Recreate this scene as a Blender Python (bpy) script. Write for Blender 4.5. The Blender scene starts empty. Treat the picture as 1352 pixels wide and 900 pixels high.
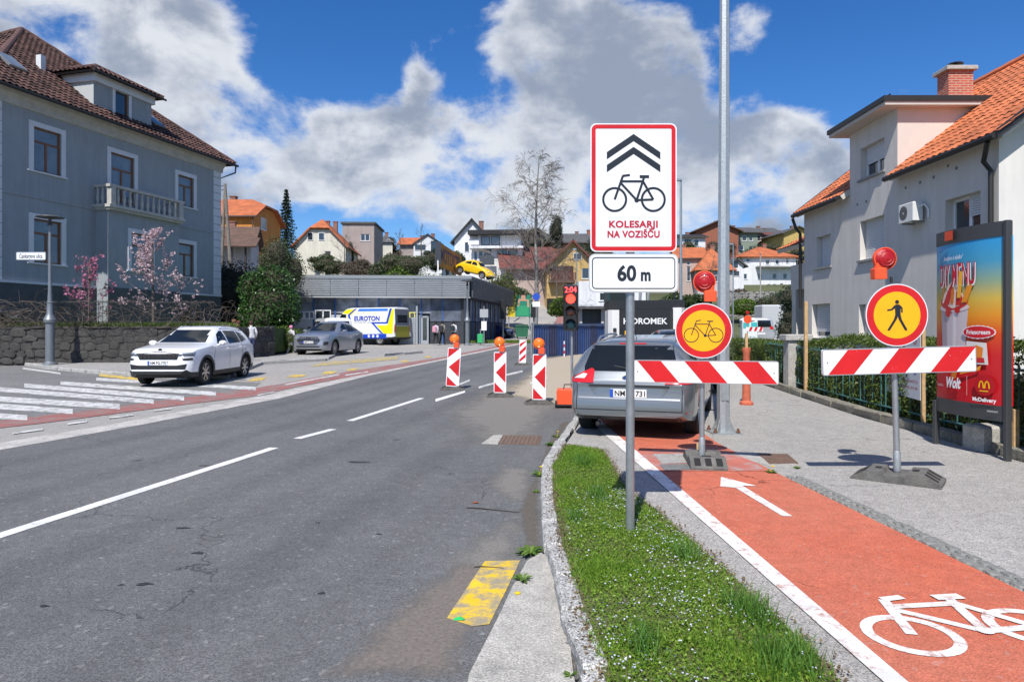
import bpy, bmesh, math, random
import numpy as np
from mathutils import Vector, Matrix, noise
from mathutils.bvhtree import BVHTree
R = math.radians
random.seed(7); rng = np.random.default_rng(7)
SC = bpy.context.scene
COL = SC.collection
# ------------------------------------------------------------------ camera
CAM_H = 1.67; FPX = 900.0; CX = 676.0; YH = 434.0
cd = bpy.data.cameras.new('camera'); cam = bpy.data.objects.new('camera', cd); COL.objects.link(cam)
cam.location = (0, 0, CAM_H); cam.rotation_euler = (R(90), 0, 0)
cd.sensor_width = 36; cd.lens = 36 * FPX / 1352; cd.shift_y = -16 / 1352
cd.clip_start = .05; cd.clip_end = 3000
SC.camera = cam
# ------------------------------------------------------------------ light
SUN_EL = 52; SUN_AZ = 195          # azimuth clockwise from +Y
sd = bpy.data.lights.new('sun', 'SUN'); sun = bpy.data.objects.new('sun', sd); COL.objects.link(sun)
sd.energy = 5.0; sd.angle = R(.53); sd.color = (1, .955, .89)
sv = Vector((math.sin(R(SUN_AZ)) * math.cos(R(SUN_EL)), math.cos(R(SUN_AZ)) * math.cos(R(SUN_EL)), math.sin(R(SUN_EL))))
sun.rotation_euler = sv.to_track_quat('Z', 'Y').to_euler(); sun.location = sv * 60
SC.view_settings.view_transform = 'Standard'; SC.view_settings.look = 'None'
SC.view_settings.exposure = 0.22; SC.view_settings.gamma = 1
# ------------------------------------------------------------------ sky: Nishita blue with cumulus by direction
W = bpy.data.worlds.new('World'); SC.world = W; W.use_nodes = True
def world():
    nt = W.node_tree; nt.nodes.clear(); N = nt.nodes.new; L = nt.links.new
    out = N('ShaderNodeOutputWorld'); bg = N('ShaderNodeBackground'); bg.inputs[1].default_value = .085
    sky = N('ShaderNodeTexSky'); sky.sky_type = 'NISHITA'; sky.sun_disc = False
    sky.sun_elevation = R(SUN_EL); sky.sun_rotation = R(SUN_AZ); sky.air_density = 1.0; sky.dust_density = .4; sky.ozone_density = 3.0
    tc = N('ShaderNodeTexCoord')
    def math_(op, a, b=None, clamp=False):
        n = N('ShaderNodeMath'); n.operation = op; n.use_clamp = clamp
        for i, v in enumerate((a, b)):
            if v is None: continue
            if isinstance(v, (int, float)): n.inputs[i].default_value = v
            else: L(v, n.inputs[i])
        return n.outputs[0]
    def mapr(v, a, b, c=0, d=1, smooth=True):
        n = N('ShaderNodeMapRange'); n.interpolation_type = 'SMOOTHSTEP' if smooth else 'LINEAR'
        L(v, n.inputs[0])
        for i, q in enumerate((a, b, c, d)): n.inputs[i + 1].default_value = q
        return n.outputs[0]
    def noise_(scale, detail, rough, off=(0, 0, 0), sc=(1, 1, 1), dist=0.0):
        m = N('ShaderNodeMapping'); L(tc.outputs['Generated'], m.inputs[0]); m.inputs['Location'].default_value = off; m.inputs['Scale'].default_value = sc
        n = N('ShaderNodeTexNoise'); L(m.outputs[0], n.inputs['Vector']); n.inputs['Scale'].default_value = scale
        n.inputs['Detail'].default_value = detail; n.inputs['Roughness'].default_value = rough; n.inputs['Distortion'].default_value = dist
        return n.outputs[0]
    # clouds in view and added unseen ones: soft lobes around fixed compass directions
    def lobe(px, py, rad, amp):
        d = Vector(((px - CX) / FPX, 1, (YH - py) / FPX)).normalized()
        vm = N('ShaderNodeVectorMath'); vm.operation = 'DISTANCE'; L(tc.outputs['Generated'], vm.inputs[0]); vm.inputs[1].default_value = d
        return mapr(vm.outputs['Value'], 0, rad / FPX, amp, 0)
    lobes = [(40, 20, 230, .35), (180, 90, 190, .36), (280, 170, 150, .36), (400, 190, 120, .34), (500, 220, 150, .36),
             (640, 230, 120, .34), (700, 60, 120, .38), (800, 70, 150, .40), (900, 90, 110, .34), (1000, 40, 60, .26), (1000, 250, 150, .33), (900, 280, 130, .33),
             (1190, 105, 55, .34), (800, 200, 160, .33), (720, 310, 160, .26), (1050, 210, 100, .3), (560, 95, 50, .24), (-200, 60, 300, .36), (340, 230, 110, .3), (580, 190, 120, .34), (600, 270, 110, .3), (700, 250, 130, .34), (860, 230, 140, .34), (960, 290, 120, .3), (1060, 280, 110, .3), (1010, 190, 90, .26),
             (430, 60, 130, -.25), (1160, 40, 120, -.24), (1250, 260, 150, .26), (1080, 110, 90, -.16), (560, 310, 110, -.1), (420, 300, 120, -.08)]
    unseen_banks = [(az, el, 300, .36) for az, el in ((95, 18), (125, 34), (150, 16), (178, 42), (205, 20), (235, 38), (262, 20), (285, 40), (60, 45), (330, 55), (20, 62))]   # similar cumulus out of view, added to whiten the fill light
    tot = None
    for az, el, rad, amp in unseen_banks:
        v = Vector((math.sin(R(az)) * math.cos(R(el)), math.cos(R(az)) * math.cos(R(el)), math.sin(R(el)))); vm = N('ShaderNodeVectorMath'); vm.operation = 'DISTANCE'; L(tc.outputs['Generated'], vm.inputs[0]); vm.inputs[1].default_value = v
        o = mapr(vm.outputs['Value'], 0, rad / FPX, amp, 0); tot = o if tot is None else math_('ADD', tot, o)
    for l in lobes:
        o = lobe(*l); tot = o if tot is None else math_('ADD', tot, o)
    tot = math_('MINIMUM', math_('MULTIPLY', tot, .88), .33)
    n1 = noise_(7.0, 14, .60, (3.1, .4, 1.7), (1, 1, 1.45), .2)
    dens = math_('ADD', math_('ADD', math_('MULTIPLY', n1, 1.0), tot), -.02)
    cover = mapr(dens, .60, .80)
    # shading: thick middles go grey, thin tops stay white; a shifted sample gives lit upper edges
    n2 = noise_(7.0, 9, .58, (3.1, .4, 1.70 - .05), (1, 1, 1.45), .2)
    rim = math_('SUBTRACT', n1, n2)
    thick = mapr(dens, .66, .90)
    n3 = noise_(3.2, 5, .5, (7.7, 2.0, .3), (1, 1, 2.2))
    g = math_('ADD', math_('MULTIPLY', thick, .55), math_('MULTIPLY', mapr(n3, .35, .7), .45))
    g = math_('ADD', g, math_('MULTIPLY', rim, -2.2))
    shade = mapr(g, .15, .85)
    cr = N('ShaderNodeMix'); cr.data_type = 'RGBA'; L(shade, cr.inputs[0])
    cr.inputs[6].default_value = (8.0, 8.3, 8.8, 1); cr.inputs[7].default_value = (3.2, 3.75, 4.8, 1)
    hs = N('ShaderNodeHueSaturation'); hs.inputs['Saturation'].default_value = 1.3; hs.inputs['Value'].default_value = 1.12; L(sky.outputs[0], hs.inputs['Color'])
    tint = N('ShaderNodeVectorMath'); tint.operation = 'MULTIPLY'; L(hs.outputs[0], tint.inputs[0]); tint.inputs[1].default_value = (.80, .97, 1.24)
    mx = N('ShaderNodeMix'); mx.data_type = 'RGBA'; L(math_('MULTIPLY', cover, .95), mx.inputs[0]); L(tint.outputs[0], mx.inputs[6]); L(cr.outputs[2], mx.inputs[7])
    L(mx.outputs[2], bg.inputs[0]); L(bg.outputs[0], out.inputs[0])
world()
# ------------------------------------------------------------------ terrain and pixel helpers (a pixel gives a ray, the ground gives the distance)
PAV = .10; SLOPE = .017
def gz(y):
    return 0.0 if y < 12 else SLOPE * (min(y, 75) - 12)
def terr(x, y):
    z = gz(y)
    if y > 70: z += min(.2 * (y - 70), 12.5)
    return z
def G(px, py, dz=0.0):
    y = 5.0
    for i in range(300): y = .5 * y + .5 * (CAM_H - gz(y) - dz) * FPX / (py - YH)
    return ((px - CX) * y / FPX, y)
def GV(px, py, dz=0.0):
    x, y = G(px, py, dz); return Vector((x, y, gz(y) + dz))
def at(px, py, Y):
    return Vector(((px - CX) * Y / FPX, Y, CAM_H + (YH - py) * Y / FPX))
# ------------------------------------------------------------------ materials
MATS = {}
def mat(name, col, rough=.7, metal=0.0, var=.0, vscale=4.0, bump=0.0, bscale=40.0, spec=.5, coat=0.0, emit=None, estr=0.0, alpha=1.0, trans=0.0, island=0.0, speck=0.0, sscale=120.0, stain=0.0, stcol=(.2, .17, .13), stscale=.7, detail=6, streak=0.0, rows=0.0):
    if name in MATS: return MATS[name]
    m = bpy.data.materials.new(name); m.use_nodes = True; nt = m.node_tree; N = nt.nodes.new; L = nt.links.new
    b = nt.nodes['Principled BSDF']
    b.inputs['Base Color'].default_value = (*col, 1); b.inputs['Roughness'].default_value = rough; b.inputs['Metallic'].default_value = metal
    b.inputs['Specular IOR Level'].default_value = spec; b.inputs['Coat Weight'].default_value = coat; b.inputs['Coat Roughness'].default_value = .05
    if trans: b.inputs['Transmission Weight'].default_value = trans
    if emit: b.inputs['Emission Color'].default_value = (*emit, 1); b.inputs['Emission Strength'].default_value = estr
    tc = N('ShaderNodeTexCoord'); cur = None
    def cnode():
        nonlocal cur
        if cur is None:
            r = N('ShaderNodeRGB'); r.outputs[0].default_value = (*col, 1); cur = r.outputs[0]
        return cur
    def mul(fac_out, lo, hi):
        nonlocal cur
        c = cnode(); mr = N('ShaderNodeMapRange'); L(fac_out, mr.inputs[0]); mr.inputs[3].default_value = lo; mr.inputs[4].default_value = hi
        mm = N('ShaderNodeVectorMath'); mm.operation = 'SCALE'; L(c, mm.inputs[0]); L(mr.outputs[0], mm.inputs['Scale']); cur = mm.outputs[0]
        return mr
    if var:
        n = N('ShaderNodeTexNoise'); L(tc.outputs['Object'], n.inputs['Vector']); n.inputs['Scale'].default_value = vscale; n.inputs['Detail'].default_value = detail; n.inputs['Roughness'].default_value = .65
        mr = mul(n.outputs[0], 1 - var, 1 + var); mr.inputs[1].default_value = .3; mr.inputs[2].default_value = .7
    if speck:
        v = N('ShaderNodeTexVoronoi'); L(tc.outputs['Object'], v.inputs['Vector']); v.inputs['Scale'].default_value = sscale
        sx = N('ShaderNodeSeparateColor'); L(v.outputs['Color'], sx.inputs[0])
        mr = mul(sx.outputs[0], 1 - speck * .6, 1 + speck); mr.interpolation_type = 'SMOOTHERSTEP'
    if island:
        g = N('ShaderNodeNewGeometry'); mul(g.outputs['Random Per Island'], 1 - island, 1 + island)
    if stain:
        n = N('ShaderNodeTexNoise'); L(tc.outputs['Object'], n.inputs['Vector']); n.inputs['Scale'].default_value = stscale; n.inputs['Detail'].default_value = 8; n.inputs['Roughness'].default_value = .7
        mr = N('ShaderNodeMapRange'); L(n.outputs[0], mr.inputs[0]); mr.inputs[1].default_value = .5; mr.inputs[2].default_value = .75; mr.inputs[4].default_value = stain
        mx = N('ShaderNodeMix'); mx.data_type = 'RGBA'; L(mr.outputs[0], mx.inputs[0]); L(cnode(), mx.inputs[6]); mx.inputs[7].default_value = (*stcol, 1); cur = mx.outputs[2]
    if streak:
        mp = N('ShaderNodeMapping'); L(tc.outputs['Object'], mp.inputs[0]); mp.inputs['Scale'].default_value = (1.6, 1.6, .12)
        n = N('ShaderNodeTexNoise'); L(mp.outputs[0], n.inputs['Vector']); n.inputs['Scale'].default_value = 2.2; n.inputs['Detail'].default_value = 10; n.inputs['Roughness'].default_value = .7
        mr = mul(n.outputs[0], 1 - streak, 1 + streak * .35); mr.inputs[1].default_value = .35; mr.inputs[2].default_value = .6
    if rows:
        wv = N('ShaderNodeTexWave'); wv.bands_direction = 'Z'; wv.wave_profile = 'SAW'; L(tc.outputs['Object'], wv.inputs['Vector']); wv.inputs['Scale'].default_value = rows; wv.inputs['Distortion'].default_value = .4; mul(wv.outputs['Fac'], .62, 1.15)
    if cur is not None: L(cur, b.inputs['Base Color'])
    if bump:
        n = N('ShaderNodeTexNoise'); L(tc.outputs['Object'], n.inputs['Vector']); n.inputs['Scale'].default_value = bscale; n.inputs['Detail'].default_value = 4
        bp = N('ShaderNodeBump'); bp.inputs['Strength'].default_value = min(1, bump); bp.inputs['Distance'].default_value = .02; L(n.outputs[0], bp.inputs['Height']); L(bp.outputs[0], b.inputs['Normal'])
    MATS[name] = m
    return m
def worn(name, col, under, wear=.5, scale=9.0, rough=.75):
    """paint worn through to the surface under it"""
    if name in MATS: return MATS[name]
    m = bpy.data.materials.new(name); m.use_nodes = True; nt = m.node_tree; N = nt.nodes.new; L = nt.links.new
    b = nt.nodes['Principled BSDF']; b.inputs['Roughness'].default_value = rough
    tc = N('ShaderNodeTexCoord')
    n = N('ShaderNodeTexNoise'); L(tc.outputs['Object'], n.inputs['Vector']); n.inputs['Scale'].default_value = scale; n.inputs['Detail'].default_value = 12; n.inputs['Roughness'].default_value = .78
    mr = N('ShaderNodeMapRange'); L(n.outputs[0], mr.inputs[0]); mr.inputs[1].default_value = .66 - wear * .3; mr.inputs[2].default_value = .72 - wear * .2
    n2 = N('ShaderNodeTexNoise'); L(tc.outputs['Object'], n2.inputs['Vector']); n2.inputs['Scale'].default_value = 3; n2.inputs['Detail'].default_value = 6
    mr2 = N('ShaderNodeMapRange'); L(n2.outputs[0], mr2.inputs[0]); mr2.inputs[1].default_value = .3; mr2.inputs[2].default_value = .7; mr2.inputs[3].default_value = .82; mr2.inputs[4].default_value = 1.08
    sc = N('ShaderNodeVectorMath'); sc.operation = 'SCALE'; sc.inputs[0].default_value = col; L(mr2.outputs[0], sc.inputs['Scale'])
    mx = N('ShaderNodeMix'); mx.data_type = 'RGBA'; L(mr.outputs[0], mx.inputs[0]); L(sc.outputs[0], mx.inputs[6]); mx.inputs[7].default_value = (*under, 1)
    L(mx.outputs[2], b.inputs['Base Color']); MATS[name] = m
    return m
def asphalt(name, base, patch, pamt, speck=.5, flk=.35, crack=.5):
    """asphalt: fine stone speckle, broad tone changes, dark spots, hair cracks"""
    if name in MATS: return MATS[name]
    m = bpy.data.materials.new(name); m.use_nodes = True; nt = m.node_tree; N = nt.nodes.new; L = nt.links.new
    b = nt.nodes['Principled BSDF']; b.inputs['Roughness'].default_value = .82; b.inputs['Specular IOR Level'].default_value = .35
    tc = N('ShaderNodeTexCoord'); O = tc.outputs['Object']
    def nz(s, d, r=.6):
        n = N('ShaderNodeTexNoise'); L(O, n.inputs['Vector']); n.inputs['Scale'].default_value = s; n.inputs['Detail'].default_value = d; n.inputs['Roughness'].default_value = r; return n.outputs[0]
    def mr(v, a, b_, c, d):
        n = N('ShaderNodeMapRange'); L(v, n.inputs[0])
        for i, q in enumerate((a, b_, c, d)): n.inputs[i + 1].default_value = q
        return n.outputs[0]
    def mixc(f, a, c):
        n = N('ShaderNodeMix'); n.data_type = 'RGBA'; L(f, n.inputs[0])
        if isinstance(a, tuple): n.inputs[6].default_value = (*a, 1)
        else: L(a, n.inputs[6])
        if isinstance(c, tuple): n.inputs[7].default_value = (*c, 1)
        else: L(c, n.inputs[7])
        return n.outputs[2]
    def scl(c, f):
        n = N('ShaderNodeVectorMath'); n.operation = 'SCALE'; L(c, n.inputs[0]); L(f, n.inputs['Scale']); return n.outputs[0]
    c = mixc(mr(nz(.35, 6, .6), .38, .66, 0, pamt), base, patch)
    v = N('ShaderNodeTexVoronoi'); L(O, v.inputs['Vector']); v.inputs['Scale'].default_value = 120
    sx = N('ShaderNodeSeparateColor'); L(v.outputs['Color'], sx.inputs[0])
    c = scl(c, mr(sx.outputs[0], 0, 1, 1 - speck * .75, 1 + speck * .75))
    v2 = N('ShaderNodeTexVoronoi'); L(O, v2.inputs['Vector']); v2.inputs['Scale'].default_value = 42
    s2 = N('ShaderNodeSeparateColor'); L(v2.outputs['Color'], s2.inputs[0])
    c = mixc(mr(s2.outputs[1], .975, .985, 0, flk), c, (.36, .36, .34))
    c = scl(c, mr(nz(7, 8, .7), .3, .7, .86, 1.14))
    vd = N('ShaderNodeTexVoronoi'); L(O, vd.inputs['Vector']); vd.inputs['Scale'].default_value = .9; vd.feature = 'F1'
    spot = mr(vd.outputs['Distance'], .035, .075, .45, 1.0)
    c = scl(c, spot)
    dn = N('ShaderNodeTexNoise'); L(O, dn.inputs['Vector']); dn.inputs['Scale'].default_value = 2.2; dn.inputs['Detail'].default_value = 6
    dm = N('ShaderNodeVectorMath'); dm.operation = 'MULTIPLY_ADD'; L(dn.outputs['Color'], dm.inputs[0]); dm.inputs[1].default_value = (.7, .7, .7); L(O, dm.inputs[2])
    vc = N('ShaderNodeTexVoronoi'); vc.feature = 'DISTANCE_TO_EDGE'; L(dm.outputs[0], vc.inputs['Vector']); vc.inputs['Scale'].default_value = .38
    ck = N('ShaderNodeMath'); ck.operation = 'MAXIMUM'; L(mr(vc.outputs['Distance'], .0015, .004, 1 - crack, 1), ck.inputs[0]); L(mr(nz(.5, 3), .5, .58, 1, 0), ck.inputs[1]); c = scl(c, ck.outputs[0])
    L(c, b.inputs['Base Color'])
    bp = N('ShaderNodeBump'); bp.inputs['Strength'].default_value = .55; bp.inputs['Distance'].default_value = .006; L(v.outputs['Distance'], bp.inputs['Height']); L(bp.outputs[0], b.inputs['Normal'])
    MATS[name] = m
    return m
def leafmat(name, col, col2, rough=.5, trans=.25):
    if name in MATS: return MATS[name]
    m = bpy.data.materials.new(name); m.use_nodes = True; nt = m.node_tree; N = nt.nodes.new; L = nt.links.new
    b = nt.nodes['Principled BSDF']; b.inputs['Roughness'].default_value = rough; b.inputs['Specular IOR Level'].default_value = .35
    g = N('ShaderNodeNewGeometry'); mx = N('ShaderNodeMix'); mx.data_type = 'RGBA'; L(g.outputs['Random Per Island'], mx.inputs[0])
    mx.inputs[6].default_value = (*col, 1); mx.inputs[7].default_value = (*col2, 1); L(mx.outputs[2], b.inputs['Base Color'])
    t = N('ShaderNodeBsdfTranslucent'); L(mx.outputs[2], t.inputs[0]); ms = N('ShaderNodeMixShader'); ms.inputs[0].default_value = trans
    o = nt.nodes['Material Output']; L(b.outputs[0], ms.inputs[1]); L(t.outputs[0], ms.inputs[2]); L(ms.outputs[0], o.inputs[0]); MATS[name] = m
    return m
# ------------------------------------------------------------------ mesh builder
class B:
    def __init__(s): s.v = []; s.f = []; s.m = []; s.mi = 0; s.M = None
    def add(s, vs, fs):
        o = len(s.v)
        if s.M is not None: vs = [s.M @ Vector(p) for p in vs]
        s.v += [tuple(p) for p in vs]; s.f += [tuple(o + i for i in f) for f in fs]; s.m += [s.mi] * len(fs); return s
    def box(s, x0, x1, y0, y1, z0, z1):
        return s.add([(x0, y0, z0), (x1, y0, z0), (x1, y1, z0), (x0, y1, z0), (x0, y0, z1), (x1, y0, z1), (x1, y1, z1), (x0, y1, z1)],
                     [(0, 3, 2, 1), (4, 5, 6, 7), (0, 1, 5, 4), (1, 2, 6, 5), (2, 3, 7, 6), (3, 0, 4, 7)])
    def cbox(s, c, d): return s.box(c[0] - d[0] / 2, c[0] + d[0] / 2, c[1] - d[1] / 2, c[1] + d[1] / 2, c[2] - d[2] / 2, c[2] + d[2] / 2)
    def rbox(s, x0, x1, y0, y1, z0, z1, r=.02):
        """box with chamfered vertical and top edges"""
        p = [(x0 + r, y0), (x1 - r, y0), (x1, y0 + r), (x1, y1 - r), (x1 - r, y1), (x0 + r, y1), (x0, y1 - r), (x0, y0 + r)]
        cx, cy = (x0 + x1) / 2, (y0 + y1) / 2
        q = [(cx + (a - cx) * (1 - 2 * r / max(x1 - x0, 1e-6)), cy + (b - cy) * (1 - 2 * r / max(y1 - y0, 1e-6))) for a, b in p]
        vs = [(a, b, z0) for a, b in p] + [(a, b, z1 - r) for a, b in p] + [(a, b, z1) for a, b in q]
        fs = [tuple(range(7, -1, -1)), tuple(range(16, 24))]
        for k in (0, 8):
            for i in range(8): j = (i + 1) % 8; fs.append((k + i, k + j, k + 8 + j, k + 8 + i))
        return s.add(vs, fs)
    def prism(s, poly, a, b, axis='z'):
        """extrude a 2D polygon; axis z: (x,y), axis y: (x,z), axis x: (y,z)"""
        n = len(poly)
        def P(p, h): return (p[0], p[1], h) if axis == 'z' else (p[0], h, p[1]) if axis == 'y' else (h, p[0], p[1])
        vs = [P(p, a) for p in poly] + [P(p, b) for p in poly]
        fs = [tuple(range(n))[::-1], tuple(range(n, 2 * n))] + [(i, (i + 1) % n, n + (i + 1) % n, n + i) for i in range(n)]
        return s.add(vs, fs)
    def tube(s, pts, rad, n=8, cap=True):
        pts = [Vector(p) for p in pts]; k = len(pts)
        if not hasattr(rad, '__len__'): rad = [rad] * k
        vs = []; fs = []
        t = (pts[1] - pts[0]).normalized(); u = t.orthogonal().normalized()
        for i, p in enumerate(pts):
            d = (pts[min(i + 1, k - 1)] - pts[max(i - 1, 0)]).normalized()
            u = (u - d * u.dot(d))
            u = u.normalized() if u.length > 1e-6 else d.orthogonal().normalized()
            w = d.cross(u)
            for j in range(n):
                a = 2 * math.pi * j / n; vs.append(p + (u * math.cos(a) + w * math.sin(a)) * rad[i])
        for i in range(k - 1):
            for j in range(n): q = (j + 1) % n; fs.append((i * n + j, i * n + q, (i + 1) * n + q, (i + 1) * n + j))
        if cap: fs += [tuple(range(n))[::-1], tuple(range((k - 1) * n, k * n))]
        return s.add(vs, fs)
    def lathe(s, prof, n=20, axis='z', c=(0, 0, 0)):
        vs = []; fs = []
        for r, h in prof:
            for j in range(n):
                a = 2 * math.pi * j / n; x, y = r * math.cos(a), r * math.sin(a)
                p = (x, y, h) if axis == 'z' else (x, h, y) if axis == 'y' else (h, x, y)
                vs.append((p[0] + c[0], p[1] + c[1], p[2] + c[2]))
        for i in range(len(prof) - 1):
            for j in range(n): q = (j + 1) % n; fs.append((i * n + j, i * n + q, (i + 1) * n + q, (i + 1) * n + j))
        return s.add(vs, fs)
    def quad(s, a, b, c, d): return s.add([a, b, c, d], [(0, 1, 2, 3)])
    def poly(s, vs): return s.add(vs, [tuple(range(len(vs)))])
    def obj(s, name, mats, parent=None, smooth=False, loc=None, angle=None, fix=True):
        me = bpy.data.meshes.new(name); me.from_pydata(s.v, [], s.f)
        if not isinstance(mats, (list, tuple)): mats = [mats]
        for m in mats: me.materials.append(m)
        if len(mats) > 1: me.polygons.foreach_set('material_index', s.m)
        if fix:
            bm = bmesh.new(); bm.from_mesh(me); bmesh.ops.recalc_face_normals(bm, faces=bm.faces); bm.to_mesh(me); bm.free()
        if smooth:
            me.polygons.foreach_set('use_smooth', [True] * len(me.polygons))
            me.set_sharp_from_angle(angle=R(angle or 40))
        o = bpy.data.objects.new(name, me); COL.objects.link(o)
        if parent: o.parent = parent
        if loc is not None: o.location = loc
        return o
def tag(o, label=None, cat=None, group=None, kind=None):
    if label: o['label'] = label
    if cat: o['category'] = cat
    if group: o['group'] = group
    if kind: o['kind'] = kind
    return o
def thing(name, label, cat, loc=(0, 0, 0), rz=0.0, group=None):
    o = bpy.data.objects.new(name, None); COL.objects.link(o); o.empty_display_size = .2
    o.location = loc; o.rotation_euler = (0, 0, rz)
    return tag(o, label, cat, group)
def copy_tree(o, parent=None):
    c = o.copy(); COL.objects.link(c); c.parent = parent
    for ch in list(o.children): copy_tree(ch, c)
    return c
def struct(o): o['kind'] = 'structure'; return o
def npmesh(name, v, f, m, parent=None, smooth=False):
    """fast mesh from arrays; f is (n,k)"""
    me = bpy.data.meshes.new(name); k = f.shape[1]
    me.vertices.add(len(v)); me.vertices.foreach_set('co', np.asarray(v, dtype=np.float32).ravel())
    me.loops.add(f.size); me.loops.foreach_set('vertex_index', f.astype(np.int32).ravel())
    me.polygons.add(len(f)); me.polygons.foreach_set('loop_start', np.arange(0, f.size, k, dtype=np.int32))
    me.materials.append(m); me.update(calc_edges=True); me.validate()
    if smooth: me.polygons.foreach_set('use_smooth', [True] * len(f))
    o = bpy.data.objects.new(name, me); COL.objects.link(o)
    if parent: o.parent = parent
    return o
def sheet(name, pts, dz, m, parent=None, thick=0.0):
    """ground sheet over the terrain: polygon of (x,y), cut where the slope breaks"""
    bm = bmesh.new(); f = bm.faces.new([bm.verts.new((p[0], p[1], 0)) for p in pts])
    bmesh.ops.recalc_face_normals(bm, faces=bm.faces)
    ys = [p[1] for p in pts]
    for yb in (12, 70, 75):
        if min(ys) < yb < max(ys):
            bmesh.ops.bisect_plane(bm, geom=bm.verts[:] + bm.edges[:] + bm.faces[:], plane_co=(0, yb, 0), plane_no=(0, 1, 0))
    bmesh.ops.triangulate(bm, faces=[f for f in bm.faces if len(f.verts) > 4])
    for f in bm.faces:
        if f.normal.z < 0: f.normal_flip()
    if thick:
        r = bmesh.ops.extrude_face_region(bm, geom=bm.faces[:])
        for v in [g for g in r['geom'] if isinstance(g, bmesh.types.BMVert)]: v.co.z += thick
    for v in bm.verts: v.co.z += terr(v.co.x, v.co.y) + dz - (thick if thick else 0)
    if thick: bmesh.ops.recalc_face_normals(bm, faces=bm.faces)
    me = bpy.data.meshes.new(name); bm.to_mesh(me); bm.free(); me.materials.append(m)
    o = bpy.data.objects.new(name, me); COL.objects.link(o)
    if parent: o.parent = parent
    return o
def psheet(name, pix, dz, m, parent=None, base=0.0):
    return sheet(name, [G(*p, base) if len(p) == 2 else p[:2] for p in pix], dz, m, parent)
# ------------------------------------------------------------------ flat lettering
_tc = {}
CAPH = .69
def text_geo(txt, bold=0.0, spacing=1.0):
    key = (txt, bold, spacing)
    if key in _tc: return _tc[key]
    cu = bpy.data.curves.new('t', 'FONT'); cu.body = txt; cu.offset = bold; cu.space_character = spacing; cu.resolution_u = 4
    o = bpy.data.objects.new('t', cu); COL.objects.link(o)
    dg = bpy.context.evaluated_depsgraph_get(); dg.update()
    me = bpy.data.meshes.new_from_object(o.evaluated_get(dg))
    v = [tuple(p.co) for p in me.vertices]; f = [tuple(p.vertices) for p in me.polygons]
    bpy.data.objects.remove(o); bpy.data.curves.remove(cu); bpy.data.meshes.remove(me)
    xs = [p[0] for p in v]
    x0, x1, y0, y1 = min(xs), max(xs), 0.0, CAPH
    v = [((p[0] - x0) / (x1 - x0), (p[1] - y0) / (y1 - y0)) for p in v]
    _tc[key] = (v, f); return _tc[key]
def letter(b, txt, x0, x1, z0, z1, fn, bold=.02, spacing=1.0):
    """put a word in the box x0..x1, z0..z1 of a face; fn(u,w) gives the 3D point"""
    v, f = text_geo(txt, bold, spacing)
    b.add([fn(x0 + (x1 - x0) * p[0], z0 + (z1 - z0) * p[1]) for p in v], f)
def ring2(b, cx, cz, r0, r1, fn, n=40, a0=0, a1=360):
    k = n if a1 - a0 < 360 else n
    vs = []; fs = []
    for i in range(k + 1):
        a = R(a0 + (a1 - a0) * i / k); vs += [fn(cx + r0 * math.cos(a), cz + r0 * math.sin(a)), fn(cx + r1 * math.cos(a), cz + r1 * math.sin(a))]
    for i in range(k): fs.append((2 * i, 2 * i + 1, 2 * i + 3, 2 * i + 2))
    b.add(vs, fs)
def disc2(b, cx, cz, r, fn, n=40, rz=None):
    rz = r if rz is None else rz
    b.add([fn(cx + r * math.cos(2 * math.pi * i / n), cz + rz * math.sin(2 * math.pi * i / n)) for i in range(n)], [tuple(range(n))])
def bar2(b, x0, z0, x1, z1, w, fn):
    d = math.hypot(x1 - x0, z1 - z0); nx, nz_ = -(z1 - z0) / d * w / 2, (x1 - x0) / d * w / 2
    b.add([fn(x0 + nx, z0 + nz_), fn(x0 - nx, z0 - nz_), fn(x1 - nx, z1 - nz_), fn(x1 + nx, z1 + nz_)], [(0, 1, 2, 3)])
def poly2(b, pts, fn): b.add([fn(*p) for p in pts], [tuple(range(len(pts)))])
def rrect(x0, x1, z0, z1, r, n=5):
    out = []
    for cx, cz, a in ((x1 - r, z1 - r, 0), (x0 + r, z1 - r, 90), (x0 + r, z0 + r, 180), (x1 - r, z0 + r, 270)):
        for i in range(n + 1): t = R(a + 90 * i / n); out.append((cx + r * math.cos(t), cz + r * math.sin(t)))
    return out
def soft_sheet(name, pts, dz, m, parent=None, step=.05, fade=.25):
    """flat deposit on the ground whose edge thins out; fade attribute drives its coverage"""
    P = np.array(pts); lo, hi = P.min(0), P.max(0); nx, ny = int((hi[0] - lo[0]) / step) + 2, int((hi[1] - lo[1]) / step) + 2
    X, Y = np.meshgrid(np.linspace(lo[0], hi[0], nx), np.linspace(lo[1], hi[1], ny)); X, Y = X.ravel(), Y.ravel()
    pl = [(float(p[0]), float(p[1])) for p in pts]; a = np.where(in_poly(X, Y, pl), np.clip(edge_dist(X, Y, pl) / fade, 0, 1), 0)
    v = np.c_[X, Y, [gz(y) + dz for y in Y]]; i = np.arange(nx * ny).reshape(ny, nx)
    f = np.c_[i[:-1, :-1].ravel(), i[:-1, 1:].ravel(), i[1:, 1:].ravel(), i[1:, :-1].ravel()]; f = f[(a[f] > 0).any(1)]
    o = npmesh(name, v, f, m, parent); at_ = o.data.attributes.new('fade', 'FLOAT', 'POINT'); at_.data.foreach_set('value', a.astype(np.float32)); return o
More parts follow.
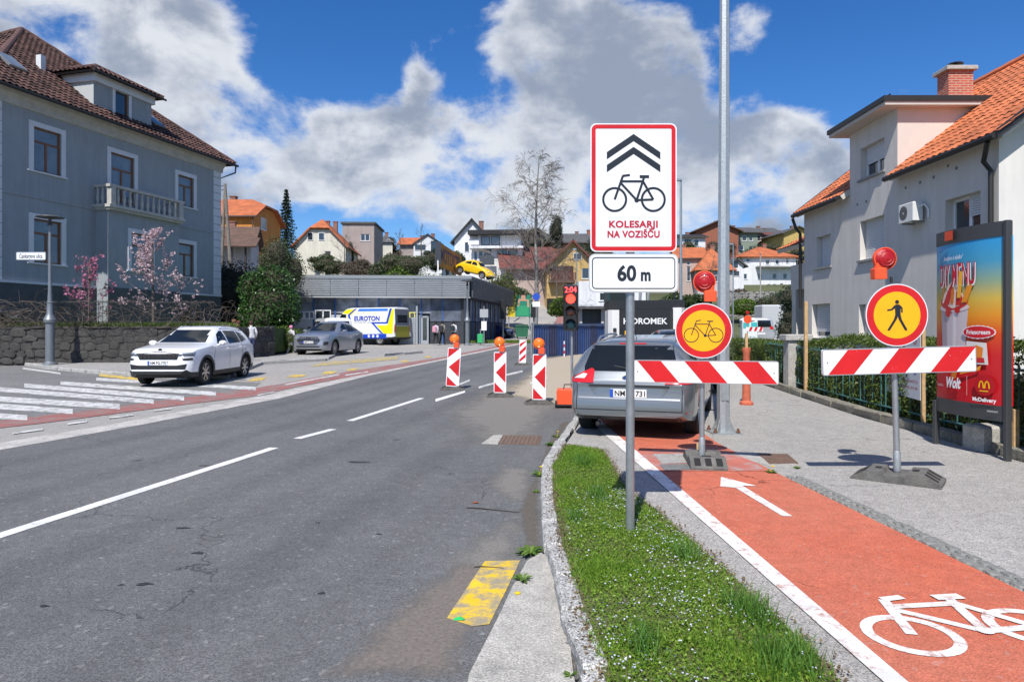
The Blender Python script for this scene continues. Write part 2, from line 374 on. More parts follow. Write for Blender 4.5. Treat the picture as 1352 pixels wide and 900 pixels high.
def softmat(name, col, scale=5.0, amount=.9, var=.25):
    m = bpy.data.materials.new(name); m.use_nodes = True; nt = m.node_tree; N = nt.nodes.new; L = nt.links.new; b = nt.nodes['Principled BSDF']; b.inputs['Roughness'].default_value = .9
    tc = N('ShaderNodeTexCoord'); n = N('ShaderNodeTexNoise'); L(tc.outputs['Object'], n.inputs['Vector']); n.inputs['Scale'].default_value = scale; n.inputs['Detail'].default_value = 10; n.inputs['Roughness'].default_value = .75
    at_ = N('ShaderNodeAttribute'); at_.attribute_name = 'fade'
    ad = N('ShaderNodeMath'); ad.operation = 'MULTIPLY_ADD'; L(at_.outputs['Fac'], ad.inputs[0]); ad.inputs[1].default_value = .75; L(n.outputs[0], ad.inputs[2])
    mr = N('ShaderNodeMapRange'); L(ad.outputs[0], mr.inputs[0]); mr.inputs[1].default_value = .68; mr.inputs[2].default_value = 1.05; mr.inputs[4].default_value = amount
    ml = N('ShaderNodeMath'); ml.operation = 'MINIMUM'; L(mr.outputs[0], ml.inputs[0]); m2 = N('ShaderNodeMath'); m2.operation = 'MULTIPLY'; L(at_.outputs['Fac'], m2.inputs[0]); m2.inputs[1].default_value = 4; L(m2.outputs[0], ml.inputs[1])
    n2 = N('ShaderNodeTexNoise'); L(tc.outputs['Object'], n2.inputs['Vector']); n2.inputs['Scale'].default_value = 40; n2.inputs['Detail'].default_value = 6
    r2 = N('ShaderNodeMapRange'); L(n2.outputs[0], r2.inputs[0]); r2.inputs[1].default_value = .3; r2.inputs[2].default_value = .7; r2.inputs[3].default_value = 1 - var; r2.inputs[4].default_value = 1 + var
    sc = N('ShaderNodeVectorMath'); sc.operation = 'SCALE'; sc.inputs[0].default_value = col; L(r2.outputs[0], sc.inputs['Scale']); L(sc.outputs[0], b.inputs['Base Color'])
    t = N('ShaderNodeBsdfTransparent'); mx = N('ShaderNodeMixShader'); L(ml.outputs[0], mx.inputs[0]); L(t.outputs[0], mx.inputs[1]); L(b.outputs[0], mx.inputs[2]); L(mx.outputs[0], nt.nodes['Material Output'].inputs[0])
    return m
def rframe(b, x0, x1, z0, z1, r, w, fn):
    o = rrect(x0, x1, z0, z1, r); i = rrect(x0 + w, x1 - w, z0 + w, z1 - w, max(r - w, .002)); n = len(o)
    b.add([fn(*p) for p in o] + [fn(*p) for p in i], [(k, (k + 1) % n, n + (k + 1) % n, n + k) for k in range(n)])
def bicycle2(b, fn, s=1.0, ox=0.0, oz=0.0, w=.045, up=(0, 0, 1)):
    """bicycle pictogram, wheels 1.15 apart, facing left; the strokes lie a hair apart along up"""
    lv = [0]; up = Vector(up)
    dct = {}
    def F(x, z): return Vector(fn(ox + x * s, oz + z * s)) + up * (.0005 * dct.setdefault(len(b.f), len(dct)))
    for cx in (-.575, .575): ring2(b, cx, 0, .34 - w / 2, .34 + w / 2, F, 36)
    hd, st_, bb, rr = (-.40, .52), (.30, .60), (.08, -.02), (.575, 0)
    for p, q in (((-.575, 0), (-.33, .70)), ((-.40, .50), bb), ((-.42, .54), (.29, .54)), (bb, (.30, .66)), (bb, rr), (rr, (.27, .54))):
        bar2(b, *p, *q, w, F)
    bar2(b, -.345, .70, -.12, .73, w, F); bar2(b, .17, .68, .45, .68, w * 1.3, F)
    disc2(b, .08, -.02, .07, F, 16)
def in_poly(x, y, poly):
    ins = np.zeros(len(x), bool); j = len(poly) - 1
    for i in range(len(poly)):
        xi, yi = poly[i]; xj, yj = poly[j]
        c = ((yi > y) != (yj > y)) & (x < (xj - xi) * (y - yi) / (yj - yi + 1e-12) + xi); ins ^= c; j = i
    return ins
def edge_dist(x, y, poly):
    d = np.full(len(x), 9.0); j = len(poly) - 1
    for i in range(len(poly)):
        ax, ay = poly[j]; bx, by = poly[i]; vx, vy = bx - ax, by - ay
        t = np.clip(((x - ax) * vx + (y - ay) * vy) / (vx * vx + vy * vy + 1e-9), 0, 1); d = np.minimum(d, np.hypot(x - ax - t * vx, y - ay - t * vy)); j = i
    return d
# ================================================================== GROUND, ROAD, PAVEMENTS
RA = R(11.3); RD = (math.sin(RA), math.cos(RA)); RN = (RD[1], -RD[0]); RO = (-3.34, 9.57)
def ST(s, t): return (RO[0] + s * RD[0] + t * RN[0], RO[1] + s * RD[1] + t * RN[1])
M_ASPH = asphalt('road_asphalt', (.115, .117, .118), (.155, .155, .152), .8)
M_PAV = asphalt('pavement_asphalt', (.345, .33, .305), (.285, .272, .25), .7, .55)
M_LOT = asphalt('yard_asphalt', (.29, .28, .265), (.36, .335, .30), .8, .4)
M_CONC = mat('concrete', (.36, .345, .31), .85, var=.25, vscale=6, bump=.5, bscale=70, speck=.35, sscale=160, stain=.35)
M_KERB = mat('kerb_stone', (.33, .325, .31), .85, var=.3, vscale=9, bump=.9, bscale=45, speck=.7, sscale=130, stain=.4, stcol=(.12, .11, .09), stscale=3)
M_RED = asphalt('cycle_red', (.50, .122, .066), (.45, .17, .11), .75, .28, .2, .6)
M_REDOLD = worn('cycle_red_old', (.30, .115, .10), (.22, .185, .17), .62, 2.5)
M_WHITE = worn('road_white', (.70, .70, .68), (.16, .16, .155), .35, 14)
M_WHITE2 = worn('crossing_white', (.62, .62, .60), (.17, .165, .16), .62, 6)
M_LINE = worn('path_white', (.72, .71, .68), (.42, .24, .19), .5, 9)
M_YEL = worn('road_yellow', (.76, .50, .015), (.30, .26, .18), .75, 7)
M_YEL2 = worn('road_yellow_old', (.62, .45, .05), (.27, .25, .22), .85, 3)
M_SAND = mat('sand', (.40, .34, .25), .95, var=.2, vscale=2.5, bump=.4, bscale=60, speck=.3)
M_SOIL = mat('soil', (.10, .075, .045), .95, var=.4, vscale=8, bump=.8, bscale=60)
M_TURF = mat('turf_ground', (.10, .115, .035), .95, var=.4, vscale=7, bump=.8, bscale=70)
M_HILL = mat('hill_grass', (.075, .085, .035), .95, var=.35, vscale=.15, bump=.4, bscale=2)

def ground():
    xs = list(np.linspace(-260, 260, 53)); ys = [-60, -20, 0, 12, 30, 50, 70, 75, 90, 110, 132.5, 160, 200, 300, 500, 900]
    v = [(x, y, terr(x, y) - .04) for y in ys for x in xs]; n = len(xs)
    f = [(j * n + i, j * n + i + 1, (j + 1) * n + i + 1, (j + 1) * n + i) for j in range(len(ys) - 1) for i in range(n - 1)]
    b = B(); b.add(v, f); struct(b.obj('ground', M_HILL))
ground()
gut_lo = [(0, 594), (220, 554), (368, 526), (486, 496), (587, 475)]
gut_hi = [(587, 472), (486, 491.8), (368, 518.4), (220, 546.5), (0, 584.5)]
kerb_out = [(776, 900), (760, 852), (748, 812), (732, 764), (720, 728), (715, 672), (716, 624), (736, 584), (757, 556)]
kerb_in = [(800, 900), (768, 826), (760, 780), (744, 728), (733, 672), (728, 620), (746, 588), (766, 558)]
gL = [G(*p) for p in gut_lo]; kO = [G(*p) for p in kerb_out]; kI = [G(*p, PAV) for p in kerb_in]
kNear = [(.36, 1.2), (.75, -3.0)]
road = struct(sheet('road', [ST(-16, -3.9)] + gL + [ST(80, -3.5), ST(80, 5.2), ST(40, 4.6)] + kO[::-1] + [(.28, 1.2), (.7, -3.0), (-1, -6.5)], 0, M_ASPH))
gutter = struct(sheet('gutter_strip', [ST(-16, -4.4)] + [ST(-16, -3.9)] + gL + [ST(80, -3.5), ST(80, -3.85)] + [G(*p) for p in gut_hi], .003, mat('gutter_concrete', (.40, .38, .355), .9, var=.25, vscale=3, speck=.4, bump=.4, bscale=90, stain=.5, stcol=(.12, .11, .10), stscale=2.5)))
# left of the road: worn red cycle lane, side street with crossing, bus bay, yard
pk_hi = [(0, 555.5), (100, 544), (200, 531), (335, 512.5), (377, 505.7), (451, 492), (560, 475), (587, 471)]
hiW = [G(*p) for p in gut_hi]
lot = struct(sheet('yard_pavement', [ST(-16, -4.4)] + hiW[::-1] + [ST(80, -3.85), ST(80, -22), (-60, 68), (-60, 10), (-30, -8)], -.004, M_LOT))
side = struct(sheet('side_street', [ST(-16, -5.2)] + [G(*p) for p in pk_hi[:4]] + [G(345, 505), G(300, 503), G(171, 496), G(117, 492.5), G(62, 487.5), G(0, 477), (-40, 34), (-40, 2)], .002, asphalt('side_asphalt', (.155, .155, .152), (.21, .205, .195), .8)))
lane = struct(sheet('cycle_lane', [ST(-16, -5.3), ST(-16, -6.2)] + [G(*p) for p in pk_hi] + [ST(78, -5.4), ST(78, -4.1)] + [G(*p) for p in ((587, 473.2), (486, 493.4), (397, 509.5), (335, 523), (240, 534.5), (100, 553), (0, 565))], .006, M_REDOLD))
def strip(name, px0, px1, th, dz, m, par, base=0.0, th2=None):
    th2 = th if th2 is None else th2
    return psheet(name, [(px0[0], px0[1] + th / 2), (px1[0], px1[1] + th2 / 2), (px1[0], px1[1] - th2 / 2), (px0[0], px0[1] - th / 2)], dz, m, par, base)
for a, c, t0, t1 in (((127, 500.6), (338, 513), 3, 3.4), ((80, 505.8), (285, 520), 3.6, 4), ((32, 509), (243, 526), 4, 4.5), ((-40, 511), (203, 530.5), 4.5, 4.5),
                     ((-60, 523), (158, 537), 5.5, 5.5), ((-60, 532.5), (96, 543.5), 6.5, 5), ((-60, 547), (36, 551.5), 8, 5)):
    strip('crossing_stripe', a, c, t0 * 1.3, .008, M_WHITE2, side, th2=t1 * 1.3)
for a, c, t in (((16, 572.5), (57, 567), 2.2), ((89, 560), (115, 556.6), 2), ((144, 552), (176, 548), 2), ((203, 542.7), (227, 539.6), 1.8), ((340, 522), (362, 518), 1.4), ((377, 508), (448, 494.5), 1.5), ((456, 495.5), (486, 491), 1.4)):
    strip('lane_dash', a, c, t, .010, M_WHITE2, lane)
strip('street_line', (30, 486.2), (80, 493.2), 2.4, .008, M_WHITE2, side)
for p in (((378, 498), (398, 497.8), (407, 494.5), (386, 494.5)), ((326, 503), (343, 502.5), (354, 498.6), (338, 498.6)), ((424, 494), (438, 493.5), (446, 490), (431, 490)), ((456, 489.5), (467, 489), (475, 486), (462, 486)), ((528, 477.8), (538, 477.5), (541, 475.4), (531, 475.4)), ((560, 472.3), (568, 472), (571, 470), (563, 470))):
    psheet('bay_dash', p, .004, M_YEL, lot)
for i in range(7):   # worn zigzag of the bus stop
    x0 = 408 + i * 15; y0 = 483.5 - i * 1.25
    psheet('bus_stop_zigzag', [(x0, y0), (x0 + 11, y0 + .3), (x0 + 30, y0 - 5.4), (x0 + 19, y0 - 5.4)], .004, M_YEL2, lot)
    psheet('bus_stop_zigzag', [(x0 + 19, y0 - 5.4), (x0 + 29, y0 - 5.6), (x0 + 26, y0 - 1.5), (x0 + 15, y0 - .9)], .007, M_YEL2, lot)
strip('kerb_paint', (131, 495.2), (186, 501), 3.4, .010, M_YEL, side, th2=3.4)
# left footway with kerb
foot = struct(sheet('footway', [G(0, 475), G(62, 486), G(117, 491), G(171, 495), G(300, 500), G(347, 481), G(430, 476.5), (-9.5, 40), (-16, 40), (-28, 24), (-44, 34)], .10, asphalt('footway_asphalt', (.33, .32, .30), (.28, .27, .255), .7, .4), None, .14))
lk = [G(-30, 470), G(0, 476), G(62, 487), G(117, 492), G(171, 496), G(250, 501)]
def kerb_run(name, pts, w, h, seg, par, m, z0=0.0, jit=.012):
    acc = []
    for p, q in zip(pts, pts[1:]):
        p, q = Vector((*p, 0)), Vector((*q, 0)); n = max(1, round((q - p).length / seg))
        for i in range(n): acc.append((p.lerp(q, i / n), p.lerp(q, (i + 1) / n)))
    for a, c in acc:
        d = (c - a); l = d.length; b = B(); b.rbox(-l / 2 + .006, l / 2 - .006, -w / 2, w / 2, -.08, h, .018)
        v = [(x + random.uniform(-jit, jit) * .6, y + random.uniform(-jit, jit), z + random.uniform(-jit, jit) * .7) for x, y, z in b.v]; b.v = v
        o = b.obj(name, m, par); mid = (a + c) / 2; za, zc = gz(a.y), gz(c.y)
        o.location = (mid.x, mid.y, (za + zc) / 2 + z0); o.rotation_euler = (0, -math.atan2(zc - za, l), math.atan2(d.y, d.x))
kerb_run('kerb_stone', lk, .16, .11, .9, foot, M_KERB)
kerb_run('kerb_stone', [G(347, 480), G(432, 475.5)], .3, .12, 1.1, lot, M_KERB, jit=.03)
kerb_run('kerb_stone', [G(504, 470), G(556, 466)], .3, .12, 1.3, lot, M_KERB, jit=.03)
# road markings of the carriageway
def dash(s0, s1, t, w=.13, t1=None):
    t1 = t if t1 is None else t1
    sheet('centre_line_dash', [ST(s0, t - w / 2), ST(s1, t1 - w / 2), ST(s1, t1 + w / 2), ST(s0, t + w / 2)], .004, M_WHITE, road)
for a, c in (((-560, 886), (362, 591)), ((392, 579), (440, 566.5)), ((462, 555.5), (557, 525.5))):
    p, q = Vector(G(*a)), Vector(G(*c)); d = (q - p).normalized(); n = Vector((d.y, -d.x)) * .07
    sheet('centre_line_dash', [p - n, q - n, q + n, p + n], .004, M_WHITE, road)
strip('centre_line_dash', (575, 528.5), (614, 516.8), 3.6, .004, M_WHITE, road, th2=2.6)
for a, c in (((632, 511.5), (660, 503.5)), ((600, 510), (620, 502)), ((668, 495), (690, 490)), ((700, 506), (722, 499))):
    strip('lane_mark', a, c, 2.4, .004, M_WHITE2, road)
psheet('yellow_kerb_marking', [(640, 741), (687, 739.5), (670, 776), (646, 824), (624, 827), (590, 816)], .004, M_YEL, road)
M_SILT = softmat('silt_mat', (.23, .195, .165), 4, .62); M_DUST = softmat('dust_mat', (.24, .225, .20), 3, .7); M_SND = softmat('sandy_mat', (.40, .34, .255), 1.6, .95)
soft_sheet('silt', [G(*p) for p in ((676, 745), (664, 800), (640, 850), (612, 905), (400, 905), (470, 830), (540, 775), (600, 735))], .0022, M_SILT, road, .04, .28)
soft_sheet('silt', [G(*p) for p in ((650, 612), (716, 618), (714, 665), (664, 668), (630, 640))], .0022, M_DUST, road, .05, .35)
soft_sheet('silt', [G(*p) for p in ((560, 740), (690, 660), (712, 700), (700, 760), (640, 800))], .0012, M_DUST, road, .05, .4)
soft_sheet('sand_patch', [G(*p) for p in ((640, 520), (690, 490), (700, 474), (800, 460), (815, 500), (775, 536), (745, 540), (700, 534))], .003, M_SND, road, .12, 1.0)
soft_sheet('silt', [G(*p) for p in ((560, 545), (640, 505), (770, 500), (760, 560), (735, 590), (600, 600))], .0016, M_DUST, road, .12, 1.2)
M_TRK = softmat('wheel_track', (.075, .077, .079), 1.2, .11, .1); M_TRL = softmat('crown_wear', (.165, .165, .16), 1.0, .12, .1)
for t_, w_, m_ in ((-2.65, .42, M_TRK), (-.95, .42, M_TRK), (.95, .42, M_TRK), (2.5, .42, M_TRK), (-1.8, .36, M_TRL), (1.7, .36, M_TRL), (3.3, .35, M_TRL)):
    soft_sheet('worn_track', [ST(-11, t_ - w_), ST(36, t_ - w_), ST(36, t_ + w_), ST(-11, t_ + w_)], .0008 if m_ is M_TRK else .0006, m_, road, .22, .45)
kd = [Vector(p) for p in kO]; soft_sheet('kerb_dirt', [(p.x, p.y) for p in kd] + [(p.x - .10 - .07 * ((i * 7) % 3), p.y) for i, p in reversed(list(enumerate(kd)))], .0026, softmat('dirt_mat', (.15, .125, .095), 9, .55), road, .03, .10)
# oil and tar spots, twigs and scraps of litter on the carriageway
M_TAR = mat('tar', (.03, .03, .032), .6, var=.3, vscale=30)
for px, py, w in ((190, 771, 9), (262, 730, 8), (472, 610, 12), (58, 800, 6), (160, 772, 4), (420, 690, 3), (240, 697, 8), (500, 705, 4), (425, 783, 5)):
    c = GV(px, py); r = w * c.y / FPX; b = B()
    b.poly([(r * (1 + .35 * math.sin(3 * a + px) + .2 * math.cos(5 * a)) * math.cos(a), r * .55 * (1 + .3 * math.cos(2 * a + py)) * math.sin(a), 0) for a in np.linspace(0, 2 * math.pi, 22)[:-1]])
    b.obj('tar_spot', M_TAR, road, loc=(c.x, c.y, .0042))
def stick(px0, py0, px1, py1, rad, label):
    a, c = GV(px0, py0), GV(px1, py1); b = B(); m_ = a.lerp(c, .5) + Vector((0, .012, 0)); up = Vector((0, 0, rad))
    b.tube([a + up, a.lerp(c, .25) + up + Vector((0, .006, .004)), m_ + up, c + up * 1.3], [rad, rad, rad * .9, rad * .5], 6)
    tag(b.obj('twig', mat('twig_bark', (.035, .028, .022), .8)), label, 'twig')
stick(616, 670.5, 686, 677, .006, 'long dark twig lying across the asphalt beside the kerb')
stick(626, 749, 665, 750.5, .005, 'short dark twig lying on the yellow paint')
b = B(); b.add([(-.03, -.015, .004), (.03, -.02, .01), (.035, .012, .004), (0, .022, .014), (-.03, .01, .006)], [(0, 1, 3, 4), (1, 2, 3)])
tag(b.obj('litter_scrap', mat('litter_green', (.03, .5, .12), .5), loc=GV(606, 818)), 'bright green scrap of litter on the road near yellow paint', 'litter')
b = B(); b.add([(-.04, -.015, .004), (.02, -.02, .012), (.035, .012, .004), (0, .02, .016), (-.03, .01, .006)], [(0, 1, 3, 4), (1, 2, 3)])
tag(b.obj('dry_leaf', mat('litter_brown', (.30, .08, .03), .7), loc=GV(628, 664)), 'rust brown dry leaf on the asphalt beside a twig', 'leaf')
# drain grate in the road
dr = thing('drain_grate', 'rusty iron drain grate sunk in the asphalt at the kerb', 'drain', GV(686, 581), 0)
c0 = dr.location.copy()
def rel(px, py, o, base=0.0): v = GV(px, py, base) - o; return (v.x, v.y)
fr = [rel(657, 586, c0), rel(712, 587.5, c0), rel(716, 575.5, c0), rel(664, 574.5, c0)]
b = B(); b.prism(fr, 0, .004); b.obj('frame', mat('rust_iron', (.13, .085, .06), .8, var=.35, vscale=14, bump=.5), dr)
for i in range(9):
    f0, f1 = .05 + i * .1, .1 + i * .1; lp = lambda a, c, t: (a[0] + (c[0] - a[0]) * t, a[1] + (c[1] - a[1]) * t)
    q = [lp(fr[0], fr[1], f0), lp(fr[0], fr[1], f1), lp(fr[3], fr[2], f1), lp(fr[3], fr[2], f0)]; cx = sum(p[0] for p in q) / 4; cy = sum(p[1] for p in q) / 4
    b = B(); b.prism([(cx + (x - cx) * .85, cy + (y - cy) * .85) for x, y in q], .004, .009); b.obj('bar', mat('rust_iron_bar', (.17, .115, .085), .75, var=.3, vscale=20), dr)
psheet('drain_collar', [(635, 586), (657, 587), (664, 574), (652, 574)], .004, M_CONC, road)

# ------------------------------------------------------------------ right-hand pavement slab, kerb, grass, cycle path
HEDX = [(5.75, 0), (6.05, 9), (6.25, 13), (6.75, 20), (7.4, 30), (9.5, 60)]
slab = struct(sheet('pavement', kNear[::-1] + kI + [ST(14, 4.1), ST(60, 4.7)] + HEDX[::-1] + [(5.6, -4)], PAV, M_PAV, None, .16))
kerb_run('kerb_stone', [((a[0] + c[0]) / 2, (a[1] + c[1]) / 2) for a, c in ((kO[0], kI[0]), (kO[2], kI[1]), (kO[3], kI[2]), (kO[4], kI[3]), (kO[5], kI[4]), (kO[6], kI[5]), (kO[7], kI[6]), (kO[8], kI[7]))] + [ST(9, 3.85), ST(24, 4.0)], .135, PAV + .015, .55, slab, M_KERB, jit=.014)
kerb_run('kerb_stone', [(.72, -2.5), (.4, 1.3), ((kO[0][0] + kI[0][0]) / 2, (kO[0][1] + kI[0][1]) / 2)], .135, PAV + .015, .6, slab, M_KERB, jit=.014)
# wedge of concrete beside the kerb
wd = struct(sheet('concrete_wedge', [G(*p) for p in ((714, 737), (696, 748), (676, 784), (660, 820), (620, 900))] + [(-.28, 1.5), (.3, 1.5)] + [G(*p) for p in ((757, 900), (752, 856), (738, 790), (722, 742))], .045, M_CONC, None, .06))
PB = PAV
def Gp(px, py): return G(px, py, PB)
ln_l = [Gp(793, 569), Gp(1165, 900)]; ln_r = [Gp(809, 569), Gp(1197, 900)]
def ext(p, q, y): t = (y - p[1]) / (q[1] - p[1]); return (p[0] + (q[0] - p[0]) * t, y)
path = struct(sheet('cycle_path', [ext(*ln_r, -3), ln_r[1], ln_r[0], ext(*ln_r, 13), (3.0, 13), Gp(948, 585), Gp(1035, 629), Gp(1352, 782), (2.86, -3)], PAV + .004, M_RED))
sheet('edge_line', [ext(*ln_l, -3), ln_l[1], ln_l[0], ext(*ln_l, 12.5), ext(*ln_r, 12.5), ln_r[0], ln_r[1], ext(*ln_r, -3)], PAV + .009, M_LINE, path)
psheet('path_arrow', [(952, 630), (999, 642), (980, 641.5), (1046, 682), (1033, 682), (971, 644.5), (951, 642.5)], PAV + .008, M_LINE, path, PB)
# older patches across the path by the barrier
psheet('old_surface', [(838, 596), (946, 590), (1000, 612), (1010, 622), (868, 622)], PAV + .008, worn('old_red', (.46, .14, .10), (.33, .30, .28), .52, 3.5), path, PB)
psheet('asphalt_patch', [(862, 600), (905, 600), (930, 611), (874, 613)], PAV + .011, M_PAV, path, PB)
psheet('asphalt_patch', [(870, 614), (930, 612), (945, 620), (878, 622)], PAV + .011, asphalt('dark_patch', (.16, .16, .155), (.2, .2, .19), .5), path, PB)
# painted bicycle on the path
bc = GV(1287, 834, PB); b = B()
u = Vector((.985, .12, 0)); w_ = Vector((-.12, .985, 0))
bicycle2(b, lambda x, z: bc + u * x + w_ * z + Vector((0, 0, .008)), .62, 0, 0, .095)
b.obj('bicycle_mark', M_LINE, path)
# iron cover set in the pavement
cv = thing('manhole_cover', 'rectangular rusty iron cover in the pavement beside the lamp post', 'manhole cover', GV(1022, 605, PB))
co = cv.location.copy()
b = B(); b.prism([rel(*p, co, PB) for p in ((972, 598), (1050, 612), (1058, 616), (1018, 616), (958, 600))], 0, .006); b.obj('frame', M_CONC, cv)
b = B(); b.prism([rel(*p, co, PB) for p in ((1001, 599), (1040, 600), (1054, 612), (1016, 613))], .006, .011); b.obj('lid', mat('rust_lid', (.15, .09, .06), .8, var=.3, vscale=20, bump=.6, bscale=120), cv)
# cobbles between path and footway
cob_m = mat('cobble', (.20, .20, .185), .85, var=.35, vscale=20, bump=.7, bscale=60, island=.3, stain=.4, stcol=(.08, .09, .05), stscale=9)
e0, e1 = Vector(Gp(1035, 629)), Vector(Gp(1352, 782)); dv = (e1 - e0).normalized(); nv = Vector((-dv.y, dv.x)) * 1.0
if nv.x < 0: nv = -nv
cvar = []
for k in range(6):
    b = B(); b.rbox(-.048, .048, -.043, .043, -.05, .012, .012); b.v = [(x + random.uniform(-.008, .008), y + random.uniform(-.008, .008), z + random.uniform(-.003, .003)) for x, y, z in b.v]
    cvar.append(b)
first = {}
L_ = (e1 - e0).length + 1.4; n = int(L_ / .105)
for i in range(n):
    for r_ in range(2):
        k = random.randrange(6); p = e0 + dv * (i * .105 + .05 + .03 * r_) + nv * (.045 + r_ * .092 + random.uniform(-.006, .006))
        if k not in first: o = cvar[k].obj('cobblestone', cob_m, slab); first[k] = o
        else: o = first[k].copy(); COL.objects.link(o); o.parent = slab
        o.location = (p.x, p.y, PAV + .001 + random.uniform(-.004, .004)); o.rotation_euler = (0, 0, math.atan2(dv.y, dv.x) + random.uniform(-.12, .12))
# ------------------------------------------------------------------ grass verge
gp = [Vector(p) for p in [Gp(800, 900), Gp(768, 826), Gp(760, 780), Gp(744, 728), Gp(733, 672), Gp(728, 620), Gp(746, 588), Gp(796, 594), Gp(808, 614), Gp(830, 650), Gp(864, 672), Gp(900, 704), Gp(960, 756), Gp(1031, 822), Gp(1088, 874), Gp(1110, 905), (1.40, 2.2), (1.5, -.5), (.6, -.5), (.42, 1.4)]]
turf = struct(sheet('verge', gp, PAV + .012, M_TURF))
def pts_in(n, poly):
    P = np.array([(p[0], p[1]) for p in poly]); lo, hi = P.min(0), P.max(0)
    q = rng.uniform(lo, hi, (n, 2)); return q[in_poly(q[:, 0], q[:, 1], [(p[0], p[1]) for p in poly])]
def blades(name, q, h, wd, lean, m, z0, parent=None):
    n = len(q); a = rng.uniform(0, 2 * np.pi, n); la = rng.uniform(0, 2 * np.pi, n); ln = h * lean * rng.uniform(.2, 1.2, n)
    px = np.cos(a) * wd / 2; py = np.sin(a) * wd / 2; v = np.zeros((n, 5, 3)); zz = z0 if np.ndim(z0) else np.full(n, z0)
    v[:, 0] = np.c_[q[:, 0] - px, q[:, 1] - py, zz]; v[:, 1] = np.c_[q[:, 0] + px, q[:, 1] + py, zz]
    mx, my = q[:, 0] + np.cos(la) * ln * .35, q[:, 1] + np.sin(la) * ln * .35
    v[:, 2] = np.c_[mx + px * .8, my + py * .8, zz + h * .6]; v[:, 3] = np.c_[mx - px * .8, my - py * .8, zz + h * .6]
    v[:, 4] = np.c_[q[:, 0] + np.cos(la) * ln, q[:, 1] + np.sin(la) * ln, zz + h]
    i0 = np.arange(n)[:, None] * 5
    f = np.concatenate([i0 + np.array([[0, 1, 2]]), i0 + np.array([[0, 2, 3]]), i0 + np.array([[3, 2, 4]])])
    return npmesh(name, v.reshape(-1, 3), f, m, parent)
def fbm2(q, s, off=0.0): return np.array([noise.fractal(Vector((x * s + off, y * s, off)), 1.0, 2.0, 3) for x, y in q])
M_BLADE = leafmat('grass_blade', (.085, .22, .012), (.27, .42, .045), .6, .45)
M_DRY = leafmat('grass_dry', (.22, .19, .07), (.30, .27, .11), .7, .25)
gpl = [(p[0], p[1]) for p in gp]
q = pts_in(110000, gp); nz_ = fbm2(q, 1.7); ed = edge_dist(q[:, 0], q[:, 1], gpl)
keep = rng.uniform(0, 1, len(q)) < np.clip(.75 + nz_ * .9, .3, 1) * np.clip(ed / .16 + .25, 0, 1); q, nz_ = q[keep], nz_[keep]
h = np.clip(.024 + .040 * nz_ + rng.normal(0, .008, len(q)), .010, .10)
dry = rng.uniform(0, 1, len(q)) < np.clip(.22 - nz_ * .35, .04, .5)
o = blades('grass', q[~dry], h[~dry], rng.uniform(.003, .006, (~dry).sum()), .9, M_BLADE, PAV + .01); tag(o, 'short green grass growing on the verge beside the kerb', 'grass', kind='stuff')
o = blades('dry_grass', q[dry], h[dry] * .8, rng.uniform(.003, .005, dry.sum()), 1.3, M_DRY, PAV + .01); tag(o, 'straw coloured dead grass between the green blades on the verge', 'grass', kind='stuff')
# tall tufts
tq = []
for px, py, n, sp in ((990, 815, 260, .10), (905, 740, 120, .07), (790, 660, 160, .09), (1020, 880, 200, .1), (850, 860, 120, .08), (770, 615, 200, .12), (1060, 880, 150, .08), (760, 690, 80, .05)):
    c = Gp(px, py); tq.append(np.c_[rng.normal(c[0], sp * .5, n), rng.normal(c[1], sp, n)])
tq = np.concatenate(tq); tq = tq[in_poly(tq[:, 0], tq[:, 1], gpl)]
o = blades('tall_grass', tq, rng.uniform(.07, .16, len(tq)), rng.uniform(.004, .007, len(tq)), .7, leafmat('tuft_blade', (.06, .16, .02), (.13, .26, .04), .5, .3), PAV + .01)
tag(o, 'taller tufts of fresh grass standing out of the verge', 'grass', kind='stuff')
# speedwell: little leaves and pale flowers
def leaves(name, P, size, m, parent=None, up=.0, aspect=.6):
    n = len(P); d = rng.normal(0, 1, (n, 3)); d[:, 2] += up; d /= np.linalg.norm(d, axis=1)[:, None]
    t = np.cross(d, rng.normal(0, 1, (n, 3))); t /= np.linalg.norm(t, axis=1)[:, None] + 1e-9; s = np.cross(d, t)
    sz = np.asarray(size)[:, None] if np.ndim(size) else np.full((n, 1), size)
    v = np.stack([P - t * sz, P + s * sz * aspect * .9 - t * sz * .1, P + t * sz, P - s * sz * aspect * .9 - t * sz * .1], 1)
    return npmesh(name, v.reshape(-1, 3), np.arange(n * 4).reshape(n, 4), m, parent)
q = pts_in(70000, gp); ed = edge_dist(q[:, 0], q[:, 1], gpl); q = q[rng.uniform(0, 1, len(q)) < np.clip(ed / .12, .15, 1)]
o = leaves('ground_cover', np.c_[q, PAV + .012 + rng.uniform(0, .035, len(q))], rng.uniform(.005, .011, len(q)), leafmat('cover_leaf', (.09, .20, .015), (.28, .42, .05), .5, .45), up=2.0, aspect=.8)
tag(o, 'low creeping leaves covering the verge between the grass', 'ground cover', kind='stuff')
q = pts_in(17000, gp); fz = fbm2(q, 1.1, 5.0); ed = edge_dist(q[:, 0], q[:, 1], gpl); q = q[(rng.uniform(0, 1, len(q)) < np.clip(.30 + fz * 1.3, .02, .9)) & (ed > .05) & (q[:, 1] < 6.6)]
o = leaves('tiny_flowers', np.c_[q, PAV + .04 + rng.uniform(0, .022, len(q))], rng.uniform(.0045, .0075, len(q)), leafmat('speedwell', (.55, .58, .80), (.80, .80, .86), .6, .3), up=3.0, aspect=1.0)
tag(o, 'tiny pale blue flowers sprinkled over the grass verge', 'flowers', kind='stuff')
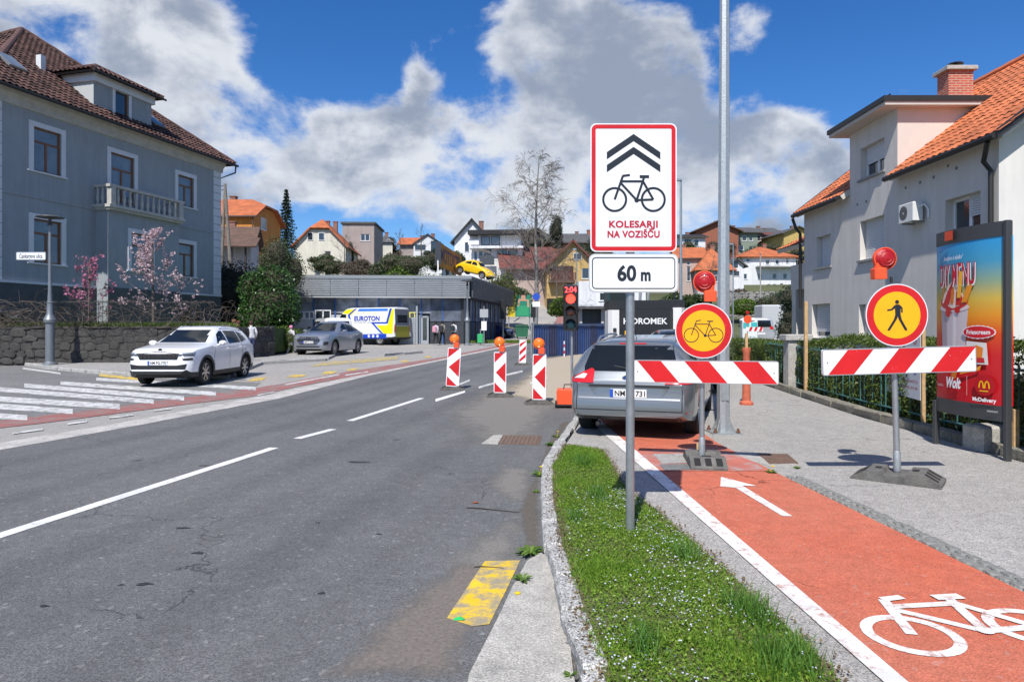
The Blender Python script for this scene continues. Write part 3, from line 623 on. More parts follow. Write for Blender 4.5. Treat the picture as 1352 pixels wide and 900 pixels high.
# brown crumbs of soil and dead leaves along the ragged edges
q = []
for p, c in zip(gp, gp[1:] + gp[:1]):
    n = int((c - p).length * 260); t = rng.uniform(0, 1, n); q.append(np.c_[p.x + (c.x - p.x) * t, p.y + (c.y - p.y) * t] + rng.normal(0, .035, (n, 2)))
q = np.concatenate(q); o = leaves('leaf_litter', np.c_[q, PAV + .012 + rng.uniform(0, .012, len(q))], rng.uniform(.006, .016, len(q)), leafmat('litter_leaf', (.10, .065, .03), (.22, .16, .085), .8, .1), up=2.5)
tag(o, 'brown crumbs of dead leaves along the ragged edge of the verge', 'leaf litter', kind='stuff')
# weeds rooted in the joint of the kerb
def weed(px, py, n, size, base, label, flower=False):
    c = GV(px, py, base); t = thing('kerb_weed', label, 'weed', c); b = B()
    for i in range(n):
        a = random.uniform(0, 6.28); l = size * random.uniform(.6, 1.1); w = l * .16; up = random.uniform(.35, 1.0); d = Vector((math.cos(a), math.sin(a), 0)); s = Vector((-d.y, d.x, 0))
        p0, p1, p2 = Vector((0, 0, .002)), d * l * .5 + Vector((0, 0, l * .45 * up)), d * l + Vector((0, 0, l * .35 * up))
        b.add([p0, p1 + s * w, p2, p1 - s * w], [(0, 1, 2, 3)])
    b.obj('leaf_rosette', leafmat('weed_leaf', (.07, .15, .02), (.15, .24, .04), .5, .3), t, fix=False)
    if flower:
        b = B(); b.lathe([(0, 0), (.016, .004), (.02, .012), (.008, .016), (0, .014)], 12, c=(.02, 0, size * .8)); b.tube([(0, 0, 0), (.02, 0, size * .8)], .002, 5); b.obj('flower_head', mat('dandelion', (.75, .50, .01), .6), t)
for a in ((700, 732, 30, .13, 0, 'broad leafy weed at the tip of the concrete wedge'), (690, 766, 16, .08, .045, 'small weed in the joint between concrete wedge and yellow paint'), (712, 628, 26, .12, 0, 'weed in the kerb joint next to pale dry silt', True),
          (708, 650, 14, .07, 0, 'little weed in the kerb joint below a flowering one'), (728, 588, 26, .13, 0, 'bushy weed beside the drain grate'), (735, 577, 16, .1, 0, 'weed with yellow flower at kerb behind the drain grate', True),
          (752, 892, 14, .045, .045, 'tiny weed between the kerb and the concrete wedge'), (679, 793, 10, .05, 0, 'small yellow dandelion by the yellow paint', True), (1018, 624, 30, .08, PAV, 'flowering weed tuft beside the rusty iron cover', True), (1052, 618, 20, .06, PAV, 'low weed at the start of the cobble strip')):
    weed(*a)
# ================================================================== VEHICLES
M_GLASS = mat('car_glass', (.010, .012, .013), .03, spec=.45)
M_TYRE = mat('tyre', (.018, .018, .018), .85, bump=.2, bscale=80)
M_TRIM = mat('black_trim', (.02, .02, .021), .55)
M_RIM = mat('alloy', (.50, .50, .52), .28, .9)
M_RIMD = mat('rim_dark', (.03, .03, .032), .5)
M_RLAMP = mat('red_lamp', (.55, .012, .012), .15, coat=.8)
M_HLAMP = mat('head_lamp', (.30, .32, .34), .08, .4, coat=1.0)
M_PLATE = mat('plate_white', (.75, .75, .74), .45)
M_PBLUE = mat('plate_blue', (.02, .08, .45), .45)
M_INK = mat('ink_black', (.012, .012, .013), .5)
M_CHROME = mat('chrome', (.75, .75, .77), .12, 1.0)
M_UNDER = mat('underbody', (.012, .012, .012), .9)
def paint(name, col, metal=.0): return mat('paint_' + name, col, .32, metal, coat=1.0, var=.03, vscale=3)
def smooth_interp(keys, xs, sig):
    keys = sorted(keys); kx = [k[0] for k in keys]; ky = [k[1] for k in keys]
    if sig <= 0: return np.interp(xs, kx, ky)
    out = np.zeros(len(xs)); wsum = 0
    for d in np.linspace(-1, 1, 9):
        w = math.exp(-2 * d * d); out += w * np.interp(xs + d * sig, kx, ky); wsum += w
    return out / wsum
class Car:
    def __init__(s, name, label, cat, loc, rz, sp, group=None):
        s.root = thing(name, label, cat, loc, rz, group); s.sp = sp
        L = sp['L']; xf, xr = L / 2, -L / 2
        xs = np.unique(np.concatenate([np.linspace(xr, xr + .25, 9), np.linspace(xr + .25, xf - .25, int((L - .5) / .085)), np.linspace(xf - .25, xf, 9)]))
        sg = sp.get('sig', .07)
        top = smooth_interp(sp['top'], xs, sg); bot = smooth_interp(sp['bot'], xs, .05); bel = smooth_interp(sp['belt'], xs, .1)
        w = smooth_interp(sp['w'], xs, .06); wr = smooth_interp(sp['wr'], xs, .12)
        rings = []
        for x, t, bo, be, ww, r in zip(xs, top, bot, bel, w, wr):
            be = min(be, t - .05); cab = max(0, min(1, (t - be - .05) / .3)); r = min(r, ww - .03)
            h = be - bo
            rings.append([(0, bo), (ww * .82, bo), (ww * .955, bo + .035), (ww * .99, bo + min(.16, h * .3)), (ww, bo + h * .55), (ww * .992, be - .10 if h > .4 else bo + h * .7), (ww * .965, be),
                          (ww * .965 + (r - ww * .965) * .52, be + (t - be) * .52), (r + .02 * (1 - cab), t - .02 - .055 * cab), (r - .045 - .06 * cab, t - .008), (r * .5, t + .008), (0, t + .012)])
        b = B(); k = len(rings[0]); n = len(xs); V = []
        for x, rg in zip(xs, rings):
            V += [(x, p[0], p[1]) for p in rg] + [(x, -p[0], p[1]) for p in rg[-2:0:-1]]
        bp = sp.get('bump', .05); sst = lambda a: max(0, min(1, a)) ** 2 * (3 - 2 * max(0, min(1, a)))
        V = [((x + math.copysign(bp, x) * sst((abs(x) - L / 2 + .55) / .5) * sst((.66 - z) / .10) * (1 - .5 * sst((.42 - z) / .14))), y, z) for x, y, z in V]
        m = 2 * k - 2; Fs = []; clad = sp.get('clad', False); mi = []
        for i in range(n - 1):
            for j in range(m):
                q = (j + 1) % m; Fs.append((i * m + j, i * m + q, (i + 1) * m + q, (i + 1) * m + j))
                jj = j if j < k - 1 else m - 1 - j
                mi.append(2 if jj == 0 else 1 if (clad and jj <= 2) else 0)
        for e, base in ((0, 0), (1, (n - 1) * m)):
            for j in range(k - 1):
                a, c = j, j + 1; a2, c2 = (m - j) % m, (m - j - 1) % m
                f = [base + a, base + c, base + c2, base + a2]; f = list(dict.fromkeys(f)); Fs.append(tuple(f if e else f[::-1])); mi.append(2 if j == 0 else 1 if (clad and j <= 2) else 0)
        me = bpy.data.meshes.new('body'); me.from_pydata(V, [], Fs)
        s.pm = sp['paint']
        for mm in (s.pm, M_TRIM, M_UNDER): me.materials.append(mm)
        me.polygons.foreach_set('material_index', mi)
        bm = bmesh.new(); bm.from_mesh(me); bmesh.ops.recalc_face_normals(bm, faces=bm.faces)
        s.bvh = BVHTree.FromBMesh(bm); bm.to_mesh(me); bm.free()
        o = bpy.data.objects.new('body', me); COL.objects.link(o)
        # wheel wells cut from the body
        cb = B()
        for ax in sp['axles']:
            for sd_ in (-1, 1):
                yw = sp['W'] / 2; cb.lathe([(0, sd_ * (yw - .30)), (sp['wr_'] + .055, sd_ * (yw - .30)), (sp['wr_'] + .055, sd_ * (yw + .2)), (0, sd_ * (yw + .2))], 28, 'y', (ax, 0, sp['wr_'] + .01))
        co = cb.obj('cut', [M_UNDER]); md = o.modifiers.new('b', 'BOOLEAN'); md.object = co; md.operation = 'DIFFERENCE'; md.solver = 'EXACT'; md.material_mode = 'TRANSFER'
        dg = bpy.context.evaluated_depsgraph_get(); dg.update(); me2 = bpy.data.meshes.new_from_object(o.evaluated_get(dg))
        o.modifiers.clear(); o.data = me2; me2.polygons.foreach_set('use_smooth', [True] * len(me2.polygons)); me2.set_sharp_from_angle(angle=R(sp.get('sharp', 38)))
        bpy.data.objects.remove(co); o.parent = s.root; s.body = o
        s.wheels()
    def wheels(s):
        sp = s.sp; r = sp['wr_']; tw = sp.get('tw', .215)
        for ax in sp['axles']:
            for sd_ in (-1, 1):
                y = sd_ * (sp['W'] / 2 - tw / 2 - .025)
                e = bpy.data.objects.new('wheel', None); COL.objects.link(e); e.parent = s.root; e.location = (ax, y, r); e.empty_display_size = .1
                b = B(); h = tw / 2; rr = r * .70
                b.lathe([(rr, -h * .85), (r * .9, -h), (r * .985, -h * .8), (r, -h * .4), (r, h * .4), (r * .985, h * .8), (r * .9, h), (rr, h * .85), (rr * .96, h * .5), (rr * .96, -h * .5), (rr, -h * .85)], 30, 'y'); b.obj('tyre', M_TYRE, e, True)
                b = B(); o_ = sd_ * h * .78
                b.lathe([(rr * .99, o_), (rr * .93, o_), (rr * .90, o_ - sd_ * .05), (0.001, o_ - sd_ * .055)], 26, 'y'); b.lathe([(.001, o_ + sd_ * .002), (.055, o_ - sd_ * .004), (.07, o_ - sd_ * .03)], 14, 'y')
                ns = sp.get('spokes', 7)
                if ns:
                    for i in range(ns):
                        a = 2 * math.pi * i / ns; b.M = Matrix.Rotation(a, 4, 'Y'); sw = sp.get('spw', .022)
                        b.add([(-sw * 1.2, o_ - sd_ * .004, .04), (sw * 1.2, o_ - sd_ * .004, .04), (sw, o_ - sd_ * .002, rr * .95), (-sw, o_ - sd_ * .002, rr * .95), (-sw, o_ - sd_ * .05, .05), (sw, o_ - sd_ * .05, .05), (sw, o_ - sd_ * .03, rr * .94), (-sw, o_ - sd_ * .03, rr * .94)], [(0, 1, 2, 3), (4, 7, 6, 5), (0, 3, 7, 4), (1, 5, 6, 2), (0, 4, 5, 1)])
                    b.M = None; b.m = [0 if i < 26 or i >= 78 else 0 for i in range(len(b.f))]
                    b.m = [1 if 52 <= i < 78 else 0 for i in range(len(b.f))]
                    b.obj('rim', [M_RIM, M_RIMD], e)
                else: b.obj('rim', mat('steel_rim', (.35, .35, .36), .4, .6), e)
    def proj(s, a, u, z, off):
        a = R(a); o_ = Vector((math.cos(a), math.sin(a), 0)); t = Vector((-o_.y, o_.x, 0)); st = o_ * 6 + t * u + Vector((0, 0, z))
        if abs(math.sin(2 * a)) > .02: cr = Vector((math.copysign(s.sp['L'] / 2 - .14, o_.x), math.copysign(s.sp['W'] / 2 - .12, o_.y), 0)); st += t * t.dot(cr)
        h = s.bvh.ray_cast(st, -o_)
        if h[0] is None:
            h = s.bvh.find_nearest(t * u + Vector((0, 0, z)) + o_ * 1.0)
        return h[0] + o_ * off
    def patch(s, name, a, poly, m, off=.006, parent=None, grid=.09, label=None):
        bm = bmesh.new(); bm.faces.new([bm.verts.new((p[0], p[1], 0)) for p in poly])
        us = [p[0] for p in poly]; zs = [p[1] for p in poly]
        for i, (lo, hi) in enumerate(((min(us), max(us)), (min(zs), max(zs)))):
            n = int((hi - lo) / grid)
            for j in range(1, n + 1):
                c = [0, 0, 0]; c[i] = lo + (hi - lo) * j / (n + 1); no = [0, 0, 0]; no[i] = 1
                bmesh.ops.bisect_plane(bm, geom=bm.verts[:] + bm.edges[:] + bm.faces[:], plane_co=c, plane_no=no)
        for v in bm.verts: v.co = s.proj(a, v.co.x, v.co.y, off)
        bmesh.ops.triangulate(bm, faces=[f for f in bm.faces if len(f.verts) > 4])
        ad = Vector((math.cos(R(a)), math.sin(R(a)), 0)); bm.normal_update()
        for f in bm.faces:
            if f.normal.dot(ad) < 0: f.normal_flip()
        me = bpy.data.meshes.new(name); bm.to_mesh(me); bm.free(); me.materials.append(m); me.polygons.foreach_set('use_smooth', [True] * len(me.polygons))
        o = bpy.data.objects.new(name, me); COL.objects.link(o); o.parent = parent or s.root
        if label: o['label'] = label
        return o
    def both(s, name, a, poly, m, off=.006, **k):
        s.patch(name, a, poly, m, off, **k); s.patch(name, -a, [(-p[0], p[1]) for p in poly[::-1]], m, off, **k)
    def side(s, name, poly, m, off=.005, **k):     # polygon in (x, z)
        s.both(name, 90, [(-x, z) for x, z in poly], m, off, **k)
    def seam(s, pts, wd=.007):
        for p, q in zip(pts, pts[1:]):
            d = math.hypot(q[0] - p[0], q[1] - p[1]); n = (-(q[1] - p[1]) / d * wd, (q[0] - p[0]) / d * wd)
            s.side('panel_gap', [(p[0] + n[0], p[1] + n[1]), (p[0] - n[0], p[1] - n[1]), (q[0] - n[0], q[1] - n[1]), (q[0] + n[0], q[1] + n[1])], M_TRIM, .003)
    def mirror(s, x, z, y, m):
        for sd_ in (-1, 1):
            b = B(); b.M = Matrix.Translation((x, sd_ * y, z)) @ Matrix.Rotation(sd_ * .15, 4, 'Z')
            for k in range(1):
                vs = []
                for xx, sc in ((-.06, .75), (-.055, .95), (.0, 1), (.05, .82), (.085, .45)):
                    for j in range(10): a = 2 * math.pi * j / 10; vs.append((xx, sd_ * .09 + math.cos(a) * .115 * sc, math.sin(a) * .075 * sc))
                fs = [(i * 10 + j, i * 10 + (j + 1) % 10, (i + 1) * 10 + (j + 1) % 10, (i + 1) * 10 + j) for i in range(4) for j in range(10)] + [tuple(range(10))[::-1], tuple(range(40, 50))]
                b.add(vs, fs)
            b.tube([(0, -sd_ * .06, -.06), (0, sd_ * .03, -.04)], .025, 6); b.obj('mirror', m, s.root, True)
    def handle(s, x, z, m):
        for sd_ in (-1, 1):
            p = s.proj(90 * sd_, -x * sd_, z, .0); b = B(); b.tube([(x - .10, p.y, z), (x - .08, p.y + sd_ * .03, z), (x + .08, p.y + sd_ * .03, z), (x + .10, p.y, z)], .014, 6); b.obj('door_handle', m, s.root, True)
    def rails(s, x0, x1, y, m, h=.05):
        for sd_ in (-1, 1):
            def zt(x):
                hit = s.bvh.ray_cast(Vector((x, sd_ * y, 4)), Vector((0, 0, -1))); return hit[0].z if hit[0] else 1.5
            xs = np.linspace(x0, x1, 9); b = B(); b.tube([(x, sd_ * y, zt(x) + (0.0 if i in (0, 8) else h)) for i, x in enumerate(xs)], .018, 6); b.obj('roof_rail', m, s.root, True)
    def plate(s, a, z, txt, w=.52, h=.11, u0=0.0, blue=True, tilt=.012):
        p = s.proj(a, u0, z, tilt); d = 1 if a == 0 else -1
        x = max((s.proj(a, u0 + du, z + dz, tilt) * d).x for du in (-.2, 0, .2) for dz in (-.05, .05)) * d
        fn = lambda u, v, e=.0: Vector((x + d * (.008 + e), d * (u0 + u), z + v))
        b = B(); b.poly([fn(-w / 2, -h / 2, -.006), fn(w / 2, -h / 2, -.006), fn(w / 2, h / 2, -.006), fn(-w / 2, h / 2, -.006)]); bb = B(); bb.box(x - .02, x + d * .006 if d > 0 else x + .02, -.0, .0, z, z)
        pl = B(); pl.prism([(d * (u0 - w / 2), z - h / 2), (d * (u0 + w / 2), z - h / 2), (d * (u0 + w / 2), z + h / 2), (d * (u0 - w / 2), z + h / 2)], x - d * .03, x + d * .006, 'x')
        po = pl.obj('number_plate', M_PLATE, s.root)
        if blue: bl = B(); bl.poly([fn(-w / 2, -h / 2), fn(-w / 2 + .05, -h / 2), fn(-w / 2 + .05, h / 2), fn(-w / 2, h / 2)]); bl.obj('blue_band', M_PBLUE, po)
        if txt: t = B(); letter(t, txt, -w / 2 + .07, w / 2 - .02, -h * .33, h * .33, lambda u, v: fn(u, v, .001), .02); t.obj('plate_text', M_INK, po)
        return po
# ---------------- white SUV on the crossing
def car_white_suv():
    p = paint('white', (.78, .79, .80)); C0 = Vector(G(268, 508))
    sp = dict(L=4.38, W=1.84, wr_=.345, axles=(1.34, -1.30), paint=p, clad=True, spokes=7,
              top=[(2.19, .86), (2.13, .93), (1.95, 1.0), (1.45, 1.075), (1.0, 1.13), (.9, 1.16), (.15, 1.56), (-.1, 1.60), (-.7, 1.615), (-1.4, 1.575), (-1.75, 1.53), (-1.9, 1.42), (-2.1, 1.08), (-2.17, .98), (-2.19, .9)],
              bot=[(2.19, .33), (2.05, .22), (1.2, .20), (-1.2, .21), (-2.0, .28), (-2.19, .4)],
              belt=[(2.19, .80), (1.9, .95), (1.0, 1.06), (0, 1.06), (-1.3, 1.10), (-2.19, 1.0)],
              w=[(2.19, .66), (2.14, .76), (2.0, .855), (1.7, .905), (1.3, .92), (-1.3, .92), (-1.8, .895), (-2.1, .83), (-2.19, .74)],
              wr=[(2.19, .60), (1.9, .76), (1.0, .78), (.85, .74), (.2, .62), (-.5, .62), (-1.6, .59), (-2.0, .62), (-2.19, .66)])
    c = Car('sport_utility_car', 'white sport utility car standing on the zebra crossing', 'car', (C0.x - .76, C0.y + 1.34, gz(C0.y + 1.3)), R(-91), sp)
    c.patch('windscreen', 0, [(-.66, 1.15), (.66, 1.15), (.53, 1.505), (-.53, 1.505)], M_GLASS)
    c.patch('rear_window', 180, [(-.58, 1.16), (.58, 1.16), (.48, 1.47), (-.48, 1.47)], M_GLASS)
    c.side('side_window', [(.60, 1.115), (-.06, 1.10), (-.06, 1.475), (.08, 1.475), (.30, 1.37)], M_GLASS)
    c.side('side_window', [(-.14, 1.10), (-.95, 1.13), (-.95, 1.47), (-.14, 1.48)], M_GLASS)
    c.side('side_window', [(-1.0, 1.13), (-1.52, 1.20), (-1.36, 1.40), (-1.0, 1.46)], M_GLASS)
    c.patch('grille', 0, [(-.50, .715), (.50, .715), (.56, .87), (.14, .925), (-.14, .925), (-.56, .87)], M_INK, .012)
    for i in range(9):
        if i != 4: u = -.44 + i * .11; c.patch('grille_bar', 0, [(u - .022, .735), (u + .022, .735), (u + .022, .865), (u - .022, .865)], M_TRIM, .022)
    c.patch('lower_grille', 0, [(-.72, .45), (.72, .45), (.76, .60), (.5, .565), (-.5, .565), (-.76, .60)], M_INK, .012)
    c.patch('bumper_lip', 0, [(-.68, .41), (.68, .41), (.76, .455), (-.76, .455)], p, .014)
    c.both('headlight', 38, [(-.34, .80), (.10, .80), (.16, .91), (-.34, .885)], M_HLAMP, .010)
    c.both('headlight_strip', 38, [(-.30, .83), (.08, .83), (.08, .855), (-.30, .855)], M_TRIM, .016)
    c.both('fog_light', 38, [(-.2, .69), (.06, .70), (.05, .76), (-.22, .75)], M_TRIM, .010)
    for ax in sp['axles']:
        r0, r1, zc = .352 + .05, .352 + .115, .355; c.side('arch_cladding', [(ax + r1 * math.cos(a), zc + r1 * math.sin(a)) for a in np.linspace(0, math.pi, 15)] + [(ax + r0 * math.cos(a), zc + r0 * math.sin(a)) for a in np.linspace(math.pi, 0, 15)], M_TRIM, .006, grid=.2)
    em = B(); q = c.proj(0, 0, .955, .01); em.lathe([(0, .02), (.05, .02), (.055, .0)], 18, 'x', (q.x - .01, 0, .955)); em.obj('badge', M_INK, c.root, True)
    c.plate(0, .63, 'NM FG-770')
    c.both('tail_light', 155, [(-.02, .92), (.28, .95), (.28, 1.10), (.02, 1.08)], M_RLAMP, .010)
    c.seam([(.86, .36), (.92, .70), (.80, 1.09)]); c.seam([(-.10, .34), (-.10, 1.08)]); c.seam([(-1.0, 1.1), (-1.0, .8), (-.92, .62), (-.86, .36)])
    c.side('crease', [(1.0, .925), (-1.9, .985), (-1.9, .972), (1.0, .912)], p, .010)
    c.mirror(.62, 1.13, .93, p); c.handle(.02, .955, p); c.handle(-.88, .985, p); c.rails(-1.55, .0, .60, p)
    w = B(); w.tube([(.75, -.1, 1.20), (.55, .05, 1.33), (.38, .22, 1.43)], .008, 5); w.obj('wiper', M_TRIM, c.root)
car_white_suv()
# ---------------- silver coupe SUV in the yard
def car_silver():
    p = paint('silver', (.30, .315, .35), .55); C0 = Vector((-245 * 31.8 / 900, 31.8))
    sp = dict(L=4.68, W=1.89, wr_=.375, axles=(1.42, -1.40), paint=p, spokes=10, spw=.015,
              top=[(2.34, .84), (2.26, .96), (1.9, 1.07), (1.2, 1.14), (1.02, 1.17), (.2, 1.60), (0, 1.645), (-.4, 1.66), (-1.0, 1.61), (-1.6, 1.43), (-2.05, 1.22), (-2.22, 1.16), (-2.34, .95)],
              bot=[(2.34, .36), (2.2, .25), (1.2, .22), (-1.2, .22), (-2.1, .3), (-2.34, .45)],
              belt=[(2.34, .80), (1.9, 1.0), (1.0, 1.09), (0, 1.10), (-1.4, 1.15), (-2.34, 1.04)],
              w=[(2.34, .68), (2.28, .79), (2.1, .89), (1.7, .935), (1.3, .945), (-1.3, .945), (-1.9, .92), (-2.2, .85), (-2.34, .74)],
              wr=[(2.34, .62), (2.0, .78), (1.0, .80), (.3, .64), (-.5, .62), (-1.6, .58), (-2.1, .64), (-2.34, .66)])
    ph = R(10); h = Vector((-math.sin(ph), -math.cos(ph))); l = Vector((math.cos(ph), -math.sin(ph))); ce = C0 - h * 2.34 - l * .9
    c = Car('coupe_utility_car', 'silver coupe-backed utility car with ringed badge parked before the blue and yellow van', 'car', (ce.x, ce.y, gz(ce.y)), math.atan2(h.y, h.x), sp)
    c.patch('windscreen', 0, [(-.68, 1.18), (.68, 1.18), (.56, 1.58), (-.56, 1.58)], M_GLASS)
    c.patch('rear_window', 180, [(-.55, 1.2), (.55, 1.2), (.46, 1.52), (-.46, 1.52)], M_GLASS)
    c.side('side_window', [(.66, 1.16), (-.10, 1.15), (-.10, 1.53), (.10, 1.54), (.38, 1.38)], M_GLASS)
    c.side('side_window', [(-.16, 1.15), (-1.0, 1.18), (-.95, 1.47), (-.16, 1.53)], M_GLASS)
    c.side('side_window', [(-1.06, 1.18), (-1.55, 1.24), (-1.35, 1.36), (-1.02, 1.45)], M_GLASS)
    c.patch('grille', 0, [(-.42, .56), (.42, .56), (.58, .74), (.46, .93), (-.46, .93), (-.58, .74)], M_TRIM, .014)
    for i in range(10): u = -.45 + i * .1; c.patch('grille_bar', 0, [(u - .008, .6), (u + .008, .6), (u + .008, .91), (u - .008, .91)], M_CHROME, .022)
    for i in range(4):
        b = B(); q = c.proj(0, 0, .88, .03); y = -.09 + i * .06; ring2(b, y, .86, .03, .042, lambda u, v: (q.x + .012, u, v), 16); b.obj('badge_ring', M_CHROME, c.root)
    c.patch('lower_grille', 0, [(-.55, .43), (.55, .43), (.6, .49), (-.6, .49)], M_TRIM, .012)
    c.both('headlight', 36, [(-.32, .82), (.14, .86), (.18, .95), (-.32, .92)], M_HLAMP, .010)
    c.both('air_intake', 38, [(-.16, .52), (.1, .56), (.1, .70), (-.14, .68)], M_TRIM, .012)
    c.both('tail_light', 155, [(-.1, .98), (.3, 1.0), (.3, 1.1), (-.1, 1.08)], M_RLAMP, .010)
    c.plate(0, .66, 'NM KL-315'); c.seam([(.9, .38), (.96, .75), (.84, 1.13)]); c.seam([(-.12, .36), (-.12, 1.13)]); c.seam([(-1.08, 1.15), (-1.05, .85), (-.9, .4)])
    c.mirror(.66, 1.19, .95, p); c.handle(.0, 1.0, p); c.handle(-.92, 1.03, p)
car_silver()
# ---------------- grey estate car parked on the cycle path
def car_estate():
    p = paint('estate_grey', (.21, .23, .245), .6); ps = R(19.5); f = Vector((math.sin(ps), math.cos(ps))); r = Vector((math.cos(ps), -math.sin(ps)))
    CR = Vector((240 * 9.4 / 900, 9.4)); ce = CR - r * .90 + f * 2.42
    sp = dict(L=4.84, W=1.87, wr_=.335, axles=(1.40, -1.45), paint=p, spokes=5, spw=.035,
              top=[(2.42, .70), (2.36, .80), (2.0, .92), (1.3, 1.0), (1.05, 1.04), (.1, 1.42), (-.2, 1.465), (-.8, 1.475), (-1.6, 1.44), (-1.98, 1.40), (-2.07, 1.33), (-2.32, .98), (-2.37, .92), (-2.42, .80)],
              bot=[(2.42, .3), (2.2, .2), (1.2, .19), (-1.2, .19), (-2.0, .24), (-2.3, .285), (-2.42, .36)],
              belt=[(2.42, .66), (2.0, .86), (1.0, .98), (0, 1.0), (-1.6, 1.04), (-2.2, 1.03), (-2.42, .9)],
              w=[(2.42, .66), (2.3, .80), (2.0, .9), (1.5, .93), (-1.4, .935), (-1.9, .915), (-2.2, .885), (-2.34, .84), (-2.42, .77)],
              wr=[(2.42, .6), (1.9, .76), (1.0, .76), (.2, .60), (-.6, .64), (-1.6, .65), (-2.0, .66), (-2.2, .70), (-2.42, .72)])
    z = gz(ce.y) + PAV
    c = Car('estate_car', 'grey metallic estate car parked on the red cycle path behind the bicycle sign', 'car', (ce.x, ce.y, z), math.atan2(f.y, f.x), sp)
    c.root.rotation_euler[1] = -.012
    c.patch('rear_window', 180, [(-.66, .99), (.66, .99), (.67, 1.05), (.585, 1.35), (-.585, 1.35), (-.67, 1.05)], M_GLASS, .008)
    c.patch('windscreen', 0, [(-.66, 1.05), (.66, 1.05), (.55, 1.40), (-.55, 1.40)], M_GLASS)
    for a in ([(.85, 1.04), (-.1, 1.05), (-.1, 1.36), (.1, 1.37), (.4, 1.27)], [(-.16, 1.05), (-1.08, 1.08), (-1.08, 1.35), (-.16, 1.365)], [(-1.14, 1.08), (-1.9, 1.13), (-1.72, 1.29), (-1.14, 1.345)]):
        c.side('side_window', a, M_GLASS)
    c.both('tail_light', 160, [(-.16, .825), (.34, .825), (.30, 1.0), (.25, 1.03), (.02, .90), (-.18, .875)], M_RLAMP, .012)
    c.both('reverse_lamp', 160, [(.04, .885), (.20, .885), (.22, .945), (.16, .955)], mat('lamp_clear', (.7, .68, .68), .15, coat=.8), .018)
    c.patch('plate_recess', 180, [(-.46, .63), (.46, .63), (.60, .80), (-.60, .80)], p, .003)
    c.patch('chrome_strip', 180, [(-.56, .775), (.56, .775), (.58, .80), (-.58, .80)], M_TRIM, .016)
    c.plate(180, .685, 'NM  B 731', w=.52, h=.112)
    em = B(); q = c.proj(180, 0, .905, .02); n_ = 18; em.add([(q.x, .085 * math.cos(2 * math.pi * i / n_), .90 + .036 * math.sin(2 * math.pi * i / n_)) for i in range(n_)], [tuple(range(n_))]); ring2(em, 0, .90, .036, .036, lambda u, v: (q.x - .001, u, v), 18)
    em.obj('oval_badge', mat('badge_blue', (.02, .06, .25), .2, coat=1), c.root)
    b2 = B(); ring2(b2, 0, 0, .9, 1.05, lambda u, v: (q.x - .004, u * .09, .90 + v * .04), 24); b2.obj('badge_rim', M_CHROME, c.root)
    c.patch('hatch_lip', 180, [(-.72, .60), (.72, .60), (.72, .625), (-.72, .625)], p, .008)
    c.patch('hatch_gap', 180, [(-.74, .44), (.74, .44), (.74, .452), (-.74, .452)], M_TRIM, .004)
    for sd_ in (-1, 1): c.patch('hatch_gap', 180, [(sd_ * .74, .44), (sd_ * .755, .44), (sd_ * .755, .80), (sd_ * .74, .80)][::sd_], M_TRIM, .004)
    c.both('bumper_reflector', 176, [(-.22, .415), (.02, .415), (.03, .445), (-.22, .443)], M_RLAMP, .012)
    c.patch('lower_bumper', 180, [(-.72, .30), (.72, .30), (.74, .34), (-.74, .34)], M_TRIM, .006)
    c.patch('brake_light', 180, [(-.20, 1.372), (.20, 1.372), (.19, 1.386), (-.19, 1.386)], M_RLAMP, .012)
    c.seam([(-.12, .34), (-.12, 1.03)]); c.seam([(-1.12, 1.06), (-1.1, .8), (-1.0, .36)]); c.seam([(.9, .34), (.95, .7), (.85, 1.0)])
    c.mirror(.70, 1.06, .95, p); c.handle(.0, .88, p); c.handle(-.98, .91, p); c.rails(-1.75, -.0, .585, mat('satin_alloy', (.35, .36, .37), .35, .7), .06)
    b = B(); b.tube([(-2.30, .45, .24), (-2.40, .45, .235)], .03, 10); b.obj('exhaust', M_TRIM, c.root)
    b = B(); b.tube([(-2.33, .0, 1.02), (-2.27, .22, 1.06), (-2.22, .42, 1.075)], .01, 5); b.obj('rear_wiper', M_TRIM, c.root)
    aw = B(); aw.tube([(-1.7, 0, 1.44), (-1.85, 0, 1.60)], .006, 5); aw.obj('aerial', M_TRIM, c.root)
car_estate()
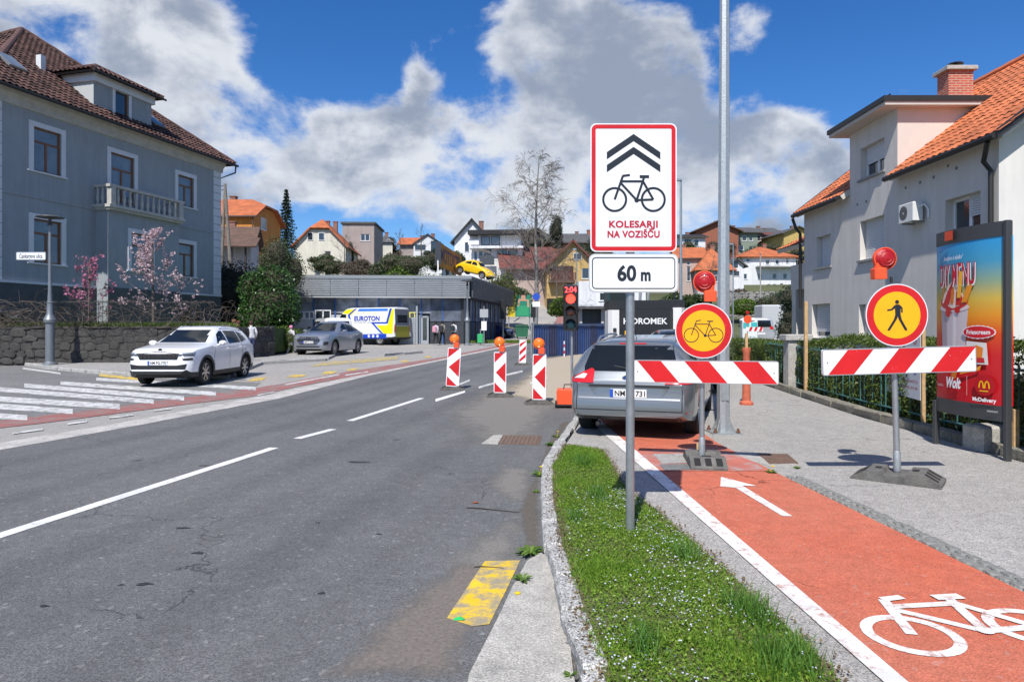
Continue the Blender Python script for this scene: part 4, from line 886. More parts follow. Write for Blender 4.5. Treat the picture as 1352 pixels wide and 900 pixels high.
# ---------------- generic cars further off
def car_generic(name, label, ce, rz, p, kind='hatch', z=None, rear=True, group=None, scale=1.0):
    if kind == 'hatch':
        sp = dict(L=4.1, W=1.75, wr_=.31, axles=(1.27, -1.25), paint=p, spokes=7,
                  top=[(2.05, .70), (1.95, .82), (1.2, .97), (1.0, 1.02), (.2, 1.40), (-.3, 1.46), (-1.2, 1.42), (-1.75, 1.3), (-1.95, .95), (-2.05, .8)],
                  bot=[(2.05, .3), (1.9, .2), (-1.8, .22), (-2.05, .35)], belt=[(2.05, .66), (1.0, .95), (-1.5, 1.0), (-2.05, .9)],
                  w=[(2.05, .62), (1.9, .78), (1.5, .87), (-1.5, .87), (-1.9, .82), (-2.05, .7)], wr=[(2.05, .58), (1, .72), (.2, .58), (-1.5, .55), (-2.05, .62)])
        ws, rw = [(-.6, 1.03), (.6, 1.03), (.5, 1.37), (-.5, 1.37)], [(-.56, 1.0), (.56, 1.0), (.46, 1.32), (-.46, 1.32)]
        sw = ([(.78, 1.01), (-.1, 1.02), (-.1, 1.35), (.15, 1.35)], [(-.16, 1.02), (-1.35, 1.06), (-1.1, 1.32), (-.16, 1.35)])
    else:   # van
        sp = dict(L=4.4, W=1.80, wr_=.32, axles=(1.4, -1.2), paint=p, spokes=0, sig=.04,
                  top=[(2.2, .75), (2.1, .92), (1.45, 1.12), (1.2, 1.2), (.65, 1.75), (.4, 1.82), (-2.05, 1.80), (-2.15, 1.7), (-2.2, 1.1)],
                  bot=[(2.2, .3), (2.0, .2), (-2.0, .24), (-2.2, .32)], belt=[(2.2, .7), (1.2, 1.08), (-2.2, 1.10)],
                  w=[(2.2, .66), (2.0, .82), (1.5, .9), (-2.0, .9), (-2.2, .85)], wr=[(2.2, .6), (1.2, .78), (.6, .72), (-2.2, .72)])
        ws, rw = [(-.66, 1.25), (.66, 1.25), (.6, 1.70), (-.6, 1.70)], [(-.66, 1.15), (.66, 1.15), (.6, 1.62), (-.6, 1.62)]
        sw = ([(1.0, 1.2), (.1, 1.16), (.1, 1.62), (.6, 1.64)], [(.02, 1.16), (-.9, 1.16), (-.9, 1.62), (.02, 1.62)])
    c = Car(name, label, 'van' if kind == 'van' else 'car', (ce[0], ce[1], (gz(ce[1]) if z is None else z)), rz, sp, group)
    c.patch('windscreen', 0, ws, M_GLASS); c.patch('rear_window', 180, rw, M_GLASS)
    for a in sw: c.side('side_window', a, M_GLASS)
    hz = sp['belt'][0][1]
    c.both('headlight', 35, [(-.1, hz - .02), (.3, hz), (.32, hz + .1), (-.08, hz + .08)], M_HLAMP, .01)
    tz = .85 if kind == 'hatch' else 1.0
    c.both('tail_light', 160, [(.05, tz), (.25, tz), (.25, tz + .22), (.08, tz + .22)], M_RLAMP, .01)
    c.patch('grille', 0, [(-.4, .5), (.4, .5), (.45, .62), (-.45, .62)], M_TRIM, .01); c.plate(0, .45 if kind == 'hatch' else .42, '', blue=False); c.plate(180, .7, '', blue=False)
    c.mirror(.7 if kind == 'hatch' else .95, 1.08 if kind == 'hatch' else 1.25, sp['W'] / 2 + .02, M_TRIM); c.seam([(-.13, .32), (-.13, 1.0)]); c.seam([(.85, .34), (.82, .98)])
    return c
cb_ = paint('dark_blue', (.012, .02, .10)); cg_ = paint('dark_grey', (.02, .023, .027)); cw_ = paint('van_white', (.72, .73, .74)); cs_ = paint('van_silver', (.42, .43, .44), .3)
car_generic('parked_van', 'small white van with tailgate to the road parked behind the silver car', (-250 * 39 / 900, 40.5), R(118), cw_, 'van')
x, y = G(661, 446.5); car_generic('parked_car', 'dark blue car parked at the end of the showroom', (x - .8, y + .6), R(-12), cb_)
car_generic('parked_car', 'blue-black car half hidden behind the dark blue one', (x - .6, y + 4.5), R(-20), paint('blue_black', (.012, .016, .04)))
pz = at(634, 415, 74); car_generic('parked_car', 'dark car on the raised terrace beyond the showroom', (pz.x, 74), R(-15), cg_, z=pz.z)
pv = at(1015, 446, 47); car_generic('parked_van', 'silver van seen from behind beside the portable toilet', (pv.x, 49.5), R(80), cs_, 'van')
car_generic('parked_car', 'dark hatchback parked ahead of the estate car past the lamp post', (4.3, 17.6), R(-94), cg_, z=gz(17.6) + PAV)
pd = at(-12, 420, 27.2); car_generic('parked_car', 'black car parked on the raised garden behind the vine hedge', (-22.4, 27.35), R(14), cg_, z=1.72)
# ---------------- yellow beetle-shaped car mounted on the showroom roof
def beetle():
    p = paint('yellow', (.78, .50, .01)); po = at(626, 357, 56)
    sp = dict(L=4.05, W=1.55, wr_=.33, axles=(1.2, -1.2), paint=p, spokes=0, sig=.14, sharp=60,
              top=[(2.02, .52), (1.85, .72), (1.4, .95), (.9, 1.05), (.72, 1.1), (.35, 1.42), (.1, 1.49), (-.3, 1.50), (-.9, 1.36), (-1.5, 1.05), (-1.9, .72), (-2.02, .55)],
              bot=[(2.02, .36), (1.8, .28), (-1.8, .28), (-2.02, .38)], belt=[(2.02, .48), (1.4, .85), (.7, 1.0), (-.9, 1.0), (-1.6, .8), (-2.02, .5)],
              w=[(2.02, .42), (1.75, .66), (1.3, .75), (.5, .74), (-.5, .74), (-1.3, .76), (-1.8, .64), (-2.02, .42)],
              wr=[(2.02, .3), (1.3, .45), (.7, .56), (.2, .54), (-.8, .5), (-1.5, .42), (-2.02, .3)])
    c = Car('beetle_car', 'bright yellow rounded old car mounted nose-down on the showroom roof', 'car', po, R(-28), sp)
    c.root.rotation_euler = (0, R(14), R(-28)); c.root.scale = (.88, .88, .88); c.root.location = po - Vector((0, 0, .5))
    c.side('side_window', [(.55, 1.08), (-.1, 1.08), (-.1, 1.36), (.25, 1.37)], M_GLASS); c.side('side_window', [(-.2, 1.08), (-.9, 1.08), (-.7, 1.26), (-.2, 1.36)], M_GLASS)
    c.patch('windscreen', 0, [(-.5, 1.1), (.5, 1.1), (.45, 1.38), (-.45, 1.38)], M_GLASS); c.patch('rear_window', 180, [(-.35, 1.12), (.35, 1.12), (.3, 1.3), (-.3, 1.3)], M_GLASS)
    for ax in (1.2, -1.2):   # bulging wings over the wheels
        for sd_ in (-1, 1):
            b = B(); 
            vs = []; n = 12
            for k, (rr, yy) in enumerate(((.40, .78), (.44, .74), (.46, .62), (.44, .48))):
                for j in range(n + 1): a = math.pi * (j / n) * 1.04 - .02; vs.append((ax + rr * math.cos(a) * 1.12, sd_ * yy, .33 + rr * math.sin(a)))
            b.add(vs, [(k * (n + 1) + j, k * (n + 1) + j + 1, (k + 1) * (n + 1) + j + 1, (k + 1) * (n + 1) + j) for k in range(3) for j in range(n)]); b.obj('wing', p, c.root, True, angle=70)
    for sd_ in (-1, 1):
        b = B(); b.lathe([(0, .06), (.07, .05), (.09, 0), (.09, -.1)], 14, 'x', (1.72, sd_ * .55, .68)); b.obj('headlight', M_CHROME, c.root, True)
        b = B(); b.box(-.8, .8, sd_ * .74 - .05, sd_ * .74 + .05, .27, .31); b.obj('running_board', M_TRIM, c.root)
    for x_ in (2.08, -2.08): b = B(); b.tube([(x_ - math.copysign(.15, x_), -.7, .45), (x_, -.4, .45), (x_, .4, .45), (x_ - math.copysign(.15, x_), .7, .45)], .04, 6); b.obj('bumper', M_CHROME, c.root, True)
    bs = thing('display_stand', 'white steel stand carrying the yellow car on the roof', 'stand', po - Vector((0, 0, 1.6)))
    for dx in (-1.0, .0, 1.0):
        b = B(); b.tube([(dx, 0, -.2), (dx * .8, 0, .95 - dx * .25)], .05, 6); b.obj('post', mat('white_steel', (.6, .6, .58), .5), bs)
    b = B(); b.tube([(-1.1, 0, 1.2), (1.1, 0, .66)], .05, 6); b.obj('beam', mat('white_steel', (.6, .6, .58)), bs)
beetle()
# ---------------- delivery van with lettering
def big_van():
    p = paint('van_livery_white', (.74, .76, .78)); al = R(24); f = Vector((-math.cos(al), math.sin(al))); l = Vector((-f.y, f.x))
    C0 = Vector((-156 * 45.3 / 900, 45.3)); ce = C0 + f * 2.9 - l * 1.02
    sp = dict(L=5.8, W=2.05, wr_=.34, axles=(1.95, -1.75), paint=p, spokes=0, sig=.05, clad=True,
              top=[(2.9, .85), (2.82, 1.05), (2.3, 1.3), (2.1, 1.4), (1.35, 2.28), (1.1, 2.45), (.7, 2.52), (-2.8, 2.52), (-2.87, 2.45), (-2.9, 1.5)],
              bot=[(2.9, .32), (2.7, .25), (-2.7, .36), (-2.9, .4)], belt=[(2.9, .8), (2.2, 1.25), (-2.9, 1.28)],
              w=[(2.9, .8), (2.75, .93), (2.3, 1.0), (1.5, 1.025), (-2.8, 1.025), (-2.9, 1.0)], wr=[(2.9, .75), (2.1, .92), (1.3, .88), (.8, .90), (-2.9, .90)])
    c = Car('delivery_van', 'white delivery van with blue lettering and yellow stars livery parked by the showroom', 'van', (ce.x, ce.y, gz(ce.y)), math.atan2(f.y, f.x), sp)
    Y_, BL, GRY = mat('livery_yellow', (.80, .72, .01), .35), mat('livery_blue', (.01, .06, .50), .35), mat('livery_grey', (.12, .13, .16), .35)
    c.patch('windscreen', 0, [(-.8, 1.45), (.8, 1.45), (.72, 2.2), (-.72, 2.2)], M_GLASS); c.side('side_window', [(1.95, 1.45), (1.05, 1.38), (1.05, 2.05), (1.45, 2.08)], M_GLASS)
    c.side('cab_yellow', [(2.2, .5), (1.0, .5), (.62, 1.3), (1.0, 2.02), (.98, 1.36), (2.0, 1.42), (2.2, 1.3)], Y_, .006)
    c.side('cab_yellow_top', [(1.6, 2.12), (1.0, 2.1), (.6, 2.0), (.2, 2.42), (1.1, 2.4)], Y_, .006)
    c.side('blue_edge', [(.62, 1.25), (.48, 1.25), (.75, 2.0), (.18, 2.44), (.34, 2.44), (.92, 2.02)], BL, .009)
    c.side('blue_top', [(.1, 2.26), (-2.35, 2.26), (-2.35, 2.44), (.0, 2.44)], mat('livery_mid_blue', (.05, .2, .65), .35), .006)
    c.side('blue_bottom', [(1.0, .42), (-2.3, .42), (-2.3, .74), (1.0, .66)], BL, .006)
    c.side('yellow_tail', [(-2.82, .75), (-2.1, .75), (-1.5, 1.32), (-2.35, 1.30), (-2.62, 2.44), (-2.84, 2.44)], Y_, .008)
    c.side('blue_tail', [(-1.9, .75), (-2.06, .75), (-1.3, 1.42), (-2.4, 1.42), (-2.68, 2.44), (-2.5, 2.44), (-2.26, 1.52), (-1.0, 1.52)], BL, .011)
    c.patch('rear_door_grey', 180, [(-.86, 1.3), (.86, 1.3), (.86, 2.4), (-.86, 2.4)], GRY, .008); c.patch('rear_window', 180, [(-.6, 1.5), (.6, 1.5), (.6, 2.0), (-.6, 2.0)], M_GLASS, .012)
    c.patch('rear_door_olive', 180, [(-.86, .5), (.86, .5), (.86, 1.26), (-.86, 1.26)], mat('livery_olive', (.22, .21, .02), .4), .008)
    c.both('tail_light', 172, [(-.10, .85), (.06, .85), (.06, 1.35), (-.10, 1.35)], M_RLAMP, .02)
    c.both('headlight', 30, [(-.1, .85), (.4, .9), (.42, 1.15), (0, 1.1)], M_HLAMP, .01); c.mirror(1.7, 1.6, 1.08, M_TRIM)
    def fn(u, z): return c.proj(90, u, z, .012)
    b = B(); letter(b, 'EUROTON', -.35, 1.72, 1.62, 1.92, fn, .035); b.obj('lettering', mat('livery_text', (.02, .05, .40), .4), c.root)
    b = B(); letter(b, 'AVTOCENTER  NOVO MESTO', -.35, 1.72, 1.47, 1.53, fn, .01); b.obj('small_lettering', GRY, c.root)
    for i, u in enumerate((-.05, .42, .9, 1.35)):
        b = B(); poly2(b, [(u + (.075 if k % 2 == 0 else .03) * math.cos(R(90 + 36 * k)), 2.12 + .05 * (i in (1, 2)) + (.075 if k % 2 == 0 else .03) * math.sin(R(90 + 36 * k))) for k in range(10)], fn); b.obj('star', Y_, c.root)
    for u in (.9, 1.25, 1.6): b = B(); disc2(b, u, .58, .1, fn, 12); b.obj('emblem', M_PLATE, c.root)
big_van()
# ================================================================== SIGNS, BARRIERS, LAMPS
M_GALV = mat('galvanised', (.40, .42, .43), .42, .75, var=.14, vscale=9, bump=.06, bscale=60)
M_GALVD = mat('galvanised_dull', (.33, .35, .36), .55, .5, var=.18, vscale=14)
M_SWH = mat('sign_white', (.78, .79, .81), .35, var=.05, vscale=3, streak=.07)
M_SRED = worn('sign_red', (.60, .012, .016), (.72, .55, .55), .10, 30, .35)
M_SBLK = mat('sign_black', (.014, .018, .024), .4)
M_SYEL = mat('sign_amber', (.85, .42, .005), .4, var=.05, vscale=8)
M_SBACK = mat('sign_back', (.42, .43, .44), .5, .6)
M_RUB = mat('rubber_base', (.12, .115, .105), .85, var=.35, vscale=9, bump=.5, bscale=60, stain=.35, stcol=(.15, .13, .10), stscale=5)
M_ORG = mat('orange_plastic', (.80, .09, .025), .42, var=.08, vscale=8)
M_DIRT = None
def plate_obj(parent, name, outline, y0, y1, m):
    b = B(); b.prism(outline, y0, y1, 'y'); return b.obj(name, m, parent)
# ---- tall bicycle sign with distance plate (faces -Y)
def tall_sign():
    g = GV(833.5, 707, PAV); t = thing('traffic_sign', 'tall white sign with red border, chevrons and bicycle above a 60 m plate', 'sign', g); Z = g.y; k = Z / FPX
    def lx(px): return (px - CX) * k - g.x
    def lz(py): return CAM_H + (YH - py) * k - g.z
    b = B(); b.tube([(0, .05, -.1), (0, .05, lz(172))], .033, 20); b.obj('post', M_GALV, t, True)
    x0, x1, z0, z1 = lx(779.5), lx(893.5), lz(332.5), lz(163)
    Y = [0.0]; fn = lambda d: (lambda x, z: Vector((x, -d, z)))
    pl = plate_obj(t, 'sign_plate', rrect(x0, x1, z0, z1, .045, 7), 0, .012, M_SWH)
    b = B(); rframe(b, x0 + .009, x1 - .009, z0 + .009, z1 - .009, .04, .031, fn(.0015)); b.obj('red_border', M_SRED, pl)
    w = x1 - x0; cx = (x0 + x1) / 2
    for i, (pa, pb) in enumerate(((177, 197), (194, 214))):
        top, dp, th = lz(177 + i * 17), lz(177) - lz(201), lz(177) - lz(186.5); hw = w * .31
        b = B(); b.add([Vector((cx - hw, -.0015, top - dp)), Vector((cx, -.0015, top)), Vector((cx + hw, -.0015, top - dp)), Vector((cx + hw, -.0015, top - dp - th)), Vector((cx, -.0015, top - th)), Vector((cx - hw, -.0015, top - dp - th))], [(0, 1, 4, 5), (1, 2, 3, 4)]); b.obj('chevron', M_SBLK, pl)
    b = B(); bicycle2(b, lambda x, z: (x, -.0015, z), (lx(862.5) - lx(811.5)) / 1.15, lx(837), lz(263.5), .068, (0, -.03, 0)); b.obj('bicycle_symbol', M_SBLK, pl)
    M_T = mat('sign_red_text', (.45, .012, .03), .4)
    for txt, a, c, e, f in (('KOLESARJI', 804, 868.5, 300.2, 291.8), ('NA VOZIŠČU', 802, 871, 313.4, 305)):
        b = B(); letter(b, txt, lx(a), lx(c), lz(e), lz(f), fn(.0015), .042, 1.08); b.obj('lettering', M_T, pl)
    lo = plate_obj(t, 'distance_plate', rrect(lx(777.5), lx(895.5), lz(386), lz(335), .045, 7), .0, .012, mat('plate_rim', (.55, .56, .57), .5, .3))
    b = B(); poly2(b, rrect(lx(779), lx(894), lz(384.6), lz(336.4), .04, 7), fn(.0015)); b.obj('plate_face', M_SWH, lo)
    b = B(); rframe(b, lx(781.5), lx(891.5), lz(381.5), lz(339.5), .03, .0075, fn(.003)); b.obj('black_border', M_SBLK, lo)
    b = B(); letter(b, '60', lx(815), lx(840), lz(370.2), lz(351), fn(.003), .035); b.obj('number', M_SBLK, lo)
    b = B(); letter(b, 'm', lx(846), lx(859), lz(370.2), lz(354.5), fn(.003), .04); b.obj('unit', M_SBLK, lo)
    for py in (190, 300, 360): b = B(); b.box(-.045, .045, .012, .09, lz(py) - .02, lz(py) + .02); b.obj('clamp', M_SBACK, t)
tall_sign()
def person2(b, fn, s, ox, oz):
    """walking pedestrian pictogram about 2 units tall centred at 0"""
    F = lambda x, z: fn(ox + x * s, oz + z * s)
    disc2(b, .02, .86, .13, F, 20)
    for p in ([(-.10, .70), (.16, .70), (.24, .60), (.22, .02), (-.12, .02), (-.13, .55)],
              [(-.13, .68), (-.10, .48), (-.32, .33), (-.62, .30), (-.62, .40), (-.36, .44)], [(.22, .66), (.36, .48), (.36, .18), (.26, .18), (.26, .42), (.16, .52)],
              [(-.12, .06), (.08, .06), (-.02, -.22), (-.50, -.94), (-.66, -.94), (-.62, -.86), (-.22, -.24)], [(.02, .06), (.22, .06), (.28, -.26), (.62, -.90), (.58, -.98), (.46, -.94), (.08, -.22)]):
        poly2(b, p, lambda x, z, k=len(b.f): F(x, z) - Vector((0, .0002 * k, 0)))
def rubber_base(parent, L=.82, Wd=.40, H=.12, rz=0.0):
    """recycled-rubber foot: two sloped ends with pockets, carry slots"""
    b = B(); h = L / 2; w = Wd / 2; b.M = Matrix.Rotation(rz, 4, 'Z')
    prof = [(-h, 0), (-h, .03), (-h + .16, H), (-.12, H), (-.10, H - .035), (.10, H - .035), (.12, H), (h - .16, H), (h, .03), (h, 0)]
    b.prism(prof, -w, w, 'y')
    o = b.obj('rubber_foot', M_RUB, parent)
    for sx in (-1, 1):
        for yy in (-.6, 0, .6):
            c = B(); c.M = Matrix.Rotation(rz, 4, 'Z'); x0, x1 = sx * (h - .145), sx * (h - .03); z0, z1 = H - .008, .045
            c.add([(x0, yy * w * 1.0 - .035, z0 + .003), (x1, yy * w - .035, z1 + .003), (x1, yy * w + .035, z1 + .003), (x0, yy * w + .035, z0 + .003)], [(0, 1, 2, 3)] if sx > 0 else [(3, 2, 1, 0)])
            c.obj('pocket', mat('pocket_black', (.015, .014, .013), .9), o)
        c = B(); c.M = Matrix.Rotation(rz, 4, 'Z'); c.box(sx * .17 - .03, sx * .17 + .03, -.05, .05, H, H + .003); c.obj('carry_slot', mat('pocket_black', (.015, .014, .013)), o)
    return o
def beacon_lamp(parent, z, lens_m, x=0.0, s=1.0, body=None, flip=1):
    body = body or M_ORG; b = B(); b.M = Matrix.Translation((x, 0, 0)) @ Matrix.Diagonal((flip, 1, 1, 1)) @ Matrix.Translation((-x, 0, 0))
    b.rbox(x - .005 * s, x + .14 * s, -.055 * s, .065 * s, z, z + .13 * s, .012); b.rbox(x - .04 * s, x + .115 * s, -.03 * s, .05 * s, z + .12 * s, z + .25 * s, .02); b.lathe([(0, .07 * s), (.09 * s, .065 * s), (.128 * s, .03 * s), (.130 * s, -.02 * s), (.118 * s, -.022 * s)], 28, 'y', (x, 0, z + .235 * s)); o = b.obj('lamp_housing', body, parent)
    l = B(); l.lathe([(0, -.062 * s), (.05 * s, -.058 * s), (.09 * s, -.043 * s), (.116 * s, -.018 * s), (.116 * s, .02 * s)], 30, 'y', (x, 0, z + .235 * s)); l.obj('lens', lens_m, o, True)
    for rr in (.05, .085): l = B(); l.lathe([((rr - .008) * s, -.062 * s + rr * rr * 1.6), ((rr) * s, -.066 * s + rr * rr * 1.6), ((rr + .008) * s, -.060 * s + rr * rr * 1.6)], 26, 'y', (x, 0, z + .235 * s)); l.obj('lens_ring', lens_m, o, True)
    k = B(); k.tube([(x + .07 * s, .0, z - .04), (x + .07 * s, 0, z + .02)], .015, 6); k.obj('bracket', M_TRIM, o)
M_LRED = mat('lens_red', (.40, .004, .008), .35, coat=.25, bump=.25, bscale=120); M_LAMB = mat('lens_amber', (.85, .20, .005), .2, coat=.9, bump=.25, bscale=120)
def barrier(px, py, cpx, cpy, crad, bar_px, rot, kind, label, base_rz, lamp_px, slant, pole_px):
    g = GV(px, py, PAV); k = g.y / FPX; t = thing('road_barrier', label, 'barrier', g, rot)
    def lz(y): return CAM_H + (YH - y) * k - g.z
    cr = 1 / math.cos(rot)
    def lx(x): return ((x - CX) * k - g.x) * cr
    xp = lx(pole_px); rubber_base(t, rz=base_rz - rot)
    b = B(); b.tube([(xp, 0, .06), (xp, 0, lz(cpy) + .25)], .03, 16); b.obj('post', M_GALV, t, True)
    b = B(); b.lathe([(.036, .10), (.036, .30), (.031, .31)], 14, c=(xp, 0, 0)); b.obj('post_sleeve', M_GALVD, t, True)
    x0, x1 = lx(bar_px[0]), lx(bar_px[1]); zc = lz(bar_px[2]); hh = bar_px[3] * k / 2; roll = bar_px[4]
    br = bpy.data.objects.new('barrier_board', None); 
    o = plate_obj(t, 'barrier_board', rrect(x0, x1, zc - hh, zc + hh, .022, 5), -.075, -.045, M_SWH); e = B(); rframe(e, x0, x1, zc - hh, zc + hh, .022, .008, lambda x, z: Vector((x, -.0765, z))); e.obj('edge', M_SBACK, o)
    w = x1 - x0; n = 3; sw = w * .168; a0 = x0 + w * (.03 if slant < 0 else .035); gap = (w - sw) / 3.05
    for i in range(n):
        xs = a0 + i * w * .333; dx = hh * 1.55
        q = [(xs + sw + dx * (slant > 0), zc + hh - .009), (xs + dx * (slant > 0), zc + hh - .009), (xs + dx * (slant < 0), zc - hh + .009), (xs + sw + dx * (slant < 0), zc - hh + .009)]
        b = B(); poly2(b, q, lambda x, z: Vector((x, -.0766, z))); b.obj('red_stripe', M_SRED, o)
    # disc
    cx, cz, rr = lx(cpx), lz(cpy), crad * k
    b = B(); b.lathe([(0, -.045), (rr, -.045), (rr, -.072), (0, -.072)], 56, 'y', (cx, 0, cz)); d = b.obj('sign_disc', M_SBACK, t)
    for r0, m, dd in ((rr * .995, M_SWH, .0735), (rr * .965, M_SRED, .075), (rr * .745, M_SYEL, .0765)):
        b = B(); disc2(b, cx, cz, r0, lambda x, z: Vector((x, -dd, z)), 56); b.obj('sign_face', m, d)
    b = B()
    if kind == 'bike':
        bicycle2(b, lambda x, z: (x, -.078, z), rr * .74, cx + .0, cz - rr * .16, .04, (0, -.03, 0))
    else: person2(b, lambda x, z: Vector((x, -.078, z)), rr * .50, cx, cz - .004)
    b.obj('pictogram', M_SBLK, d)
    beacon_lamp(t, lz(lamp_px[1]), M_LRED, lx(lamp_px[0]), .98 if kind == 'bike' else .9, flip=1 if kind == 'bike' else -1)
    for z in (zc, cz): b = B(); b.box(xp - .04, xp + .04, -.046, .035, z - .025, z + .025); b.obj('clamp', M_SBACK, t)
    for bx in (x0 + .05, x1 - .05): b = B(); b.lathe([(0, -.082), (.008, -.08), (.01, -.0766)], 8, 'y', (bx, 0, zc)); b.obj('rivet', M_SBACK, o)
    return t
barrier(930, 612, 928.5, 436.5, 36.2, (840, 1019, 490.5, 30, 0), R(-13), 'bike', 'closure barrier with yellow bicycle disc and red lamp on the cycle path', R(82), (930, 398), -1, 927)
barrier(1185, 634, 1185, 416, 41, (1086, 1287, 475.5, 34, 0), R(0), 'person', 'closure barrier with yellow pedestrian disc and red lamp on the footway', R(-38), (1176, 368), 1, 1185)
bpy.data.objects[[o.name for o in bpy.data.objects if o.name.startswith('road_barrier')][-1]].rotation_euler = (0, R(-1.6), 0)
# little wooden peg by the bike barrier
b = B(); p = GV(921, 603, PAV); b.tube([p, p + Vector((0, 0, .17))], .014, 6); tag(b.obj('wooden_peg', mat('pine', (.52, .34, .16), .8, var=.2, vscale=20)), 'short wooden peg standing beside the bicycle barrier post', 'peg')
# ---- beacon boards along the works
def beacon(px, py, top, wpx, lean, label, lamp=True, stripes=False):
    g = GV(px, py); k = g.y / FPX; t = thing('beacon_board', label, 'beacon', g, R(-4), 'beacon boards beside the works'); h = (py - top) * k; w = wpx * k
    rubber_base(t, .62, .38, .10, R(8)); z0 = .09; bo = bpy.data.objects.new('board', None); COL.objects.link(bo); bo.parent = t; bo.rotation_euler = (0, lean, 0); bo.empty_display_size = .1
    m = B(); m.prism(rrect(-w / 2, w / 2, z0, h, .02, 4), -.02, .02, 'y'); m.obj('panel', M_SWH, bo)
    fn = lambda x, z: Vector((x, -.0215, z)); a, c = -w / 2 + .018, w / 2 - .018; e0, e1 = z0 + .02, h - .02; H = e1 - e0; W_ = c - a
    if stripes:
        for i in range(3):
            s = e0 + i * H * .36 - .04; q = [(a, max(e0, s)), (c, s + W_), (c, min(e1, s + W_ + H * .17)), (a, min(e1, s + H * .17))]; q = [(x, min(e1, max(e0, z))) for x, z in q]
            b = B(); poly2(b, q, fn); b.obj('red_stripe', M_SRED, bo)
    else:
        mid = e0 + H * .50; th = H * .165
        for q in ([(a, e1), (c - .03, e1), (a, e1 - H * .25)], [(c, mid + H * .26), (c, mid - H * .26), (a + .03, mid)], [(a, e0 + H * .25), (a, e0), (c - .03, e0)]):
            b = B(); poly2(b, q, fn); b.obj('red_field', M_SRED, bo)
    if lamp:
        beacon_lamp(bo, h + .01, M_LAMB, -.02, .95)
for a in ((597, 514.5, 459, 17.5, R(3.5), 'red and white beacon board with amber lamp, standing on the centre line'), (660, 523.5, 464.5, 16.5, R(.5), 'red and white beacon board with amber lamp, second in the row from the estate car'), (711.5, 533, 467.5, 18, R(.8), 'red and white beacon board with amber lamp, next to the red signal battery box'),
          (689.5, 482, 448.5, 9.5, R(2), 'diagonally striped beacon board without a lamp by the blue hoarding', False, True)): beacon(*a)
# ---- portable traffic signal
def signal():
    g = GV(752, 535.5); k = g.y / FPX; t = thing('portable_signal', 'portable traffic signal showing red with orange battery trolley', 'traffic light', g, R(-6))
    z = lambda py: CAM_H + (YH - py) * k - g.z
    b = B(); b.tube([(.05, 0, .05), (.05, 0, z(430))], .028, 12); b.obj('mast', M_GALV, t, True)
    b = B(); b.rbox(-.13, .18, -.12, .10, z(436.5), z(376.5), .03); hd = b.obj('signal_head', mat('signal_black', (.012, .012, .012), .5), t)
    for i, (py, m) in enumerate(((394.7, mat('lamp_lit_red', (.6, .02, .02), .3, emit=(1, .05, .03), estr=3.2)), (411, mat('lamp_off_amber', (.09, .028, .015), .25, coat=.7)), (428, mat('lamp_off_green', (.008, .06, .065), .25, coat=.7)))):
        b = B(); b.lathe([(0, -.15), (.07, -.145), (.10, -.12)], 22, 'y', (.025, 0, z(py))); b.obj('signal_lens', m, hd, True)
        vs = []; n = 12
        for yy in (-.12, -.24):
            for j in range(n + 1): a = math.pi * j / n; vs.append((.025 + .112 * math.cos(a), yy if j not in (0, n) else -.13, z(py) + .112 * math.sin(a)))
        v = B(); v.add(vs, [(j, j + 1, n + 2 + j, n + 1 + j) for j in range(n)]); v.obj('visor', mat('signal_black', (.012, .012, .012)), hd)
    b = B(); letter(b, '2:04', -.10, .15, z(386.3), z(379), lambda x, zz: Vector((x, -.122, zz)), .02); b.obj('countdown', mat('led_red', (.5, .02, .03), .4, emit=(1, .06, .06), estr=2.5), hd)
    b = B(); b.rbox(-.26, .13, -.42, .02, .05, z(512), .02); b.obj('battery_box', M_ORG, t)
    b = B(); b.box(-.27, .14, -.43, .03, .04, .075); b.obj('trolley_frame', M_TRIM, t)
    for x_ in (-.27, .13):
        b = B(); b.lathe([(0, -.02), (.075, -.02), (.075, .02), (0, .02)], 14, 'x', (x_, -.38, .075)); b.obj('trolley_wheel', M_TYRE, t)
    b = B(); b.tube([(-.12, -.2, z(512)), (-.1, -.2, z(512) + .09), (.05, -.2, z(512) + .09), (.07, -.2, z(512))], .012, 6); b.obj('handle', M_TRIM, t)
signal()
# ---- barrier tape pole and small poles near the works
tp = GV(745, 471); tpo = thing('marker_pole', 'thin red and white marker pole in front of the blue hoarding', 'pole', tp)
for i in range(5): b = B(); b.tube([(0, 0, i * .15), (0, 0, i * .15 + .15)], .03, 6); b.obj('band', M_SRED if i % 2 else M_SWH, tpo)
